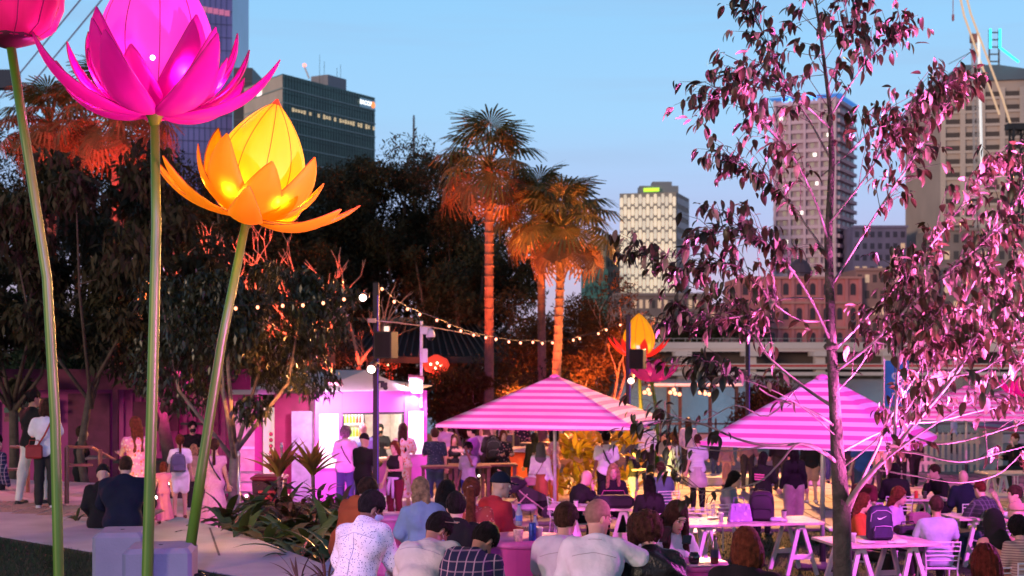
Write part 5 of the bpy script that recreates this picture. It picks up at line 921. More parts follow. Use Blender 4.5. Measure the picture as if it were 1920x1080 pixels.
def festoon(label, pts, d0, d1):
    p0 = P(*pts[0], d0); t = thing('festoon_lights', label, 'string lights', p0, 0, 'strings of warm festoon bulbs'); n = len(pts); W3 = [P(px, py - 4, d0 + (d1 - d0) * i / (n - 1)) for i, (px, py) in enumerate(pts)]; b = MB(); b.path([q - p0 for q in W3], .008, 4); b.build('cable', M_DARK, t)
    src = None
    for q in W3:
        loc = q - p0 - Vector((0, 0, .05))
        if src is None: b = MB(); b.ball((0, 0, 0), (.028, .028, .033), 8, 6); src = b.build('bulb', BULB, t, smooth=True); src.location = loc; h_ = MB(); h_.lathe([(.018, .03), (.018, .07)], 6); hh = h_.build('socket', M_DARK, src)
        else: o = inst(src, t, loc); inst(hh, o)
    return t
festoon('festoon string left of the black pole across the red branches', [(442, 577), (483, 575), (530, 572), (568, 571), (606, 567), (645, 560), (681, 553)], 24.8, 25.2)
festoon('long festoon string sagging right from the black pole towards the palms', [(716, 541), (739, 565), (764, 579), (787, 589), (819, 600), (842, 611), (864, 620), (888, 628), (911, 633), (930, 636), (954, 641), (976, 643), (999, 642), (1017, 644), (1036, 643), (1075, 638), (1087, 635), (1122, 626), (1137, 619), (1163, 610)], 27.6, 38)
festoon('short festoon string glimpsed in the dark foliage at far left', [(10, 488), (42, 487), (70, 480)], 36, 36)
w_ = MB(); w_.path([P(690, 600, 27.3), P(735, 604, 27.3), P(800, 612, 31), P(900, 630, 36)], .012, 4); w_.box(P(697, 601, 27.2), (.16, .05, .08)); tag(w_.build('tension_wire', mat('wire_pale', (.4, .3, .28), .5)), 'pale tension wire bracketed across the kiosk pole', 'wire')
# glints of lit windows / lamps through dark leaves, added as glowing balls
gl = thing('foliage_glints', 'cluster of warm and pale glowing dots standing in for lamps and windows seen through the dark foliage between the stems', 'string lights', P(255, 520, 44)); o = Vector(gl.location); rr = random.Random(8); b1 = MB(); b2 = MB()
for k in range(46): b1.ball(P(rr.gauss(258, 14), rr.gauss(540, 20), 39) - o, rr.uniform(.03, .07), 6, 4)
for k in range(40): b2.ball(P(rr.gauss(265, 18), rr.gauss(480, 18), 39) - o, rr.uniform(.03, .08), 6, 4)
b1.build('warm_glints', mat('glint_warm', (1, .5, .2), emit=(1, .30, .08), estr=2.5), gl, kind='stuff'); b2.build('pale_glints', mat('glint_pale', (.7, .7, 1), emit=(.55, .5, .9), estr=.8), gl, kind='stuff')
# ------------------------------------------------------------------ river edge: shade canopy, mooring piles, picket fence, banner
for px, w, pyt, pyb, d, lab in ((1137, 40, 655, 790, 62, 'thick dark green mooring pile in the river behind the near umbrella'), (1088, 14, 668, 730, 64, 'thinner dark pile left of the big mooring pile'), (893, 10, 672, 760, 66, 'slim white-capped pile seen under the pavilion roof'), (861, 10, 674, 760, 66, 'slim pile beside the pavilion post')):
    b = MB(); x = XP(px, d); z = CZ - (pyt - HY) * d / FP; r = w * .5 * d / FP * .75; b.lathe([(r, -2.4), (r, z - .1), (r * .7, z)], 14, (x, d, 0)); tag(b.build('mooring_pile', mat('pile_green', (.03, .06, .045), .6), smooth=True), lab, 'pile', 'mooring piles in the river')
cn = thing('jetty_canopy', 'long flat canopy with a pink-lit edge on thin posts at the river edge', 'canopy', (0, 0, 0)); d = 53; b = MB(); a, c = XP(1215, d), XP(1392, d); z = CZ - (722 - HY) * d / FP; b.box(((a + c) / 2, d + 1, z), (c - a, 2.2, .14)); b.build('roof', mat('canopy_grey', (.25, .24, .24), .5), cn); b = MB(); b.box(((a + c) / 2, d - .13, z + .02), (c - a, .05, .10)); b.build('lit_edge', mat('canopy_edge', (.8, .6, .6), emit=(1, .55, .50), estr=.7), cn)
for px in (1256, 1278, 1335, 1385): b = MB(); b.box((XP(px, d), d + .5, z / 2), (.12, .12, z)); b.build('post', mat('canopy_post', (.10, .09, .09)), cn)
for px in (1266, 1218, 1322): lan = thing('pendant_cluster', 'cluster of warm pendant bulbs under the jetty canopy, ' + {1266: 'centre', 1218: 'leftmost', 1322: 'rightmost'}[px], 'lamp', P(px, 738, 52.5), 0, 'pendant clusters under the jetty canopy'); b = MB(); [b.ball((x, 0, zz), .07, 6, 5) for x, zz in ((-.18, .04), (0, .0), (.16, -.03), (-.05, .14))]; b.build('bulb', BULB, lan); b = MB(); b.path([(0, 0, .1), (0, 0, .55)], .01, 4); b.build('cord', M_DARK, lan)
pf = thing('picket_fence', 'white picket fence across the far side of the plaza at right', 'fence', (0, 0, 0)); d = 41; x = XP(1650, d); x1 = XP(1840, d); pk = None; WF = mat('fence_white', (.60, .54, .48), .6, .1)
while x < x1:
    if pk is None: b = MB(); b.add([(-.045, -.01, .05), (.045, -.01, .05), (.045, -.01, 1.12), (0, -.01, 1.2), (-.045, -.01, 1.12), (-.045, .01, .05), (.045, .01, .05), (.045, .01, 1.12), (0, .01, 1.2), (-.045, .01, 1.12)], [(0, 1, 2, 3, 4), (9, 8, 7, 6, 5), (0, 5, 6, 1), (1, 6, 7, 2), (2, 7, 8, 3), (3, 8, 9, 4), (4, 9, 5, 0)]); pk = b.build('picket', WF, pf); pk.location = (x, d, 0)
    else: inst(pk, pf, (x, d, 0))
    x += .165
for z in (.3, .9): b = MB(); b.box(((XP(1650, d) + x1) / 2, d + .03, z), (x1 - XP(1650, d), .03, .09)); b.build('rail', WF, pf)
b = MB(); a, c = XP(1836, 42), XP(1880, 42); b.box(((a + c) / 2, 42, .62), (c - a, .05, 1.2)); tag(b.build('fence_panel', mat('panel_white', (.62, .58, .58), .5)), 'solid white fence panel at the right end of the picket fence', 'fence')
pf2 = thing('picket_fence', 'white picket fence behind the standing drinkers, left of the near umbrella', 'fence', (0, 0, 0)); d = 43; x = XP(825, d); first = None
while x < XP(960, d): inst(pk, pf2, (x, d, 0)); x += .165
b = MB(); b.box((XP(892, d), d + .03, .9), (XP(960, d) - XP(825, d), .03, .09)); b.build('rail', WF, pf2)
bn = thing('blue_banner', 'blue vertical banner with white lettering behind the sapling', 'banner', (XP(1682, 50), 50, 0)); b = MB(); z0_ = CZ - (762 - HY) * 50 / FP; z1_ = CZ - (676 - HY) * 50 / FP; b.box((0, 0, (z0_ + z1_) / 2), (.82, .03, z1_ - z0_)); b.build('cloth', mat('banner_blue', (.02, .16, .50), .6), bn); b = MB(); b.path([(-.45, 0, 0), (-.45, 0, z1_ + .1)], .03, 6); b.build('pole', M_STEEL, bn); text_mesh('lettering', '108', .62, mat('banner_letter', (.55, .6, .72)), bn, (.05, -.03, (z0_ + z1_) / 2 - .05), (R(90), R(-90), 0), .004)
b = MB(); [b.box((XP(1800, 52), 51.5, .55 + .35 * k), (26, .06, .06)) for k in range(2)]; [b.box((XP(1800, 52) - 13 + 2.0 * k, 51.5, .55), (.06, .06, 1.1)) for k in range(14)]; tag(b.build('river_handrail', mat('rail_dark', (.09, .08, .08))), 'dark two-rail handrail along the river edge at right', 'railing')
# left handrail near the couple
hr = thing('ramp_handrail', 'orange-lit metal ramp handrail right of the standing couple', 'railing', (0, 0, 0)); HRM = mat('rail_rust', (.30, .12, .08), .4, metal=.5)
pts_ = [P(125, 840, 21.4), P(125, 842, 21.4)]
for (px, py0, py1, d) in ((125, 838, 944, 21.2), (188, 843, 930, 23), (52, 835, 930, 23.5)): a = P(px, py0, d); c = P(px, py1, d); b = MB(); b.path([(a.x, d, c.z), a], .035, 8); b.build('post', HRM, hr)
for (a, c) in (((125, 838, 21.2), (170, 838, 23.4)), ((125, 872, 21.2), (172, 872, 23.4)), ((170, 838, 23.4), (215, 862, 25)), ((52, 838, 23.5), (20, 838, 24.5)), ((52, 880, 23.5), (15, 880, 24.5))): b = MB(); b.path([P(*a), P(*c)], .025, 6); b.build('rail', HRM, hr)
# orange counter and standing bar tables on the plaza
oc = thing('orange_counter', 'bright orange counter box with a grey top behind the pram', 'counter', (XP(985, 35), 35, 0), R(-8)); b = MB(); b.box((0, 0, .55), (1.25, .8, 1.02)); b.build('body', mat('counter_orange', (.75, .10, .01), .5, .1), oc); b = MB(); b.bbox((0, 0, 1.1), (1.45, 1.0, .08), .01); b.build('top', mat('counter_grey', (.35, .28, .28)), oc)
for s_ in (-.63, .20): b = MB(); b.box((s_, -.415, .56), (.05, .03, 1.0)); b.build('trim', M_STEEL, oc)
b = MB(); b.box((.15, 0, 1.24), (.5, .5, .06)); b.box((-.45, .2, 1.3), (.25, .3, .3)); b.build('till', M_DARK, oc)
bt = None
for (px, py, d, lab) in ((855, 868, 30.5, 'wooden bar rail table with a grey cloth, left of the mask man'), (905, 876, 31, 'dark bar rail table behind the man touching his mask')):
    t = thing('bar_table', lab, 'table', (XP(px, d), d, 0), R(6), 'bar rail tables near the kiosk'); b = MB(); b.bbox((0, 0, 1.04), (1.5, .42, .05), .01); b.build('top', mat('bar_wood', (.15, .08, .06), .6, .3, 12), t)
    for s_ in (-.7, 0, .7): b = MB(); b.box((s_, 0, .5), (.07, .07, 1.03)); b.build('leg', MATS['bar_wood'], t)
# warm ground marker lights
gm_ = None
for (px, py, d, wh) in ((1008, 890, 38, 'by the orange counter'), (898, 892, 36, 'under the bar rail, left one'), (932, 893, 37, 'under the bar rail, right one'), (160, 924, 22.5, 'behind the handrail'), (292, 933, 22.6, 'behind the navy coat man'), (318, 906, 27, 'left of the girl with the backpack'), (462, 930, 27, 'right of the long pink dress'), (482, 948, 26, 'at the stanchion foot'), (500, 955, 25, 'nearest the bronze plants')):
    b = MB(); p = P(px, py, d); b.ball((0, 0, 0), .026, 8, 6)
    if gm_ is None: gm_ = b.build('marker_light', mat('marker_glow', (1, .9, .8), emit=(1, .8, .7), estr=10)); gm_.location = p; o = gm_
    else: o = gm_.copy(); COL.objects.link(o); o.location = p
    tag(o, 'tiny white step light ' + wh, 'lamp', 'tiny step lights')
# ------------------------------------------------------------------ people: implicit surfaces meshed by surface nets
def surf_nets(F, org, h):
    s = F < 0; c = np.zeros(tuple(n - 1 for n in F.shape), np.int8)
    for a in (0, 1):
        for b in (0, 1):
            for d in (0, 1): c += s[a:F.shape[0] - 1 + a, b:F.shape[1] - 1 + b, d:F.shape[2] - 1 + d]
    act = (c > 0) & (c < 8); I, J, K = np.nonzero(act); n = len(I)
    if n == 0: return np.zeros((0, 3)), np.zeros((0, 4), int)
    acc = np.zeros((n, 3)); cnt = np.zeros(n)
    cor = [(a, b, d) for a in (0, 1) for b in (0, 1) for d in (0, 1)]; val = {q: F[I + q[0], J + q[1], K + q[2]] for q in cor}
    for p in cor:
        for ax in range(3):
            if p[ax] == 0:
                q = list(p); q[ax] = 1; q = tuple(q); fa, fb = val[p], val[q]; m = (fa < 0) != (fb < 0); t = np.where(m, fa / np.where(m, fa - fb, 1), 0)
                for k in range(3): acc[:, k] += np.where(m, p[k] + (t if k == ax else 0), 0)
                cnt += m
    V = (acc / cnt[:, None] + np.stack([I, J, K], 1)) * h + org; idx = -np.ones(act.shape, np.int64); idx[I, J, K] = np.arange(n); out = []
    for ax in range(3):
        sl0 = [slice(None)] * 3; sl1 = [slice(None)] * 3; sl0[ax] = slice(0, -1); sl1[ax] = slice(1, None); d = s[tuple(sl0)] != s[tuple(sl1)]; A = np.nonzero(d); o = [x for x in range(3) if x != ax]
        ok = np.ones(len(A[0]), bool)
        for x in o: ok &= (A[x] >= 1) & (A[x] < F.shape[x] - 1)
        A = [x[ok] for x in A]; ins = s[tuple(A)]
        def g(du, dv): q = [x.copy() for x in A]; q[o[0]] -= du; q[o[1]] -= dv; return idx[tuple(q)]
        quad = np.stack([g(0, 0), g(1, 0), g(1, 1), g(0, 1)], 1)
        flip = ins if ax != 1 else ~ins
        quad[~flip] = quad[~flip][:, ::-1]; out.append(quad)
    Q = np.concatenate(out); Q = Q[(Q >= 0).all(1)]; return V, Q
def sm(a, b, k): h = np.clip(.5 + .5 * (b - a) / k, 0, 1); return b * (1 - h) + a * h - k * h * (1 - h)
def sseg(X, a, b, ra, rb):
    a = np.asarray(a, np.float32); b = np.asarray(b, np.float32); d = b - a; L2 = float(d @ d) + 1e-9; t = np.clip(((X - a) @ d) / L2, 0, 1); return np.linalg.norm(X - a - t[:, None] * d, axis=1) - (ra + (rb - ra) * t)
def sell(X, c, r, M=None):
    q = X - np.asarray(c, np.float32)
    if M is not None: q = q @ M
    r = np.asarray(r, np.float32); k0 = np.linalg.norm(q / r, axis=1); k1 = np.linalg.norm(q / (r * r), axis=1) + 1e-6; return k0 * (k0 - 1) / k1
def mesh_field(fn, lo, hi, h):
    lo = np.asarray(lo, np.float32) - 2 * h; hi = np.asarray(hi, np.float32) + 2 * h; n = np.maximum(4, np.ceil((hi - lo) / h).astype(int) + 1); ax = [lo[i] + h * np.arange(n[i]) for i in range(3)]
    G = np.stack(np.meshgrid(*ax, indexing='ij'), -1).reshape(-1, 3).astype(np.float32); F = fn(G).reshape(n)
    F[0] = F[-1] = 1; F[:, 0] = F[:, -1] = 1; F[:, :, 0] = F[:, :, -1] = 1; return surf_nets(F, lo, h)
HANDC = {}
def hand_mesh(curl, h=.0075):
    key = (curl, h)
    if key in HANDC: return HANDC[key]
    def f(X):
        d = sseg(X, (0, 0, .01), (0, 0, -.04), .026, .030)
        for i, (x, L, r) in enumerate(((-.032, .072, .0085), (-.011, .082, .009), (.011, .077, .0088), (.032, .060, .0078))):
            d = sm(d, sseg(X, (x * .4, 0, -.02), (x, 0, -.082), .016, .011), .012); p = np.array((x, 0, -.085)); a = .25 * curl
            for k in range(3):
                q = p + np.array((x * .05, -sin(a), -cos(a))) * L * (.42, .32, .26)[k]; d = sm(d, sseg(X, p, q, r, r * .9), .004); p = q; a += curl
        p = np.array((-.03, -.005, -.03)); q = p + np.array((-.028, -.02 * curl - .006, -.03)); d = sm(d, sseg(X, p, q, .014, .011), .012); q2 = q + np.array((-.004, -.02 * curl, -.032)); return sm(d, sseg(X, q, q2, .0105, .009), .005)
    HANDC[key] = mesh_field(f, (-.085, -.12, -.20), (.06, .04, .05), h); return HANDC[key]
ARMS = {'down': ((.235, .03, .22), (.25, -.06, -.03)), 'fwd': ((.25, -.08, .24), (.13, -.32, .24)), 'lap': ((.245, -.04, .24), (.11, -.27, .10)), 'face': ((.20, -.22, .30), (.05, -.17, .56)), 'out': ((.34, -.10, .40), (.50, -.26, .30)), 'cross': ((.24, -.08, .25), (-.04, -.20, .28)), 'chest': ((.24, -.10, .26), (.08, -.28, .36)), 'hip': ((.30, .06, .24), (.17, -.05, .08)), 'knee': ((.25, -.22, .26), (.12, -.44, .12)), 'up': ((.25, -.14, .35), (.16, -.24, .62))}
SKIN = {'fair': mat('skin_fair', (.52, .32, .25), .5, .08, 6), 'tan': mat('skin_tan', (.36, .20, .13), .5, .08, 6), 'brown': mat('skin_brown', (.16, .08, .05), .5, .08, 6)}
HAIR = {k: mat('hair_' + k, c, .6, .5, 26, .9, 140, spec=.12) for k, c in dict(black=(.010, .008, .008), brown=(.045, .022, .014), auburn=(.11, .030, .014), blond=(.30, .17, .09), grey=(.16, .14, .14), red=(.10, .018, .012)).items()}
EYEW = mat('eye_white', (.7, .66, .62), .3, .05); EYEB = mat('eye_dark', (.015, .01, .01), .2, .1); LIP = mat('lips', (.38, .10, .09), .4, .1); MASK = mat('mask_blue', (.35, .50, .58), .8, .05); MASKB = mat('mask_black', (.012, .012, .014), .8)
SHOE = {'black': mat('shoe_black', (.02, .02, .02), .5), 'white': mat('shoe_white', (.6, .58, .58), .5), 'brown': mat('shoe_brown', (.12, .05, .03), .5)}
SEATS = []
def person(label, px, top, d, face=180, pose='stand', top_c=None, tstyle='tee', bot_c=None, bstyle='trousers', hair=('short', 'black'), skin='fair', arms=('down', 'down'), lean=0.0, head=(0, 0), height=None, zb=None, mask=None, shoes='black', vox=None, fem=False, group=None, eyes=False, extra=None, wide=1.0, dx=0.0, legs=None):
    """px: photo column of the head, top: photo row of the head top, d metres away, face: 180 = looks away from the camera, 0 = towards it"""
    near = d < 16; h = vox or (.0125 if d < 13 else .017 if near else .024)
    ztop = CZ - (top - HY) * d / FP; sit = pose == 'sit'; zg = (ground(d) if d < 28.5 else 0.0) if zb is None else zb
    if sit:
        s = height / 1.745 if height else .98; LT = .815; zl = lean * .62; hz = LT * cos(zl) * s + .52 * s; zg = ztop - hz if zb is None else zb
    else:
        s = (height or max(1.05, min(1.95, (ztop - zg)))) / 1.745
    t = thing('person', label, 'person', (0, 0, 0), R(face + (rnd.uniform(-4, 4))), group)
    del_root = t   # the body mesh itself becomes the top-level object below
    # --- skeleton in local space (faces -Y)
    sh = (.155 if fem else .172) * wide; pz = .52 if sit else .93
    def up(p):
        x, y, z = p; a = lean * (.55 + .5 * min(1, max(0, z) / .5)); return np.array((x, y * cos(a) - z * sin(a), pz + y * sin(a) + z * cos(a)))
    J = {}
    for sg, nm in ((-1, 'L'), (1, 'R')):
        m = ARMS[arms[0 if sg < 0 else 1]]; J['sh' + nm] = up((sg * sh, .0, .462)); J['el' + nm] = up((sg * m[0][0] * (sh / .188), m[0][1], m[0][2])); w_ = m[1]; J['wr' + nm] = up((sg * w_[0], w_[1], w_[2]))
        if sit:
            J['hip' + nm] = np.array((sg * .09, -.02, .50)); J['kn' + nm] = np.array((sg * .14, -.43, .50)); J['an' + nm] = np.array((sg * .13, -.40 if legs != 'tuck' else -.25, .09))
        else:
            st = (.0, .0) if legs != 'stride' else ((-.13, -.05) if sg < 0 else (.12, .04)); J['hip' + nm] = np.array((sg * .088, 0, .90)); J['kn' + nm] = np.array((sg * .10, -.02 + st[0], .49)); J['an' + nm] = np.array((sg * .105, .02 + st[0] * 1.3, .085))
        J['toe' + nm] = J['an' + nm] + np.array((sg * .02, -.15, -.045))
    nb = up((0, .01, .515)); hc = up((0, -.035, .685)); a_h = lean * .75 + head[1]; Rh = np.array(Matrix.Rotation(head[0], 3, 'Z') @ Matrix.Rotation(a_h, 3, 'X')); Rt = np.array(Matrix.Rotation(lean, 3, 'X'))
    wx = .088 if fem else .10; hx = .10 if fem else .095
    def torso(X, g=0.0, hip=True):
        k = .05; d0 = sseg(X, up((-.075 * wide, .0, .36)), up((.075 * wide, 0, .36)), (.112 if not fem else .102) * wide + g, (.112 if not fem else .102) * wide + g)
        d0 = sm(d0, sseg(X, up((-.04, .0, .17)), up((.04, 0, .17)), wx * wide + g, wx * wide + g), .09); d0 = sm(d0, sseg(X, up((-sh + .04, 0, .462)), up((sh - .04, 0, .462)), .052 + g, .052 + g), .07)
        if fem: d0 = sm(d0, sseg(X, up((-.07, -.085, .34)), up((.07, -.085, .34)), .062 + g, .062 + g), .04)
        d0 = sm(d0, sseg(X, up((0, .02, .47)), nb + (hc - nb) * .35, .070 + g, .050 + g * .5), .075)
        if hip: d0 = sm(d0, sseg(X, up((-.07, 0.01, .0)), up((.07, 0.01, .0)), .112 * wide + g, .112 * wide + g), .09)
        return d0
    def arm(X, nm, g=0.0, end=1.0, start=0):
        a, b, c = J['sh' + nm], J['el' + nm], J['wr' + nm]
        if end <= .5: q = a + (b - a) * end * 2; return sseg(X, a, q, .052 + g, .047 + g * 1.3)
        q = b + (c - b) * (end - .5) * 2; return sm(sseg(X, a, b, .052 + g, .040 + g), sseg(X, b, q, .040 + g, .030 + (.010 * (1 - end) * 2) + g), .02)
    def leg(X, nm, g=0.0, end=1.0):
        a, b, c = J['hip' + nm], J['kn' + nm], J['an' + nm]
        if end <= .5: q = a + (b - a) * end * 2; return sseg(X, a, q, .088 + g, .088 + (.055 - .088) * end * 2 + g * 1.6)
        q = b + (c - b) * (end - .5) * 2; return sm(sseg(X, a, b, .088 + g, .056 + g), sseg(X, b, q, .056 + g, .040 + g), .02)
    def headf(X):
        q = (X - hc) @ Rh; d0 = sell(q, (0, .012, .03), (.076, .096, .104)); d0 = sm(d0, sell(q, (0, -.022, -.052), (.058, .070, .068)), .03)
        d0 = sm(d0, sseg(q, (0, -.088, .012), (0, -.108, -.022), .010, .014), .014); d0 = sm(d0, sell(q, (0, -.078, .036), (.052, .022, .012)), .015); d0 = sm(d0, sseg(q, (0, -.07, -.098), (0, -.07, -.098), .026, .026), .02)
        for sg in (-1, 1):
            e = sell(q, (sg * .032, -.100, .012), (.018, .016, .012)); d0 = -sm(-d0, e, .012); d0 = sm(d0, sell(q, (sg * .079, .012, -.008), (.010, .020, .030)), .006)
        d0 = sm(d0, sell(q, (0, -.086, -.060), (.024, .012, .009)), .008); return sm(d0, sseg(X, nb, hc + Rh @ np.array((0, .022, -.05)), .054 if not fem else .046, .050 if not fem else .044), .03)
    def body(X):
        d0 = torso(X, -.004)
        for nm in 'LR': d0 = sm(d0, arm(X, nm, -.004), .035); d0 = sm(d0, leg(X, nm, -.004), .04); d0 = sm(d0, sseg(X, J['an' + nm], J['toe' + nm], .042, .032), .02)
        return sm(d0, headf(X), .02)
    pts = np.array(list(J.values()) + [hc, nb]); lo = pts.min(0) - .15; hi = pts.max(0) + .15
    fold = [np.array([rnd.uniform(-1, 1) for _ in range(3)]) * f_ for f_ in (14, 22, 35)]; ph = [rnd.uniform(0, 6) for _ in range(3)]
    def wr(X, amp=1.0): return amp * (.0055 * np.sin(X @ fold[0] + ph[0]) + .004 * np.sin(X @ fold[1] + ph[1] + 2 * np.sin(X @ fold[0])) + .0022 * np.sin(X @ fold[2] + ph[2]))
    def mk(name, fn, m, par, lo_=None, hi_=None, hh=None):
        V, Q = mesh_field(fn, lo if lo_ is None else lo_, hi if hi_ is None else hi_, hh or h)
        if len(V) == 0: return None
        return link(name, npmesh(name, V * s, Q), m, par, smooth=True)
    V, Q = mesh_field(body, lo, hi, h); V = V * s; Vs = [V]; Qs = [Q]; n0 = len(V)
    if not (extra and 'head_fine' in extra) and near:    # finer head patch replaces coarse one by overlapping union
        pass
    for nm, sg in (('L', -1), ('R', 1)):
        hv, hq = hand_mesh(.95 if arms[0 if sg < 0 else 1] not in ('down',) else .45, .0065 if near else .0095); f_ = Vector(J['wr' + nm] - J['el' + nm]).normalized(); q = Vector((0, 0, -1)).rotation_difference(f_).to_matrix(); hv2 = hv.copy(); hq2 = hq
        if sg > 0: hv2[:, 0] *= -1; hq2 = hq[:, ::-1]
        hv2 = hv2 @ np.array(q).T + J['wr' + nm] + np.array(f_) * .012; Vs.append(hv2 * s); Qs.append(hq2 + n0); n0 += len(hv2)
    me = npmesh('person', np.concatenate(Vs), np.concatenate(Qs)); rootrz = t.rotation_euler[2]; bpy.data.objects.remove(t)
    ob = link('person', me, SKIN[skin], smooth=True); tag(ob, label, 'person', group); x = XP(px, d); off = Matrix.Rotation(rootrz, 3, 'Z') @ Vector(hc * s); ob.location = (x - off.x + dx, d - off.y, zg); ob.rotation_euler = (0, 0, rootrz)
    # --- clothes
    sl = {'tee': .36, 'long': .97, 'teelong': .46, 'tank': 0, 'hoodie': .97, 'short': .3}.get(tstyle, .36); g = {'hoodie': .026, 'long': .016}.get(tstyle, .016)
    if top_c is not None:
        def tf(X):
            d0 = torso(X, g)
            for nm in 'LR':
                if sl: d0 = sm(d0, arm(X, nm, g + (.006 if tstyle != 'tank' else 0), sl), .03)
            d0 = d0 + np.minimum(wr(X, 2.8 if near else 1.2), .008); ax = up((0, 0, .3)) - up((0, 0, 0)); ax /= np.linalg.norm(ax); lowc = -((X - up((0, 0, -.045 if bstyle in ('skirt',) else -.10))) @ ax); d0 = np.maximum(d0, lowc)
            nk = (X - (nb + np.array((0, 0, .018)))) @ ((hc - nb) / np.linalg.norm(hc - nb)); d0 = np.maximum(d0, nk - (.035 if tstyle in ('hoodie', 'long') else .012))
            if tstyle == 'tank': 
                for nm in 'LR': d0 = np.maximum(d0, -sseg(X, J['sh' + nm] + np.array((0, 0, .01)), J['sh' + nm] + (J['sh' + nm] - nb) * .6, .072, .10))
            if tstyle == 'hoodie': d0 = sm(d0, sell(X, nb + Rt @ np.array((0, .075, .0)), (.11, .055, .07)), .03)
            if tstyle in ('long', 'tee') and extra and 'collar' in extra:
                cc = nb + (hc - nb) * .28; q = (X - cc); d0 = np.minimum(d0, np.maximum(sell(X, cc, (.075, .075, .035)), -sell(X, cc + np.array((0, 0, .02)), (.062, .062, .06))))
            return d0
        lo2 = np.array((lo[0], lo[1], pz - .2)); mk('hoodie' if tstyle == 'hoodie' else 'shirt' if tstyle in ('tee', 'tank') else 'jacket', tf, top_c, ob, lo2)
    if bstyle in ('trousers', 'shorts', 'leggings', 'wide') and bot_c is not None:
        gg = {'leggings': .010, 'wide': .045}.get(bstyle, .020); en = .36 if bstyle == 'shorts' else .97
        def bf(X):
            d0 = sseg(X, up((-.07, .01, .0)), up((.07, .01, .0)), .112 * wide + .012, .112 * wide + .012)
            for nm in 'LR': d0 = sm(d0, leg(X, nm, gg, en), .035)
            ax = up((0, 0, .3)) - up((0, 0, 0)); ax /= np.linalg.norm(ax); return np.maximum(d0 + np.minimum(wr(X, 1.2), .006), (X - up((0, 0, .06))) @ ax)
        hi2 = np.array((hi[0], hi[1], pz + .25)); mk('shorts' if bstyle == 'shorts' else 'trousers', bf, bot_c, ob, None, hi2)
    if bstyle in ('skirt', 'dress', 'minidress') and bot_c is not None:
        hem = {'skirt': .28, 'dress': .12, 'minidress': .48}[bstyle]; flare = .17 if bstyle == 'skirt' else .30
        def sf(X):
            z = X[:, 2]; u = np.clip((pz + .08 - z) / (pz + .08 - hem), 0, 1); rr_ = .105 + (flare - .105) * u ** .8; ang = np.arctan2(X[:, 1], X[:, 0]); r_ = np.sqrt(X[:, 0] ** 2 + (X[:, 1] * 1.15) ** 2); d0 = (r_ - rr_ - .014 * u * np.sin(ang * 9 + ph[0]) - .006 * u * np.sin(ang * 17)) * .85
            if bstyle != 'skirt': d0 = sm(d0, torso(X, .014), .05); 
            if bstyle != 'skirt':
                for nm in 'LR': d0 = sm(d0, arm(X, nm, .016, .14), .02)
            d0 = np.maximum(d0, hem - z); 
            if bstyle == 'skirt': d0 = np.maximum(d0, z - pz - .10)
            else: d0 = np.maximum(d0, (z - nb[2] - .0))
            return d0
        mk('skirt' if bstyle == 'skirt' else 'dress', sf, bot_c, ob, np.array((-.42, -.42, hem - .05)), np.array((.42, .42, nb[2] + .12)))
    def shoef(X):
        d0 = None
        for nm in 'LR':
            for q in (sseg(X, J['an' + nm] + np.array((0, .02, -.04)), J['toe' + nm] + np.array((0, -.02, -.002)), .046, .038),): d0 = q if d0 is None else np.minimum(d0, q)
        return d0
    ank = np.array([J['anL'], J['anR'], J['toeL'], J['toeR']]); mk('shoe', shoef, SHOE[shoes], ob, ank.min(0) - .08, ank.max(0) + .08, max(h, .016))
    # --- hair and headwear
    hs, hcol = hair; hm = HAIR.get(hcol) if isinstance(hcol, str) else hcol; fr = rnd.uniform(0, 6)
    if hs != 'bald':
        def hf(X):
            q = (X - hc) @ Rh; gx = {'buzz': .004, 'beanie': .016, 'cap': .014}.get(hs, .016); d0 = sell(q, (0, .016, .036), (.080 + gx, .100 + gx, .106 + gx)); zc = -.045
            if hs in ('long', 'longwavy'): d0 = sm(d0, sell(q, (0, .06, -.05), (.085, .055, .10)), .03); d0 = sm(d0, sseg(X, hc + Rh @ np.array((-.045, .085, -.05)), nb + Rt @ np.array((-.06, .09, -.22)), .055, .030), .03); d0 = sm(d0, sseg(X, hc + Rh @ np.array((.045, .085, -.05)), nb + Rt @ np.array((.06, .09, -.22)), .055, .030), .03)
            if hs == 'longwavy':
                for sg in (-1, 1): d0 = sm(d0, sseg(X, hc + Rh @ np.array((sg * .085, -.01, .0)), nb + Rt @ np.array((sg * .10, -.09, -.16)), .032, .040), .03)
            if hs == 'bob': d0 = sm(d0, sell(q, (0, .03, -.06), (.118, .112, .125)), .04); d0 = np.maximum(d0, -.145 - q[:, 2] + .008 * np.sin(q[:, 0] * 90 + fr)); d0 = d0 + .006 * np.exp(-(q[:, 0] / .006) ** 2)
            if hs in ('curly',): d0 = sm(d0, sell(q, (0, .02, .03), (.118, .128, .135)), .02)
            if hs == 'bun': d0 = sm(d0, sell(q, (0, .10, .10), (.05, .05, .045)), .012)
            if hs in ('ponytail', 'bigpony'): k_ = 1.8 if hs == 'bigpony' else 1; d0 = sm(d0, sell(q, (0, .115, .03), (.03, .035, .03)), .012); d0 = sm(d0, sseg(X, hc + Rh @ np.array((0, .13, .01)), nb + Rt @ np.array((0, .13, -.06 * k_ - .08)), .026 * k_, .030 * k_), .015)
            if hs == 'dreads': 
                for a in range(9): d0 = np.minimum(d0, sseg(q, (0, .07, .11), (.05 * sin(a * .9), .13 + .03 * (a % 3), .10 - .03 * a), .02, .012))
            if hs == 'hijab': d0 = sell(q, (0, .02, .01), (.105, .122, .145)); d0 = sm(d0, sseg(X, hc + Rh @ np.array((0, .03, -.08)), nb + np.array((0, .0, -.05)), .10, .15), .06)
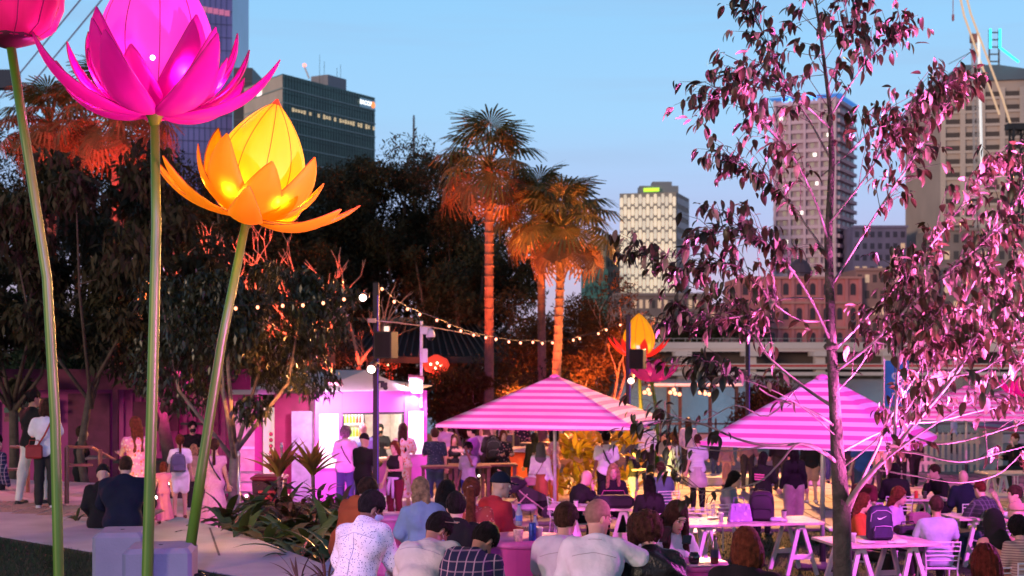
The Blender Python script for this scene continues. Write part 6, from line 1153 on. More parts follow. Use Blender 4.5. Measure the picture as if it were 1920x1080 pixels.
            strands = .0045 * np.sin(np.arctan2(q[:, 0], q[:, 1] + .02) * 26 + fr + 8 * q[:, 2]) if hs not in ('beanie', 'cap', 'hijab', 'buzz') else 0; d0 = d0 + strands + (.0035 * np.sin(q[:, 0] * 70 + 2 * np.sin(q[:, 2] * 45 + fr)) * np.sin(q[:, 1] * 55 + fr * 2) if hs in ('short', 'bob', 'long', 'longwavy', 'bun', 'bigpony') else 0)
            if hs == 'curly': d0 = d0 + .010 * np.sin(q[:, 0] * 110 + 3 * np.sin(q[:, 2] * 60)) * np.sin(q[:, 2] * 95 + fr) * 1.0 + .006 * np.sin(q[:, 1] * 120)
            face_ = sell(q, (0, -.095, -.035), (.066 if hs != 'hijab' else .060, .075, .102)); d0 = np.maximum(d0, -face_)
            if hs in ('short', 'bun', 'ponytail', 'bigpony', 'dreads', 'buzz'):
                lim = -.028 - q[:, 1] * .38; own = (q[:, 2] < lim) & (q[:, 1] < .10 if hs in ('short', 'buzz') else q[:, 1] < .06); d0 = np.where(own, np.maximum(d0, lim - q[:, 2]), d0)
                ear = np.minimum(sell(q, (.09, .008, -.012), (.03, .028, .042)), sell(q, (-.09, .008, -.012), (.03, .028, .042))); d0 = np.maximum(d0, -ear)
                side = (np.abs(q[:, 0]) > .06) & (q[:, 1] < -.02) & (q[:, 2] < .03); d0 = np.where(side, np.maximum(d0, .006), d0)
            if hs in ('beanie',): d0 = np.maximum(d0, .02 - q[:, 2] + q[:, 1] * .3)
            if hs == 'cap': d0 = np.maximum(d0, .035 - q[:, 2] - q[:, 1] * .15); d0 = sm(d0, sell(q, (0, -.125, .045), (.065, .065, .010)), .01)
            return d0
        Lh = .16 if hs in ('short', 'buzz', 'beanie', 'bob', 'curly') else .32; l_ = np.array(hc) - np.array((.20, .26, Lh + .12 if hs in ('long', 'longwavy', 'bigpony', 'ponytail', 'hijab') else .16)); u_ = np.array(hc) + np.array((.20, .26, .20))
        if lean > .15: l_[2] -= .1; u_[1] += .15
        mk('headscarf' if hs == 'hijab' else hs if hs in ('beanie', 'cap') else 'hair', hf, hm, ob, l_, u_, min(h, .018))
        if hs in ('beanie', 'cap') or (hs == 'hijab'): pass
        if hs == 'cap': pass
    HV = lambda p: Vector((hc + Rh @ np.array(p)) * s)
    if mask:
        def mf(X): q = (X - hc) @ Rh; d0 = sm(sell(q, (0, -.026, -.052), (.066, .076, .070)), sseg(q, (0, -.09, -.0), (0, -.106, -.03), .014, .02), .02); return np.maximum(np.maximum(d0, q[:, 2] + .012), q[:, 1] + .02)
        dz = (0, 0, -.055) if mask == 'chin' else (0, 0, 0); m_ = mk('face_mask', mf, MASKB if mask == 'black' else MASK, ob, hc - .2, hc + .2, min(h, .012))
        if m_ and mask == 'chin': m_.location = (0, 0, -.03)
        b = MB(); [b.path([HV((sg * .062, -.045, -.03)), HV((sg * .086, .02, -.01))], .002, 4) for sg in (-1, 1)]; b.build('mask_loop', M_WHITE, ob)
    if eyes:
        b = MB(); [b.ball(HV((sg * .032, -.084, .012)), .0125 * s, 8, 6) for sg in (-1, 1)]; b.build('eye', EYEW, ob, smooth=True); b = MB(); [b.ball(HV((sg * .032, -.0925, .012)), .0065 * s, 8, 6) for sg in (-1, 1)]; b.build('iris', EYEB, ob, smooth=True)
        b = MB(); [b.path([HV((sg * .016, -.099, .033)), HV((sg * .034, -.097, .039)), HV((sg * .052, -.084, .033))], [.003, .0035, .002], 5) for sg in (-1, 1)]; [b.path([HV((sg * .018, -.096, .018)), HV((sg * .033, -.0975, .0225)), HV((sg * .047, -.086, .016))], .0024, 5) for sg in (-1, 1)]; b.build('eyebrow', hm if hs not in ('bald', 'cap', 'beanie', 'hijab') else HAIR['brown'], ob)
        b = MB(); b.ball(HV((0, -.096, -.060)), (.021, .008, .008), 10, 6); b.build('lips', LIP, ob, smooth=True)
    J['hc'] = hc; J['nb'] = nb; wl_ = lambda p: ob.matrix_basis @ Vector(np.array(p) * s); ob.matrix_basis  # helper for held things
    return ob, {k: (Matrix.Translation(ob.location) @ Matrix.Rotation(rootrz, 4, 'Z')) @ Vector(np.array(v) * s) for k, v in J.items()}, dict(s=s, up=lambda p: Vector(up(p) * s), hv=HV, zg=zg)
C = cloth
WHT = C('cloth_white', (.70, .71, .78)); CRM = C('cloth_cream', (.58, .57, .52)); BLK = C('cloth_black', (.012, .011, .013)); NVY = C('cloth_navy', (.008, .011, .028)); JEAN = C('cloth_denim', (.035, .06, .12)); KHK = C('cloth_khaki', (.30, .20, .14)); GRY = C('cloth_grey', (.25, .24, .27)); PNKD = C('cloth_pink_dress', (.62, .30, .46), 'dots', (.68, .42, .55), 60, .35); DRK = C('cloth_charcoal', (.03, .028, .03)); LIL = C('cloth_lilac', (.42, .33, .52)); RUST = C('cloth_rust', (.40, .08, .02)); REDC = C('cloth_red', (.50, .03, .05)); LBL = C('cloth_pale_blue', (.34, .40, .48)); MRN = C('cloth_maroon', (.10, .012, .025)); TAN_ = C('cloth_tan', (.35, .22, .16)); MINT = C('cloth_mint', (.30, .45, .38))
DOTS = C('cloth_dotted', (.72, .68, .68), 'dots', (.03, .03, .09), 62, .24); PLD = C('cloth_plaid', (.022, .026, .07), 'plaid', (.55, .38, .48), 15, .14); PLD2 = C('cloth_dark_plaid', (.03, .035, .045), 'plaid', (.12, .12, .15), 16, .2); FLR = C('cloth_floral', (.60, .25, .40), 'floral', (.65, .10, .02), 22, .42, c3=(.7, .6, .6)); FLD = C('cloth_dark_floral', (.025, .02, .03), 'floral', (.5, .12, .15), 18, .3, c3=(.5, .35, .4)); FLW = C('cloth_white_floral', (.66, .60, .56), 'floral', (.60, .08, .04), 20, .4, c3=(.6, .45, .3)); NDT = C('cloth_navy_specks', (.02, .035, .06), 'dots', (.4, .45, .5), 28, .14); DEN = C('cloth_light_denim', (.22, .28, .42)); LEA = mat('leather_black', (.014, .013, .014), .35, .3, 8, .5, 40); HGR = C('hijab_grey', (.10, .10, .12)); PPL = C('cloth_purple', (.36, .10, .50)); ORJ = C('cloth_orange_sweater', (.45, .09, .03)); REDS = C('cloth_red_print', (.35, .06, .05), 'dots', (.5, .2, .15), 35, .3); COR = C('cloth_coral', (.60, .30, .24))
PE = {}
def A_(key, *a, **k): PE[key] = person(*a, **k); return PE[key]
# front row on the concrete seat
A_('F1', 'leaning man in white shirt with dark specks and a red-brown belt', 697, 908, 11.2, 158, 'sit', DOTS, 'long', KHK, hair=('short', 'black'), skin='brown', arms=('knee', 'knee'), lean=.50, head=(-.75, .05), mask='blue', extra=('collar',), wide=1.02)
A_('F2', 'man in plain cream t-shirt hunched forward with sunglasses on his black hair', 822, 936, 11.0, 156, 'sit', CRM, 'tee', JEAN, hair=('short', 'black'), skin='tan', arms=('knee', 'knee'), lean=.68, head=(-.6, .25), mask='chin', wide=1.05)
A_('F3', 'man in navy and white plaid shirt bent over a glowing phone', 908, 952, 10.8, 158, 'sit', PLD, 'long', JEAN, hair=('short', 'black'), skin='tan', arms=('knee', 'knee'), lean=.72, head=(-.35, .35), extra=('collar',), wide=1.02)
A_('F4', 'dark-haired man in white shirt left of the bald man, seen from behind', 1062, 938, 11.0, 166, 'sit', C('cloth_lilac_white', (.55, .54, .66)), 'tee', DRK, hair=('short', 'brown'), skin='fair', arms=('knee', 'knee'), lean=.34, head=(-.2, 0), extra=('collar',), wide=1.02)
A_('F5', 'bald bearded man in white shirt looking right with one arm reaching to his neighbour', 1122, 932, 10.5, 172, 'sit', WHT, 'teelong', DRK, hair=('buzz', mat('stubble', (.22, .13, .10), .7, .2, 40)), skin='fair', arms=('out', 'fwd'), lean=.30, head=(-.85, .0), extra=('collar',), eyes=True, wide=1.06)
A_('F6', 'person with short curly dark hair in a black leather jacket, seen from behind', 1215, 958, 10.6, 186, 'sit', LEA, 'long', DRK, hair=('curly', 'brown'), skin='fair', arms=('lap', 'lap'), lean=.28, head=(-.3, .05))
A_('F7', 'woman in a white top half hidden behind the curly-haired person', 1196, 962, 12.0, 178, 'sit', WHT, 'tee', DRK, hair=('long', 'brown'), fem=True, arms=('fwd', 'fwd'), lean=.2)
A_('F8', 'smiling woman with long dark wavy hair and white top looking at a phone', 1268, 940, 12.2, 22, 'sit', WHT, 'long', DRK, hair=('longwavy', 'brown'), skin='fair', fem=True, arms=('fwd', 'chest'), lean=.18, head=(.1, .30), eyes=True)
A_('F9', 'woman with straight auburn bob and green earring in a black jacket, seen from behind', 1398, 990, 9.7, 168, 'sit', BLK, 'long', DRK, hair=('bob', 'auburn'), skin='fair', fem=True, arms=('lap', 'lap'), lean=.15, wide=1.25, head=(.5, 0))
A_('F10', 'woman with short red bob hair in a coral top at the bottom right corner', 1846, 1020, 10.6, 190, 'sit', COR, 'tee', DRK, hair=('bob', 'red'), skin='fair', fem=True, arms=('lap', 'lap'), lean=.2)
A_('F11', 'person in a black headscarf and pale pink shirt hugging the child at the right', 1862, 953, 14.6, 186, 'sit', COR, 'long', DRK, hair=('hijab', BLK), skin='tan', fem=True, arms=('out', 'lap'), lean=.22)
A_('F12', 'curly dark-haired child in a striped top hugged at the right edge', 1908, 968, 14.3, 190, 'sit', C('cloth_striped', (.5, .36, .3), 'stripes', (.25, .14, .14), 40, .4), 'tee', DRK, hair=('curly', 'black'), skin='fair', arms=('lap', 'lap'), lean=.15, height=1.45)
# second row
A_('S1', 'man in burnt orange sweater turned to the right, beside the garden bed', 690, 888, 15.2, 138, 'sit', ORJ, 'hoodie', JEAN, hair=('short', 'brown'), arms=('knee', 'knee'), lean=.45, head=(-.35, 0), eyes=True)
A_('S2', 'blond woman in a light denim jacket seen from behind', 788, 894, 14.6, 192, 'sit', DEN, 'long', DRK, hair=('long', 'blond'), fem=True, arms=('lap', 'lap'), lean=.25)
A_('S3', 'dark-haired woman turning her head down, between the denim jacket and the long ponytail', 838, 898, 15.6, 150, 'sit', BLK, 'long', DRK, hair=('bob', 'black'), fem=True, arms=('lap', 'lap'), lean=.3)
A_('S4', 'woman with very long curly red ponytail and pale scrunchie, seen from behind', 884, 896, 14.0, 180, 'sit', REDS, 'tee', DRK, hair=('bigpony', 'auburn'), fem=True, arms=('lap', 'lap'), lean=.2)
A_('S5', 'man in flat navy cap and bright red jumper facing right', 940, 884, 14.8, 130, 'sit', REDC, 'long', DRK, hair=('cap', NVY), arms=('fwd', 'fwd'), lean=.25, head=(-.5, 0), eyes=True)
A_('S6', 'black-clad person in a black hat behind the hunched cream t-shirt man', 855, 922, 12.8, 184, 'sit', BLK, 'hoodie', DRK, hair=('short', 'black'), arms=('lap', 'lap'), lean=.25)
# terrace
A_('T0', 'blurred person in a blue plaid shirt cut by the left edge', -6, 735, 24, 150, 'stand', PLD, 'long', DRK, hair=('short', 'black'), zb=.35, height=1.75)
A_('T1', 'man with tied dreadlocks, black jacket and white cropped trousers standing on the landing', 64, 738, 21.6, 155, 'stand', BLK, 'long', CRM, hair=('dreads', 'black'), skin='tan', zb=ZT - .02, height=1.74, arms=('fwd', 'fwd'), legs='stride', head=(-.3, .1))
A_('T2', 'woman in white top and dark trousers with red bag strap beside the dreadlocked man', 86, 748, 21.0, 190, 'stand', WHT, 'tee', DRK, hair=('bob', 'brown'), fem=True, zb=ZT - .02, height=1.62, arms=('fwd', 'fwd'), head=(.3, .1), shoes='white')
A_('T3', 'person in a black hood sitting on the terrace edge', 193, 853, 18.9, 196, 'sit', BLK, 'hoodie', BLK, hair=('beanie', BLK), arms=('lap', 'lap'), lean=.28, zb=.76, height=1.66)
A_('T4', 'man in a navy hooded coat sitting on the terrace edge behind the middle stem', 236, 858, 18.6, 190, 'sit', NVY, 'hoodie', JEAN, hair=('buzz', 'brown'), arms=('knee', 'knee'), lean=.30, zb=.74, wide=1.3, height=1.88)
# lower left walkway
A_('W1', 'woman in a red and pink floral dress just left of the middle stem', 253, 783, 22.5, 215, 'stand', None, 'tee', FLR, 'dress', hair=('long', 'auburn'), fem=True, arms=('down', 'fwd'), zb=.72)
A_('W2', 'girl in white playsuit with a small grey backpack, red ponytail', 337, 816, 24, 200, 'stand', WHT, 'tee', WHT, 'shorts', hair=('ponytail', 'auburn'), fem=True, zb=.69, shoes='brown')
A_('W3', 'small child in pink beside the girl with the backpack', 306, 868, 23, 200, 'stand', None, 'tee', C('cloth_pink', (.55, .20, .28)), 'dress', hair=('bob', 'auburn'), fem=True, height=1.0, zb=.72)
A_('W4', 'small blond child half hidden behind the orange lotus stem', 363, 832, 25.5, 200, 'stand', TAN_, 'tee', DRK, 'trousers', hair=('bob', 'blond'), fem=True, height=1.22, zb=.62)
A_('W5', 'woman in long pink textured dress with a low ponytail and shoulder strap', 402, 824, 24, 186, 'stand', None, 'tee', PNKD, 'dress', hair=('ponytail', 'brown'), fem=True, arms=('down', 'fwd'), zb=.44)
A_('W6', 'bar worker in black with black mask and tied hair behind the container counter', 361, 791, 33.3, 20, 'stand', BLK, 'tee', BLK, hair=('bun', 'black'), fem=True, mask='black', arms=('fwd', 'fwd'))
A_('W7', 'person in black working at a bench behind the handrail', 155, 778, 29.5, 100, 'stand', BLK, 'tee', BLK, hair=('short', 'brown'), arms=('fwd', 'fwd'))
# kiosk queue
A_('K1', 'woman with grey curly hair, pale hoodie and black crossbody strap at the kiosk', 648, 800, 30.8, 184, 'stand', C('cloth_pale_hoodie', (.48, .42, .46)), 'hoodie', JEAN, hair=('curly', 'grey'), fem=True, arms=('fwd', 'fwd'))
A_('K2', 'bald man in a light blue shirt at the kiosk hatch', 681, 793, 31.4, 184, 'stand', DEN, 'tee', JEAN, hair=('bald', 'grey'), arms=('fwd', 'fwd'))
A_('K3', 'person in a black beanie and long black coat beside the kiosk pole', 684, 814, 28.8, 150, 'stand', BLK, 'hoodie', BLK, hair=('beanie', BLK), arms=('fwd', 'fwd'), zb=0.0)
A_('K4', 'kiosk worker in black with black mask inside the hatch', 713, 796, 34.4, 10, 'stand', BLK, 'tee', BLK, hair=('short', 'black'), mask='black', skin='tan', arms=('fwd', 'fwd'), zb=.05)
A_('K5', 'woman in a black tank top with a lilac jumper tied round her waist', 739, 822, 28.6, 335, 'stand', BLK, 'tank', MRN, hair=('long', 'auburn'), fem=True, eyes=True, arms=('down', 'fwd'), height=1.70, zb=0.0)
A_('K6', 'woman in a white blouse and long red floral skirt at the hatch', 756, 795, 31.2, 176, 'stand', FLW, 'tee', FLW, 'skirt', hair=('long', 'brown'), fem=True, arms=('fwd', 'fwd'))
A_('K7', 'man in a speckled navy shirt and jeans at the right end of the kiosk', 815, 778, 31.6, 188, 'stand', NDT, 'tee', JEAN, hair=('short', 'brown'), arms=('down', 'fwd'), height=1.80, shoes='white', zb=0)
A_('B1', 'dark-haired woman in a black top facing the camera behind the bar rail', 852, 806, 34, 10, 'stand', BLK, 'tank', DRK, hair=('long', 'brown'), fem=True, eyes=True, arms=('fwd', 'fwd'), zb=-.1, height=1.62)
A_('B2', 'man in a grey t-shirt touching his blue face mask', 877, 812, 28.9, 318, 'stand', C('cloth_mid_grey', (.30, .30, .34)), 'tee', C('cloth_blue_trousers', (.02, .04, .18)), hair=('short', 'black'), skin='brown', mask='blue', arms=('down', 'up'), height=1.66, zb=0.0)
A_('B3', 'man in a purple shirt with a beard behind the masked man', 884, 798, 33, 250, 'stand', PPL, 'tee', DRK, hair=('short', 'black'), arms=('fwd', 'fwd'))
A_('B4', 'man in dark clothes wearing a grey rucksack at the bar rail', 925, 796, 33.4, 185, 'stand', DRK, 'hoodie', C('cloth_brown', (.10, .06, .05)), hair=('cap', NVY), arms=('fwd', 'fwd'), shoes='white')
A_('B5', 'woman in a black floral dress holding a drink, facing the camera', 944, 807, 33.2, 15, 'stand', FLD, 'long', DRK, hair=('long', 'auburn'), fem=True, eyes=True, arms=('fwd', 'fwd'))
A_('B6', 'woman in grey headscarf, white top, rust skirt over black with a handbag', 1014, 826, 29.8, 178, 'stand', WHT, 'long', BLK, 'skirt', hair=('hijab', HGR), fem=True, height=1.60, zb=0.0, shoes='brown')
A_('B7', 'woman in a bright flower-print top and orange trousers wearing a mask', 1036, 804, 31.8, 255, 'stand', FLR, 'tee', C('cloth_orange', (.55, .20, .03)), hair=('bob', 'black'), fem=True, mask='blue', arms=('fwd', 'fwd'))
A_('B8', 'dark-clothed person beside the headscarf woman', 1002, 812, 33.5, 190, 'stand', BLK, 'hoodie', DRK, hair=('long', 'black'), fem=True)
A_('B9', 'small figure in a pale top far behind at the fence, left of the near umbrella', 902, 800, 38, 0, 'stand', LIL, 'tee', DRK, hair=('long', 'brown'), fem=True)
A_('B10', 'far figure in dark clothes at the fence behind the rucksack man', 960, 800, 39, 0, 'stand', DRK, 'long', DRK, hair=('short', 'black'))
# middle lawn and plaza right of the umbrella pole
A_('M1', 'bald man in a black jacket resting his chin on his hand at a white table', 1100, 868, 23.5, 118, 'sit', BLK, 'long', BLK, hair=('bald', 'black'), arms=('face', 'fwd'), lean=.32, head=(-.1, .1), zb=.28)
A_('M2', 'woman with long strawberry blond hair in black facing the camera', 1150, 862, 24.2, 355, 'sit', BLK, 'long', BLK, hair=('longwavy', 'blond'), fem=True, eyes=True, arms=('fwd', 'fwd'), lean=.08, zb=.28)
A_('M3', 'person with long black hair in black, back to the camera at the same white table', 1217, 872, 21.8, 178, 'sit', BLK, 'long', BLK, hair=('long', 'black'), fem=True, arms=('fwd', 'fwd'), lean=.12, zb=.30)
A_('M4', 'man in a white t-shirt with a round back print standing before the golden shrubs', 1136, 806, 30.4, 186, 'stand', WHT, 'tee', BLK, hair=('short', 'black'), skin='brown', height=1.80, zb=0)
A_('M5', 'boy in a black t-shirt and printed shorts looking at a phone', 1190, 846, 31.5, 60, 'stand', BLK, 'tee', C('cloth_shorts_print', (.12, .16, .2), 'floral', (.6, .2, .1), 20, .3, c3=(.1, .1, .2)), 'shorts', hair=('short', 'black'), arms=('fwd', 'fwd'), height=1.35, zb=0)
A_('M6', 'woman in a mint sleeveless top, white shorts and black boots', 1262, 822, 32.5, 210, 'stand', MINT, 'tank', WHT, 'shorts', hair=('long', 'brown'), fem=True, height=1.66, zb=0, arms=('fwd', 'fwd'))
A_('M7', 'person with a pale jumper tied round the waist over black trousers', 1308, 822, 31.5, 180, 'stand', C('cloth_blue_stripe', (.35, .4, .55), 'stripes', (.6, .6, .65), 30, .5), 'tee', BLK, hair=('short', 'brown'), fem=True, height=1.66, zb=0, shoes='white', arms=('cross', 'down'))
A_('M8', 'dark-haired woman in a grey top at the table with the purple tote', 1378, 878, 23.4, 66, 'sit', C('cloth_grey_top', (.30, .27, .29)), 'long', DRK, hair=('long', 'black'), fem=True, arms=('fwd', 'fwd'), lean=.2, zb=.24, eyes=True)
A_('M9', 'person in a black hoodie with pink print standing behind the tables', 1432, 850, 26.5, 140, 'stand', BLK, 'hoodie', BLK, hair=('long', 'black'), arms=('fwd', 'fwd'), height=1.55)
A_('M10', 'woman in a black top and wide lilac-beige trousers', 1488, 812, 27.6, 182, 'stand', BLK, 'long', C('cloth_lilac_beige', (.36, .27, .26)), 'wide', hair=('long', 'black'), fem=True, height=1.68, zb=0, shoes='white')
A_('M11', 'person in black jacket and shorts right of the lilac trousers', 1520, 808, 33, 180, 'stand', BLK, 'long', TAN_, 'shorts', hair=('short', 'brown'), shoes='white')
A_('M12', 'person in a tan skirt with bare calves further back on the plaza', 1362, 822, 37, 180, 'stand', C('cloth_stone', (.3, .22, .2)), 'long', TAN_, 'skirt', hair=('bob', 'brown'), fem=True)
A_('M13', 'person in jeans and dark top far back beside the tan skirt', 1342, 820, 38.5, 180, 'stand', NVY, 'long', JEAN, hair=('short', 'black'))
A_('M14', 'seated person in blue-grey between the boy and the black-clad woman', 1238, 866, 28.4, 200, 'sit', C('cloth_slate', (.08, .12, .18)), 'tee', DRK, hair=('short', 'brown'), arms=('fwd', 'fwd'), lean=.2, zb=0)
A_('M15', 'man in a royal blue shirt standing behind the sapling trunk', 1618, 812, 31, 182, 'stand', C('cloth_royal', (.03, .07, .25)), 'tee', JEAN, hair=('short', 'black'), height=1.8, zb=0)
A_('M16', 'standing figure in a coral top with long hair near the picket fence', 1641, 812, 35, 180, 'stand', COR, 'tee', DRK, hair=('long', 'auburn'), fem=True)
A_('M17', 'standing figure in a blue check shirt before the picket fence', 1662, 810, 36, 185, 'stand', C('cloth_blue_check', (.10, .15, .3), 'plaid', (.35, .4, .5), 14, .3), 'tee', DRK, hair=('short', 'brown'))
A_('M18', 'standing figure in all black before the picket fence', 1714, 806, 37, 185, 'stand', BLK, 'long', BLK, hair=('short', 'black'), legs='stride')
A_('M19', 'standing figure in dark green and black just left of the all-black one', 1690, 812, 38, 170, 'stand', C('cloth_dark_green', (.03, .05, .03)), 'long', BLK, hair=('short', 'brown'))
A_('M20', 'far person in a pale shirt walking along the river rail', 1787, 780, 49, 230, 'stand', C('cloth_pale_shirt', (.45, .5, .6)), 'tee', DRK, hair=('short', 'black'), legs='stride')
A_('M21', 'ginger person in a black hoodie holding a drink at the right edge', 1903, 838, 33, 300, 'sit', BLK, 'hoodie', DRK, hair=('short', 'auburn'), arms=('fwd', 'face'), zb=.3)
# tables at right
A_('R1', 'woman with magenta-lit hair in a rust top, half hidden by the sapling trunk', 1620, 916, 19.4, 66, 'sit', RUST, 'long', DRK, hair=('long', 'auburn'), fem=True, arms=('fwd', 'fwd'), lean=.1, zb=.26, eyes=True)
A_('R2', 'woman with long fair hair in a lilac t-shirt looking right at the table', 1686, 903, 20.4, 58, 'sit', LIL, 'tee', DRK, hair=('long', 'auburn'), fem=True, arms=('fwd', 'fwd'), lean=.18, zb=.26, eyes=True)
A_('R3', 'man in a pale blue shirt on a white wire chair, back to the camera', 1755, 920, 18.6, 178, 'sit', LBL, 'tee', DRK, hair=('short', 'brown'), skin='tan', arms=('fwd', 'fwd'), lean=.06, zb=.30, wide=1.16, legs='tuck')
A_('R4', 'man in a maroon t-shirt and pale cap leaning on a table', 1628, 868, 24.2, 130, 'sit', MRN, 'tee', DRK, hair=('cap', GRY), arms=('fwd', 'fwd'), lean=.4, zb=.26)
A_('R5', 'person with black hair in a black jacket behind the sapling fork', 1676, 872, 24.8, 176, 'sit', BLK, 'long', BLK, hair=('bob', 'black'), arms=('fwd', 'fwd'), lean=.15, zb=.26)
A_('R6', 'man with glasses in a dark suit and pale collar, chin on hand', 1752, 858, 26, 285, 'sit', BLK, 'long', BLK, hair=('short', 'brown'), arms=('face', 'fwd'), lean=.22, zb=.15)
A_('R7', 'balding man in a big navy jacket slumped right of the suited man', 1806, 872, 24.2, 190, 'sit', NVY, 'hoodie', JEAN, hair=('bald', 'grey'), arms=('fwd', 'fwd'), lean=.22, zb=.2, wide=1.15)
A_('R8', 'man with shaved reddish head in a dark checked shirt', 1837, 905, 21.5, 200, 'sit', PLD2, 'long', JEAN, hair=('buzz', 'red'), arms=('fwd', 'knee'), lean=.25, zb=.27, head=(.1, 0))
A_('R9', 'man in a white t-shirt raising his hands at the right edge table', 1902, 908, 20.5, 275, 'sit', WHT, 'tee', DRK, hair=('short', 'brown'), arms=('up', 'chest'), lean=.15, zb=.27)
A_('R10', 'person in a tan cap and grey top low at the right edge', 1905, 938, 17.5, 250, 'sit', GRY, 'hoodie', DRK, hair=('cap', TAN_), arms=('fwd', 'fwd'), lean=.3)
# further figures on the plaza behind the near crowd
for i, (px, top, d, tc, bc, hr_, lab) in enumerate(((1215, 824, 38, WHT, DRK, ('short', 'black'), 'far figure in white behind the golden shrubs'), (1290, 818, 39, LIL, DRK, ('long', 'brown'), 'far figure in lilac behind the tied jumper'), (1402, 818, 36, C('cloth_tan_coat', (.25, .15, .12)), DRK, ('long', 'brown'), 'far figure in a brown coat left of the black hoodie'),
    (1462, 816, 36, BLK, DRK, ('short', 'black'), 'far figure in black between the hoodie and the lilac trousers'), (1560, 818, 38, BLK, JEAN, ('short', 'brown'), 'far figure seen through the umbrella pole gap'), (1592, 820, 37, NVY, DRK, ('short', 'black'), 'far figure in navy left of the royal blue shirt'), (835, 812, 37, LIL, DRK, ('long', 'brown'), 'far seated-height figure by the fence right of the kiosk'), (978, 806, 40, FLD, DRK, ('short', 'black'), 'far figure behind the orange counter'))):
    A_('Z%d' % i, lab, px, top, d, 180 if i % 2 else 10, 'stand', tc, 'long', bc, hair=hr_, fem=i % 2 == 0, zb=0, height=1.68)
# ------------------------------------------------------------------ furniture
WIRE = mat('chair_white_wire', (.70, .66, .70), .4, .05); PLK = mat('table_plank', (.58, .45, .42), .55, .2, 6, .3, 30); TRS = mat('trestle_white', (.66, .60, .62), .55, .08)
def trestle_table(label, x, y, zg, rz, L=1.9, W=.75, H=.75):
    t = thing('trestle_table', label, 'table', (x, y, zg), rz, 'white trestle tables on the lawn'); n = 6
    for i in range(n): b = MB(); b.bbox((0, -W / 2 + W * (i + .5) / n, H - .018), (L, W / n - .008, .036), .004); b.build('plank', PLK, t)
    for sx_ in (-1, 1):
        x0 = sx_ * (L / 2 - .32); b = MB(); b.box((x0, 0, H - .07), (.09, W * .8, .06)); b.build('top_beam', TRS, t)
        for sy_ in (-1, 1):
            for q in (-1, 1): b = MB(); b.path([(x0 + q * .03, sy_ * W * .34, H - .06), (x0 + q * .22, sy_ * W * .40, .0)], .036, 4); b.build('leg', TRS, t)
            b = MB(); b.box((x0, sy_ * W * .385, .26), (.34, .03, .07)); b.build('stretcher', TRS, t)
    return t
trestle_table('white plank trestle table with the purple tote and dark rucksack on it', XP(1402, 20.2), 20.2, .36, R(10), 2.0, .85)
trestle_table('white plank trestle table with the navy rucksack, in front of the pale blue shirt man', XP(1645, 18.2), 18.3, .33, R(12), 1.35, .95)
trestle_table('table with dark cloth bag on it, between the bald man and the black-haired woman', XP(1118, 22.6), 22.6, .30, R(-6), 1.5, .75)
trestle_table('table with a red can, between the maroon t-shirt man and the suited man', XP(1690, 25.3), 25.3, .16, R(5), 1.6, .7)
trestle_table('table with a water bottle, left of the white t-shirt man at the right edge', XP(1868, 21.6), 21.6, .27, R(8), 1.5, .7)
trestle_table('high white table at the right edge on the plaza', XP(1925, 29.5), 29.5, .01, R(6), 1.9, .8, 1.0)
trestle_table('long low table by the lawn edge behind the navy jacket man', XP(1840, 27.0), 26.8, .06, R(14), 2.6, .6, .75)
b = MB(); b.bbox((XP(1585, 24), 24, .52), (.62, .34, .05), .01); b.box((XP(1572, 24), 24, .33), (.05, .28, .36)); b.box((XP(1598, 24), 24, .33), (.05, .28, .36)); tag(b.build('white_stool', TRS), 'low white stool on the lawn left of the sapling trunk', 'stool')
chair0 = None
def chair(label, x, y, zg, rz):
    global chair0
    if chair0: return copy_tree(chair0, label, (x, y, zg), rz)
    t = thing('wire_chair', label, 'chair', (x, y, zg), rz, 'white wire garden chairs')
    b = MB(); b.bbox((0, 0, .45), (.44, .42, .018), .008); b.build('seat', WIRE, t)
    for sx_ in (-1, 1):
        b = MB(); b.path([(sx_ * .20, -.19, .44), (sx_ * .22, -.22, 0)], .011, 6); b.build('leg', WIRE, t); b = MB(); b.path([(sx_ * .20, .19, .44), (sx_ * .22, .24, 0)], .011, 6); b.build('leg', WIRE, t)
    b = MB(); b.path([(-.20, .20, .44), (-.23, .25, .80), (.23, .25, .80), (.20, .20, .44)], .012, 6); b.build('back_frame', WIRE, t)
    for k in range(4): b = MB(); z = .56 + .062 * k; b.path([(-.215, .217 + .01 * k, z), (.215, .217 + .01 * k, z)], .008, 5); b.build('slat', WIRE, t)
    chair0 = t; return t
def seat_of(key, kind='chair', label='', rzoff=0):
    ob, J, q = PE[key]; c = (J['hipL'] + J['hipR']) / 2; z = q['zg']; fz = ob.rotation_euler[2]; s = q['s']; y_off = Matrix.Rotation(fz, 3, 'Z') @ Vector((0, .02, 0))
    t = chair(label, c.x + y_off.x, c.y + y_off.y, z + (.45 * s - .45) - .035, fz)
    return t
seat_of('R3', label='white wire chair under the man in the pale blue shirt')
for k, w in (('M1', 'the bald man in black'), ('M2', 'the strawberry blond woman'), ('M3', 'the long black-haired person'), ('M8', 'the woman by the purple tote'), ('M14', 'the person in blue-grey'), ('R1', 'the woman in rust'), ('R2', 'the woman in the lilac t-shirt'), ('R4', 'the maroon t-shirt man'), ('R5', 'the black jacket beside the sapling fork'), ('R6', 'the suited man'), ('R7', 'the navy jacket man'), ('R8', 'the checked shirt man'), ('R9', 'the white t-shirt man at the right edge'), ('R10', 'the tan cap person'), ('M21', 'the ginger person'), ('F11', 'the headscarf person'), ('F12', 'the hugged child'), ('F10', 'the red bob woman'), ('F8', 'the woman looking at her phone'), ('F7', 'the hidden woman in white'), ('S5', 'the flat cap man')): seat_of(k, label='white wire chair under ' + w)
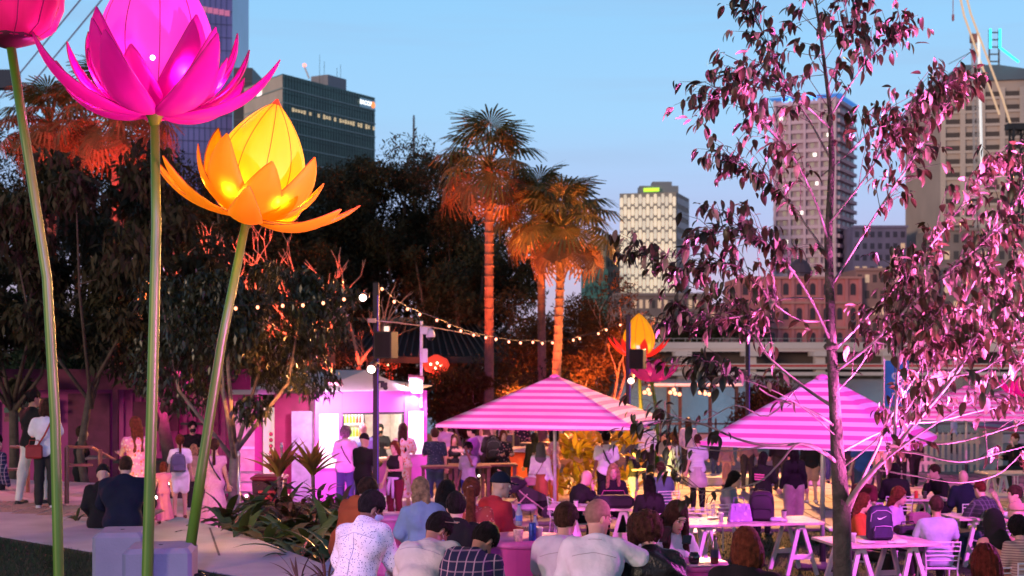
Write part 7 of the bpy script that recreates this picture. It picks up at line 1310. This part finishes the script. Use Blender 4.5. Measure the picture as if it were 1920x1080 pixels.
chair('empty white wire chair at the left end of the tote table', XP(1312, 21.6), 21.6, .33, R(165)); chair('empty white wire chair behind the tote table, beside the grey-top woman', XP(1345, 22.6), 22.6, .3, R(200)); chair('empty white wire chair left of the bald man table', XP(1058, 24.2), 24.2, .22, R(100)); chair('empty magenta-lit chair between the orange sweater and the denim jacket', XP(745, 16.0), 16.0, .62, R(170))
# concrete seat under the front row
b = MB(); 
zf = min(PE[k][2]['zg'] for k in ('F1', 'F2', 'F3', 'F4', 'F5', 'F6', 'F9'))
for k in ('F1', 'F2', 'F3', 'F4', 'F5', 'F6', 'F9', 'S1', 'S2', 'S3', 'S4', 'S6'):
    ob, J, q = PE[k]; c = (J['hipL'] + J['hipR']) / 2; zt_ = q['zg'] + .44 * q['s'] - .03; b = MB(); b.bbox((c.x, c.y, (zt_ + .7) / 2), (.50, .46, zt_ - .7 + .0), .03); 
    b.v = [(v[0], v[1], v[2] + .35) if True else v for v in b.v]; b = MB(); b.bbox((c.x, c.y, zt_ - .22), (.44, .42, .44), .03); tag(b.build('seat_cube', mat('seat_cube_grey', (.3, .3, .32), .7)), 'grey cube seat under ' + dict(F1='the speckled white shirt', F2='the cream t-shirt man', F3='the plaid shirt man', F4='the dark-haired white shirt man', F5='the bald white shirt man', F6='the leather jacket', F9='the auburn bob woman', S1='the orange sweater man', S2='the denim jacket woman', S3='the dark-haired woman turning down', S4='the long ponytail woman', S6='the black-clad person behind the cream t-shirt')[k], 'stool', 'cube seats of the front rows')
for k in ('T3', 'T4'): pass
# pink drum tables
def drum(label, x, y, zb_, r, h_):
    t = thing('drum_table', label, 'table', (x, y, zb_), 0, 'magenta drum tables'); b = MB(); b.lathe([(r * .93, 0), (r * .97, .03), (r * .95, h_ * .45), (r * .97, h_ * .5), (r * .97, h_ * .55), (r, h_ - .02), (r * .99, h_)], 32); b.build('body', mat('drum_pink', (.62, .08, .35), .45, .05), t, smooth=False)
    b = MB(); b.lathe([(r * 1.01, h_ - .03), (r * 1.02, h_), (r * .99, h_ + .02)], 32); b.build('rim', mat('drum_rim', (.66, .14, .42), .4), t, smooth=True); return t
zd = CZ - (1012 - HY) * 13.2 / FP; drum('large magenta drum table with cups and cans, right of the plaid shirt man', XP(985, 13.2), 13.2, zd - .62, .46, .62)
zd2 = CZ - (1058 - HY) * 11.6 / FP; drum('small magenta drum table with a brown bottle, left of the auburn bob woman', XP(1305, 11.6), 11.6, zd2 - .6, .26, .6)
zd3 = CZ - (962 - HY) * 15.2 / FP; drum('magenta drum table behind the speckled shirt man', XP(742, 15.0), 14.9, zd3 - .6, .28, .6)
# small things on tables and in hands
def bottle(name, label, p, h_, r, m, cap, cat='bottle', wrap=None, group=None):
    t = thing(name, label, cat, p, 0, group); b = MB(); b.lathe([(r * .9, 0), (r, .01), (r, h_ * .58), (r * .45, h_ * .78), (r * .38, h_ * .96)], 14); b.build('body', m, t, smooth=True); b = MB(); b.lathe([(r * .42, h_ * .95), (r * .42, h_)], 10); b.build('cap', cap, t)
    if wrap: b = MB(); b.lathe([(r * 1.03, h_ * .22), (r * 1.03, h_ * .48)], 14); b.build('label_band', wrap, t)
    return t
CLR = mat('clear_plastic', (.45, .50, .60), .12, .05, trans=.5, spec=.8); CAPB = mat('cap_blue', (.03, .10, .5), .4)
bottle('water_bottle', 'clear water bottle held by the man in the red jumper', P(973, 985, 14.0), .21, .034, CLR, CAPB, wrap=mat('band_blue', (.1, .2, .6)))
b = MB(); b.lathe([(.032, 0), (.034, .01), (.034, .15), (.028, .165)], 16); o = b.build('drink_can', mat('can_dark_blue', (.02, .06, .28), .3, .6, 30, metal=.4), origin=(0, 0, 0), smooth=True); o.location = (XP(998, 13.1), 13.0, zd + .02); tag(o, 'tall dark blue can on the large drum table', 'can')
bottle('water_bottle', 'small clear bottle behind the dark blue can', (XP(1003, 13.4), 13.35, zd + .02), .19, .032, CLR, CAPB)
b = MB(); b.lathe([(.034, 0), (.045, .10), (.047, .105)], 16); o = b.build('paper_cup', mat('cup_pink', (.75, .55, .5), .6, .4, 40), smooth=True); o.location = (XP(972, 12.9), 12.95, zd + .02); tag(o, 'paper cup with a yellow print on the large drum table', 'cup')
bottle('beer_bottle', 'brown beer bottle with a dark label on the small drum table', (XP(1340, 11.5), 11.5, zd2 + .02), .24, .032, mat('glass_brown', (.10, .035, .01), .15, spec=.8), mat('cap_gold', (.5, .3, .1), .4), wrap=mat('label_dark', (.02, .03, .06)))
b = MB(); b.lathe([(.03, 0), (.045, .03), (.045, .07), (.03, .10)], 16); b2_ = b.build('dark_jar', mat('jar_dark', (.02, .01, .015), .1, spec=.8), smooth=True); b2_.location = (XP(1300, 11.5), 11.45, zd2 + .02); tag(b2_, 'small dark glass jar in front of the woman with the phone', 'jar')
b = MB(); b.box((0, 0, .004), (.20, .14, .006), .2); o = b.build('paper_menu', mat('paper_grey', (.4, .38, .4))); o.location = (XP(1312, 11.4), 11.4, zd2 + .02); tag(o, 'white paper lying on the small drum table', 'paper')
def phone(label, p, rz, tilt, lit=True):
    t = thing('smartphone', label, 'phone', p, rz); t.rotation_euler = (tilt, 0, rz); b = MB(); b.bbox((0, 0, 0), (.075, .15, .009), .004); b.build('case', M_DARK, t); b = MB(); b.box((0, 0, .0055), (.066, .138, .001)); b.build('screen', mat('screen_lit', (.8, .85, .9), .2, emit=(.85, .95, 1), estr=1.6) if lit else EYEB, t); return t
phone('smartphone with a bright screen held by the plaid shirt man', tuple(PE['F3'][1]['wrR'] + Vector((.10, .08, .04))), .5, R(25)); phone('phone in the hand of the woman with long wavy hair', P(1248, 1002, 11.8), -.7, R(55), False); phone('second phone held low by the woman with long wavy hair', P(1288, 1012, 11.8), -.2, R(20), False)
# sunglasses, belt, scrunchie, earring, straps as parts of their wearers
ob, J, q = PE['F2']; b = MB(); hv = q['hv']
for sg in (-1, 1): b.path([hv((sg * .092, .05, .06)), hv((sg * .094, -.02, .11)), hv((sg * .07, -.06, .135))], .0035, 5); b.lathe([(.026, -.002), (.026, .002)], 10, hv((sg * .035, -.065, .145)))
b.build('sunglasses', mat('glasses_gold', (.6, .4, .3), .3, metal=.6), ob)
ob, J, q = PE['F1']; u_ = q['up']; b = MB(); b.path([u_((.135 * cos(a), .145 * sin(a), .055)) for a in np.linspace(0, 2 * pi, 22)], .019, 6, caps=False); b.build('belt', mat('belt_red', (.35, .05, .03), .4), ob)
ob, J, q = PE['S4']; b = MB(); b.ball(q['hv']((0, .125, .03)), (.045, .03, .032)); b.build('scrunchie', mat('scrunchie', (.7, .5, .6)), ob)
ob, J, q = PE['F9']; b = MB(); b.path([q['hv']((-.10, -.02, -.05)), q['hv']((-.10, -.02, -.10))], [.006, .012], 6); b.build('earring', mat('earring_green', (.02, .2, .08), .3), ob)
for key in ('F1', 'F2', 'F4', 'F5'):
    ob, J, q = PE[key]; me = [c for c in ob.children if c.name.startswith(('shirt', 'jacket'))][0]; u_ = q['up']; dg_ = Matrix.Identity(4)
    from mathutils.bvhtree import BVHTree
    bv_ = BVHTree.FromPolygons([v.co for v in me.data.vertices], [tuple(p.vertices) for p in me.data.polygons])
    def proj(p):
        o_ = u_(p); dr_ = (u_((p[0], p[1] + 1, p[2])) - o_).normalized(); h_ = bv_.ray_cast(o_ + dr_ * .5, -dr_); return h_[0] + dr_ * .0015 if h_[0] is not None else None
    b = MB()
    for line in ([(x, .05, .40 - .03 * abs(x) / .16) for x in np.linspace(-.16, .16, 12)], [(.0, .05, z) for z in np.linspace(.40, .08, 9)] if key in ('F1', 'F4') else [(x, .05, .50) for x in np.linspace(-.05, .05, 5)]):
        pts_ = [w for w in (proj(p) for p in line) if w is not None]
        if len(pts_) > 3: b.path(pts_, .0028, 4)
    if b.v: b.build('seam', mat('seam_shade', (.30, .28, .34), .9), me)
def strap(key, m, sg=1, w=.011, name='bag_strap'):
    ob, J, q = PE[key]; u_ = q['up']; b = MB(); r = .135; b.path([u_((sg * .10, .05, .53)), u_((sg * .07, r, .40)), u_((0, r + .01, .25)), u_((-sg * .10, r - .01, .10)), u_((-sg * .17, .03, -.02))], w, 6); b.build(name, m, ob)
strap('K1', M_DARK); strap('W5', M_DARK, 1); strap('T2', mat('strap_red', (.4, .03, .03)), -1, .014); strap('B6', mat('strap_grey', (.2, .12, .12)), -1, .007); strap('M4', M_DARK, 1, .016)
for key, m, nm in (('K5', LIL, 'tied_jumper'), ('M7', C('cloth_tied_grey', (.42, .36, .40)), 'tied_jumper')):
    ob, J, q = PE[key]; u_ = q['up']; b = MB(); b.path([u_((.14 * cos(a), .14 * sin(a), .06)) for a in np.linspace(0, 2 * pi, 18)], .03, 7, caps=False); sg = -1 if key == 'K5' else 1
    b.path([u_((.03, sg * .15, .05)), u_((.05, sg * .17, -.15)), u_((.06, sg * .18, -.34))], [.03, .035, .02], 7); b.path([u_((-.03, sg * .15, .05)), u_((-.06, sg * .17, -.12)), u_((-.05, sg * .17, -.28))], [.03, .04, .02], 7)
    if key == 'M7': b.lathe([(.15, 0), (.20, -.25), (.22, -.42)], 16, u_((0, .01, .06)), lambda a, z: 1 + .06 * sin(5 * a))
    b.build(nm, m, ob, smooth=True)
ob, J, q = PE['B6']; u_ = q['up']; b = MB(); b.lathe([(.13, .10), (.155, -.08), (.165, -.36), (.160, -.38)], 18, u_((0, .01, 0)), lambda a, z: 1 + .03 * sin(6 * a)); b.build('overskirt', C('cloth_rust_skirt', (.34, .10, .05)), ob, smooth=True)
ob, J, q = PE['M4']; b = MB(); u_ = q['up']
for r_ in (.085, .078): b.path([u_((r_ * cos(a), .145, .30 + r_ * sin(a))) for a in np.linspace(0, 2 * pi, 22)], .0022, 4, caps=False)
for k in range(3): b.path([u_((-.06, .146, .27 + .03 * k)), u_((.06, .146, .27 + .03 * k))], .0025, 4)
b.path([u_((0, .146, .22)), u_((0, .146, .385))], .002, 4); b.build('back_print', mat('print_grey', (.2, .2, .2)), ob)
ob, J, q = PE['M9']; b = MB(); u_ = q['up']; [b.box(u_((.0, .16, .26 + .05 * k)), (.20, .01, .025)) for k in range(3)]; b.build('pink_print', mat('print_pink', (.6, .1, .3)), ob)
# bags
def backpack(name, label, p, rz, w, dd, h_, m, trim, group=None, swoosh=False, handle=True):
    t = thing(name, label, 'backpack', p, rz, group); b = MB(); prof = [(.86, 0), (1, .06), (1, .55), (.92, .82), (.68, .96), (.3, 1)]; n = 20; vs = []
    for k, z in prof:
        for j in range(n): a = 2 * pi * j / n; c_, s_ = cos(a), sin(a); vs.append((w / 2 * k * math.copysign(abs(c_) ** .55, c_), dd / 2 * k * math.copysign(abs(s_) ** .55, s_), z * h_))
    fs = [(i * n + j, i * n + (j + 1) % n, (i + 1) * n + (j + 1) % n, (i + 1) * n + j) for i in range(len(prof) - 1) for j in range(n)] + [tuple(range(n - 1, -1, -1)), tuple(range((len(prof) - 1) * n, len(prof) * n))]; b.add(vs, fs); b.build('body', m, t, smooth=True)
    b = MB(); b.bbox((0, -dd / 2 - .025, h_ * .24), (w * .74, .07, h_ * .36), .02); b.build('front_pocket', m, t); b = MB(); b.path([(-w * .36, -dd / 2 - .062, h_ * .30), (-w * .32, -dd / 2 - .064, h_ * .42), (0, -dd / 2 - .064, h_ * .435), (w * .32, -dd / 2 - .064, h_ * .42), (w * .36, -dd / 2 - .062, h_ * .30)], .005, 5)
    b.path([(-w * .44, -dd / 2 * .85, h_ * .55), (-w * .40, -dd / 2 * .98, h_ * .78), (-w * .2, -dd / 2 * .95, h_ * .87), (w * .2, -dd / 2 * .95, h_ * .87), (w * .40, -dd / 2 * .98, h_ * .78), (w * .44, -dd / 2 * .85, h_ * .55)], .005, 5); b.build('piping', trim, t)
    if handle: b = MB(); b.path([(-.05, 0, h_ * .98), (-.04, 0, h_ * 1.06), (.04, 0, h_ * 1.06), (.05, 0, h_ * .98)], .009, 6); b.build('handle', trim, t)
    if swoosh:
        pts_u = [(-.062, .004), (-.050, -.018), (-.034, -.024), (-.010, -.017), (.062, .022), (-.006, -.004), (-.030, -.008), (-.044, -.004)]; k = 1.0; y = -dd / 2 - .006; z = h_ * .66; b = MB(); n = len(pts_u)
        b.add([(x * k, y, z + v * k) for x, v in pts_u] + [(x * k, y + .012, z + v * k) for x, v in pts_u], [(0, 1, 7), (1, 2, 6, 7), (2, 3, 5, 6), (3, 4, 5)] + [(i, (i + 1) % n, n + (i + 1) % n, n + i) for i in range(n)]); b.build('tick_emblem', mat('emblem_white', (.8, .75, .8)), t)
    return t
BPN = mat('bag_navy', (.025, .012, .06), .6, .2, 20, .3, 80); BPT = mat('bag_piping', (.45, .25, .5), .5)
backpack('backpack', 'navy rucksack with white tick emblem and pale piping on the right-hand table', (XP(1651, 18.3), 18.35, .33 + .752), R(4), .33, .2, .44, BPN, BPT, swoosh=True)
backpack('backpack', 'plum-dark rucksack on the tote table beside the purple tote', (XP(1428, 20.2), 20.2, .36 + .752), R(-8), .36, .24, .42, mat('bag_plum', (.03, .01, .035), .7), M_DARK)
backpack('small_backpack', 'small grey-blue backpack worn by the girl in white', tuple(PE['W2'][1]['nb'] + Vector((.0, -.13, -.36))), PE['W2'][0].rotation_euler[2] + pi, .26, .14, .30, mat('bag_grey_blue', (.12, .13, .2), .7), mat('bag_strap_grey', (.1, .1, .14)))
backpack('rucksack', 'dark grey rucksack worn by the man at the bar rail', tuple(PE['B4'][1]['nb'] + Vector((0, -.19, -.46))), PE['B4'][0].rotation_euler[2] + pi, .34, .18, .46, mat('bag_charcoal', (.05, .05, .055), .7), mat('bag_trim_grey', (.3, .3, .3)))
tt_ = thing('tote_bag', 'lilac-purple patterned tote bag standing on the trestle table', 'bag', (XP(1386, 20.1), 20.05, .36 + .752), R(5)); b = MB(); b.add([(-.17, -.08, 0), (.17, -.08, 0), (.17, .08, 0), (-.17, .08, 0), (-.13, -.05, .25), (.13, -.05, .25), (.13, .05, .25), (-.13, .05, .25)], [(3, 2, 1, 0), (0, 1, 5, 4), (1, 2, 6, 5), (2, 3, 7, 6), (3, 0, 4, 7), (4, 5, 6, 7)]); b.build('body', C('cloth_tote', (.40, .22, .55), 'dots', (.55, .38, .65), 16, .35), tt_, bev=.012)
for y in (-.055, .055): b = MB(); b.path([(-.08, y, .22), (-.07, y, .12 if y < 0 else .33), (.07, y, .12 if y < 0 else .33), (.08, y, .22)], .007, 5); b.build('handle', mat('tote_handle', (.2, .1, .35)), tt_)
def bag(name, label, p, rz, dims, m, hm_=None):
    t = thing(name, label, 'bag', p, rz); b = MB(); b.bbox((0, 0, dims[2] / 2), dims, min(dims) * .25); b.build('body', m, t); b = MB(); w = dims[0] * .32; b.path([(-w, 0, dims[2] * .9), (-w * .8, 0, dims[2] * 1.35), (w * .8, 0, dims[2] * 1.35), (w, 0, dims[2] * .9)], .008, 5); b.build('handle', hm_ or m, t); return t
c = PE['B6'][1]['wrR']; bag('handbag', 'dusty pink handbag hanging at the side of the headscarf woman', (c.x + .02, c.y - .14, c.z - .12), 0, (.28, .10, .18), mat('handbag_pink', (.32, .18, .17), .5))
bag('duffel_bag', 'dark duffel bag lying on the table between the bald man and the black-haired woman', (XP(1150, 22.4), 22.35, .30 + .752), .1, (.62, .28, .20), mat('bag_black', (.02, .012, .025), .7), mat('handle_pink', (.3, .05, .15)))
c = PE['T2'][1]['wrL']; bag('shoulder_bag', 'red leather bag hanging from the strap of the woman in white on the landing', (XP(66, 20.85), 20.8, ZT + .74), .2, (.24, .09, .20), mat('bag_red', (.30, .03, .03), .5))
bag('carry_bag', 'dark carry bag and bits on the rucksack table', (XP(1702, 18.9), 18.9, .33 + .752), .3, (.34, .2, .12), mat('bag_ink', (.02, .015, .03), .6)); bag('shopping_bag', 'dull pink paper bag between the lilac t-shirt woman and the pale blue shirt man', (XP(1722, 20.8), 20.8, .80), .2, (.34, .18, .36), mat('paper_bag', (.22, .10, .14), .7))
b = MB(); b.bbox((0, 0, .02), (.15, .10, .04), .012); b.bbox((-.10, .02, .01), (.10, .08, .015), .005); o = b.build('crumpled_napkin', M_WHITE); o.location = (XP(1688, 17.95), 17.95, .33 + .755); tag(o, 'white crumpled napkin on the rucksack table', 'napkin')
b = MB(); b.bbox((0, 0, .03), (.17, .14, .05), .015); b.bbox((.1, 0, .015), (.1, .12, .02), .005); o = b.build('folded_cloth', mat('cloth_bluewhite', (.5, .45, .65))); o.location = (XP(1458, 19.9), 20.05, .36 + .755); tag(o, 'pale folded cloth at the right end of the tote table', 'napkin')
for (px, d, zz, m_, lab) in ((1715, 25.3, .16 + .752, mat('can_red', (.6, .05, .03), .3), 'red drink can on the table by the suited man'), (1731, 25.2, .16 + .752, mat('can_black', (.03, .02, .02), .3), 'black drink can on the table by the suited man'), (1192, 22.3, .30 + .752, mat('glass_dark_drink', (.12, .05, .02), .1), 'tumbler with a dark drink at the right end of the duffel bag table')):
    b = MB(); b.lathe([(.032, 0), (.034, .01), (.034, .12), (.028, .13)], 12); o = b.build('drink_can' if 'can' in lab else 'tumbler', m_, smooth=True); o.location = (XP(px, d), d - .1, zz); tag(o, lab, 'can' if 'can' in lab else 'glass')
bottle('water_bottle', 'clear water bottle on the right edge table', (XP(1868, 21.6), 21.5, .27 + .752), .24, .035, CLR, CAPB)
b = MB(); b.bbox((0, 0, .06), (.5, .3, .12), .04); o = b.build('black_case', M_DARK); o.location = (XP(1552, 25), 25, .13); tag(o, 'black case lying on the lawn left of the sapling trunk', 'case')
cupm = mat('cup_white', (.7, .68, .66), .4); k = 0
for (px, d, zz, dx_, wh) in ((1352, 20.1, 1.11, 0, 'left end of the tote table'), (1470, 20.5, 1.11, 0, 'right end of the tote table'), (1600, 18.1, 1.08, 0, 'left end of the rucksack table'), (1080, 22.5, 1.05, 0, 'left end of the duffel bag table'), (1845, 21.5, 1.02, 0, 'right edge bottle table'), (1665, 25.2, .91, 0, 'red can table'), (1010, 13.05, zd + .02, 0, 'large drum table')):
    t = thing('takeaway_cup', 'small white takeaway cup on the ' + wh, 'cup', (XP(px, d), d, zz), 0, 'takeaway cups on the tables'); b = MB(); b.lathe([(.028, 0), (.038, .10), (.041, .102)], 14); b.build('cup', cupm, t, smooth=True); b = MB(); b.lathe([(.041, .10), (.041, .112), (.034, .118)], 14); b.build('lid', M_DARK if k % 2 else cupm, t); k += 1
for (px, d, zz, wh) in ((1340, 20.4, 1.112, 'tote table'), (1625, 18.0, 1.082, 'rucksack table'), (1700, 25.2, .912, 'red can table'), (1100, 22.6, 1.052, 'duffel bag table')):
    b = MB(); b.lathe([(.06, .002), (.105, .012), (.11, .018), (.10, .016), (.06, .008)], 20); o = b.build('paper_plate', M_WHITE, smooth=True); o.location = (XP(px, d), d, zz); tag(o, 'round paper plate lying on the ' + wh, 'plate', 'paper plates on the tables')
# pram
pm = thing('pram', 'black and pale pram left of the headscarf woman', 'pram', (XP(985, 29.9), 29.7, .01), R(100), None); PF = M_DARK
b = MB(); b.path([(-.24, -.45, .14), (-.24, .1, .55), (-.24, .55, 1.02), (.24, .55, 1.02), (.24, .1, .55), (.24, -.45, .14)], .014, 6); b.path([(-.24, .38, .14), (-.24, .0, .55)], .014, 6); b.path([(.24, .38, .14), (.24, 0, .55)], .014, 6); b.build('frame', mat('pram_frame', (.5, .35, .33), .4), pm)
b = MB(); b.add([(-.2, -.4, .42), (.2, -.4, .42), (.2, .1, .36), (-.2, .1, .36), (.2, .32, .85), (-.2, .32, .85), (.2, -.38, .52), (-.2, -.38, .52)], [(0, 1, 2, 3), (3, 2, 4, 5), (0, 7, 6, 1), (1, 6, 2), (0, 3, 7), (2, 6, 4), (3, 5, 7)]); b.build('seat', mat('pram_seat', (.03, .025, .03), .8), pm, thick=.02)
b = MB(); b.lathe([(.30, 0), (.28, .12), (.18, .24), (.04, .29)], 12, (0, .22, .62), M=Matrix.Rotation(R(-30), 3, 'X')); b.build('hood', mat('pram_hood', (.02, .018, .025), .8), pm, smooth=True)
for (x, y) in ((-.25, -.45), (.25, -.45), (-.25, .4), (.25, .4)): b = MB(); b.lathe([(.13, -.025), (.15, -.02), (.15, .02), (.13, .025)], 14, (x, y, .15), M=Matrix.Rotation(R(90), 3, 'Y')); wl2 = b.build('wheel', M_DARK, pm); b = MB(); b.lathe([(.05, -.03), (.05, .03)], 8, (x, y, .15), M=Matrix.Rotation(R(90), 3, 'Y')); b.build('hub', M_STEEL, wl2)
b = MB(); b.bbox((0, -.05, .26), (.34, .34, .14), .04); b.build('basket', mat('pram_basket', (.4, .35, .42), .8), pm)
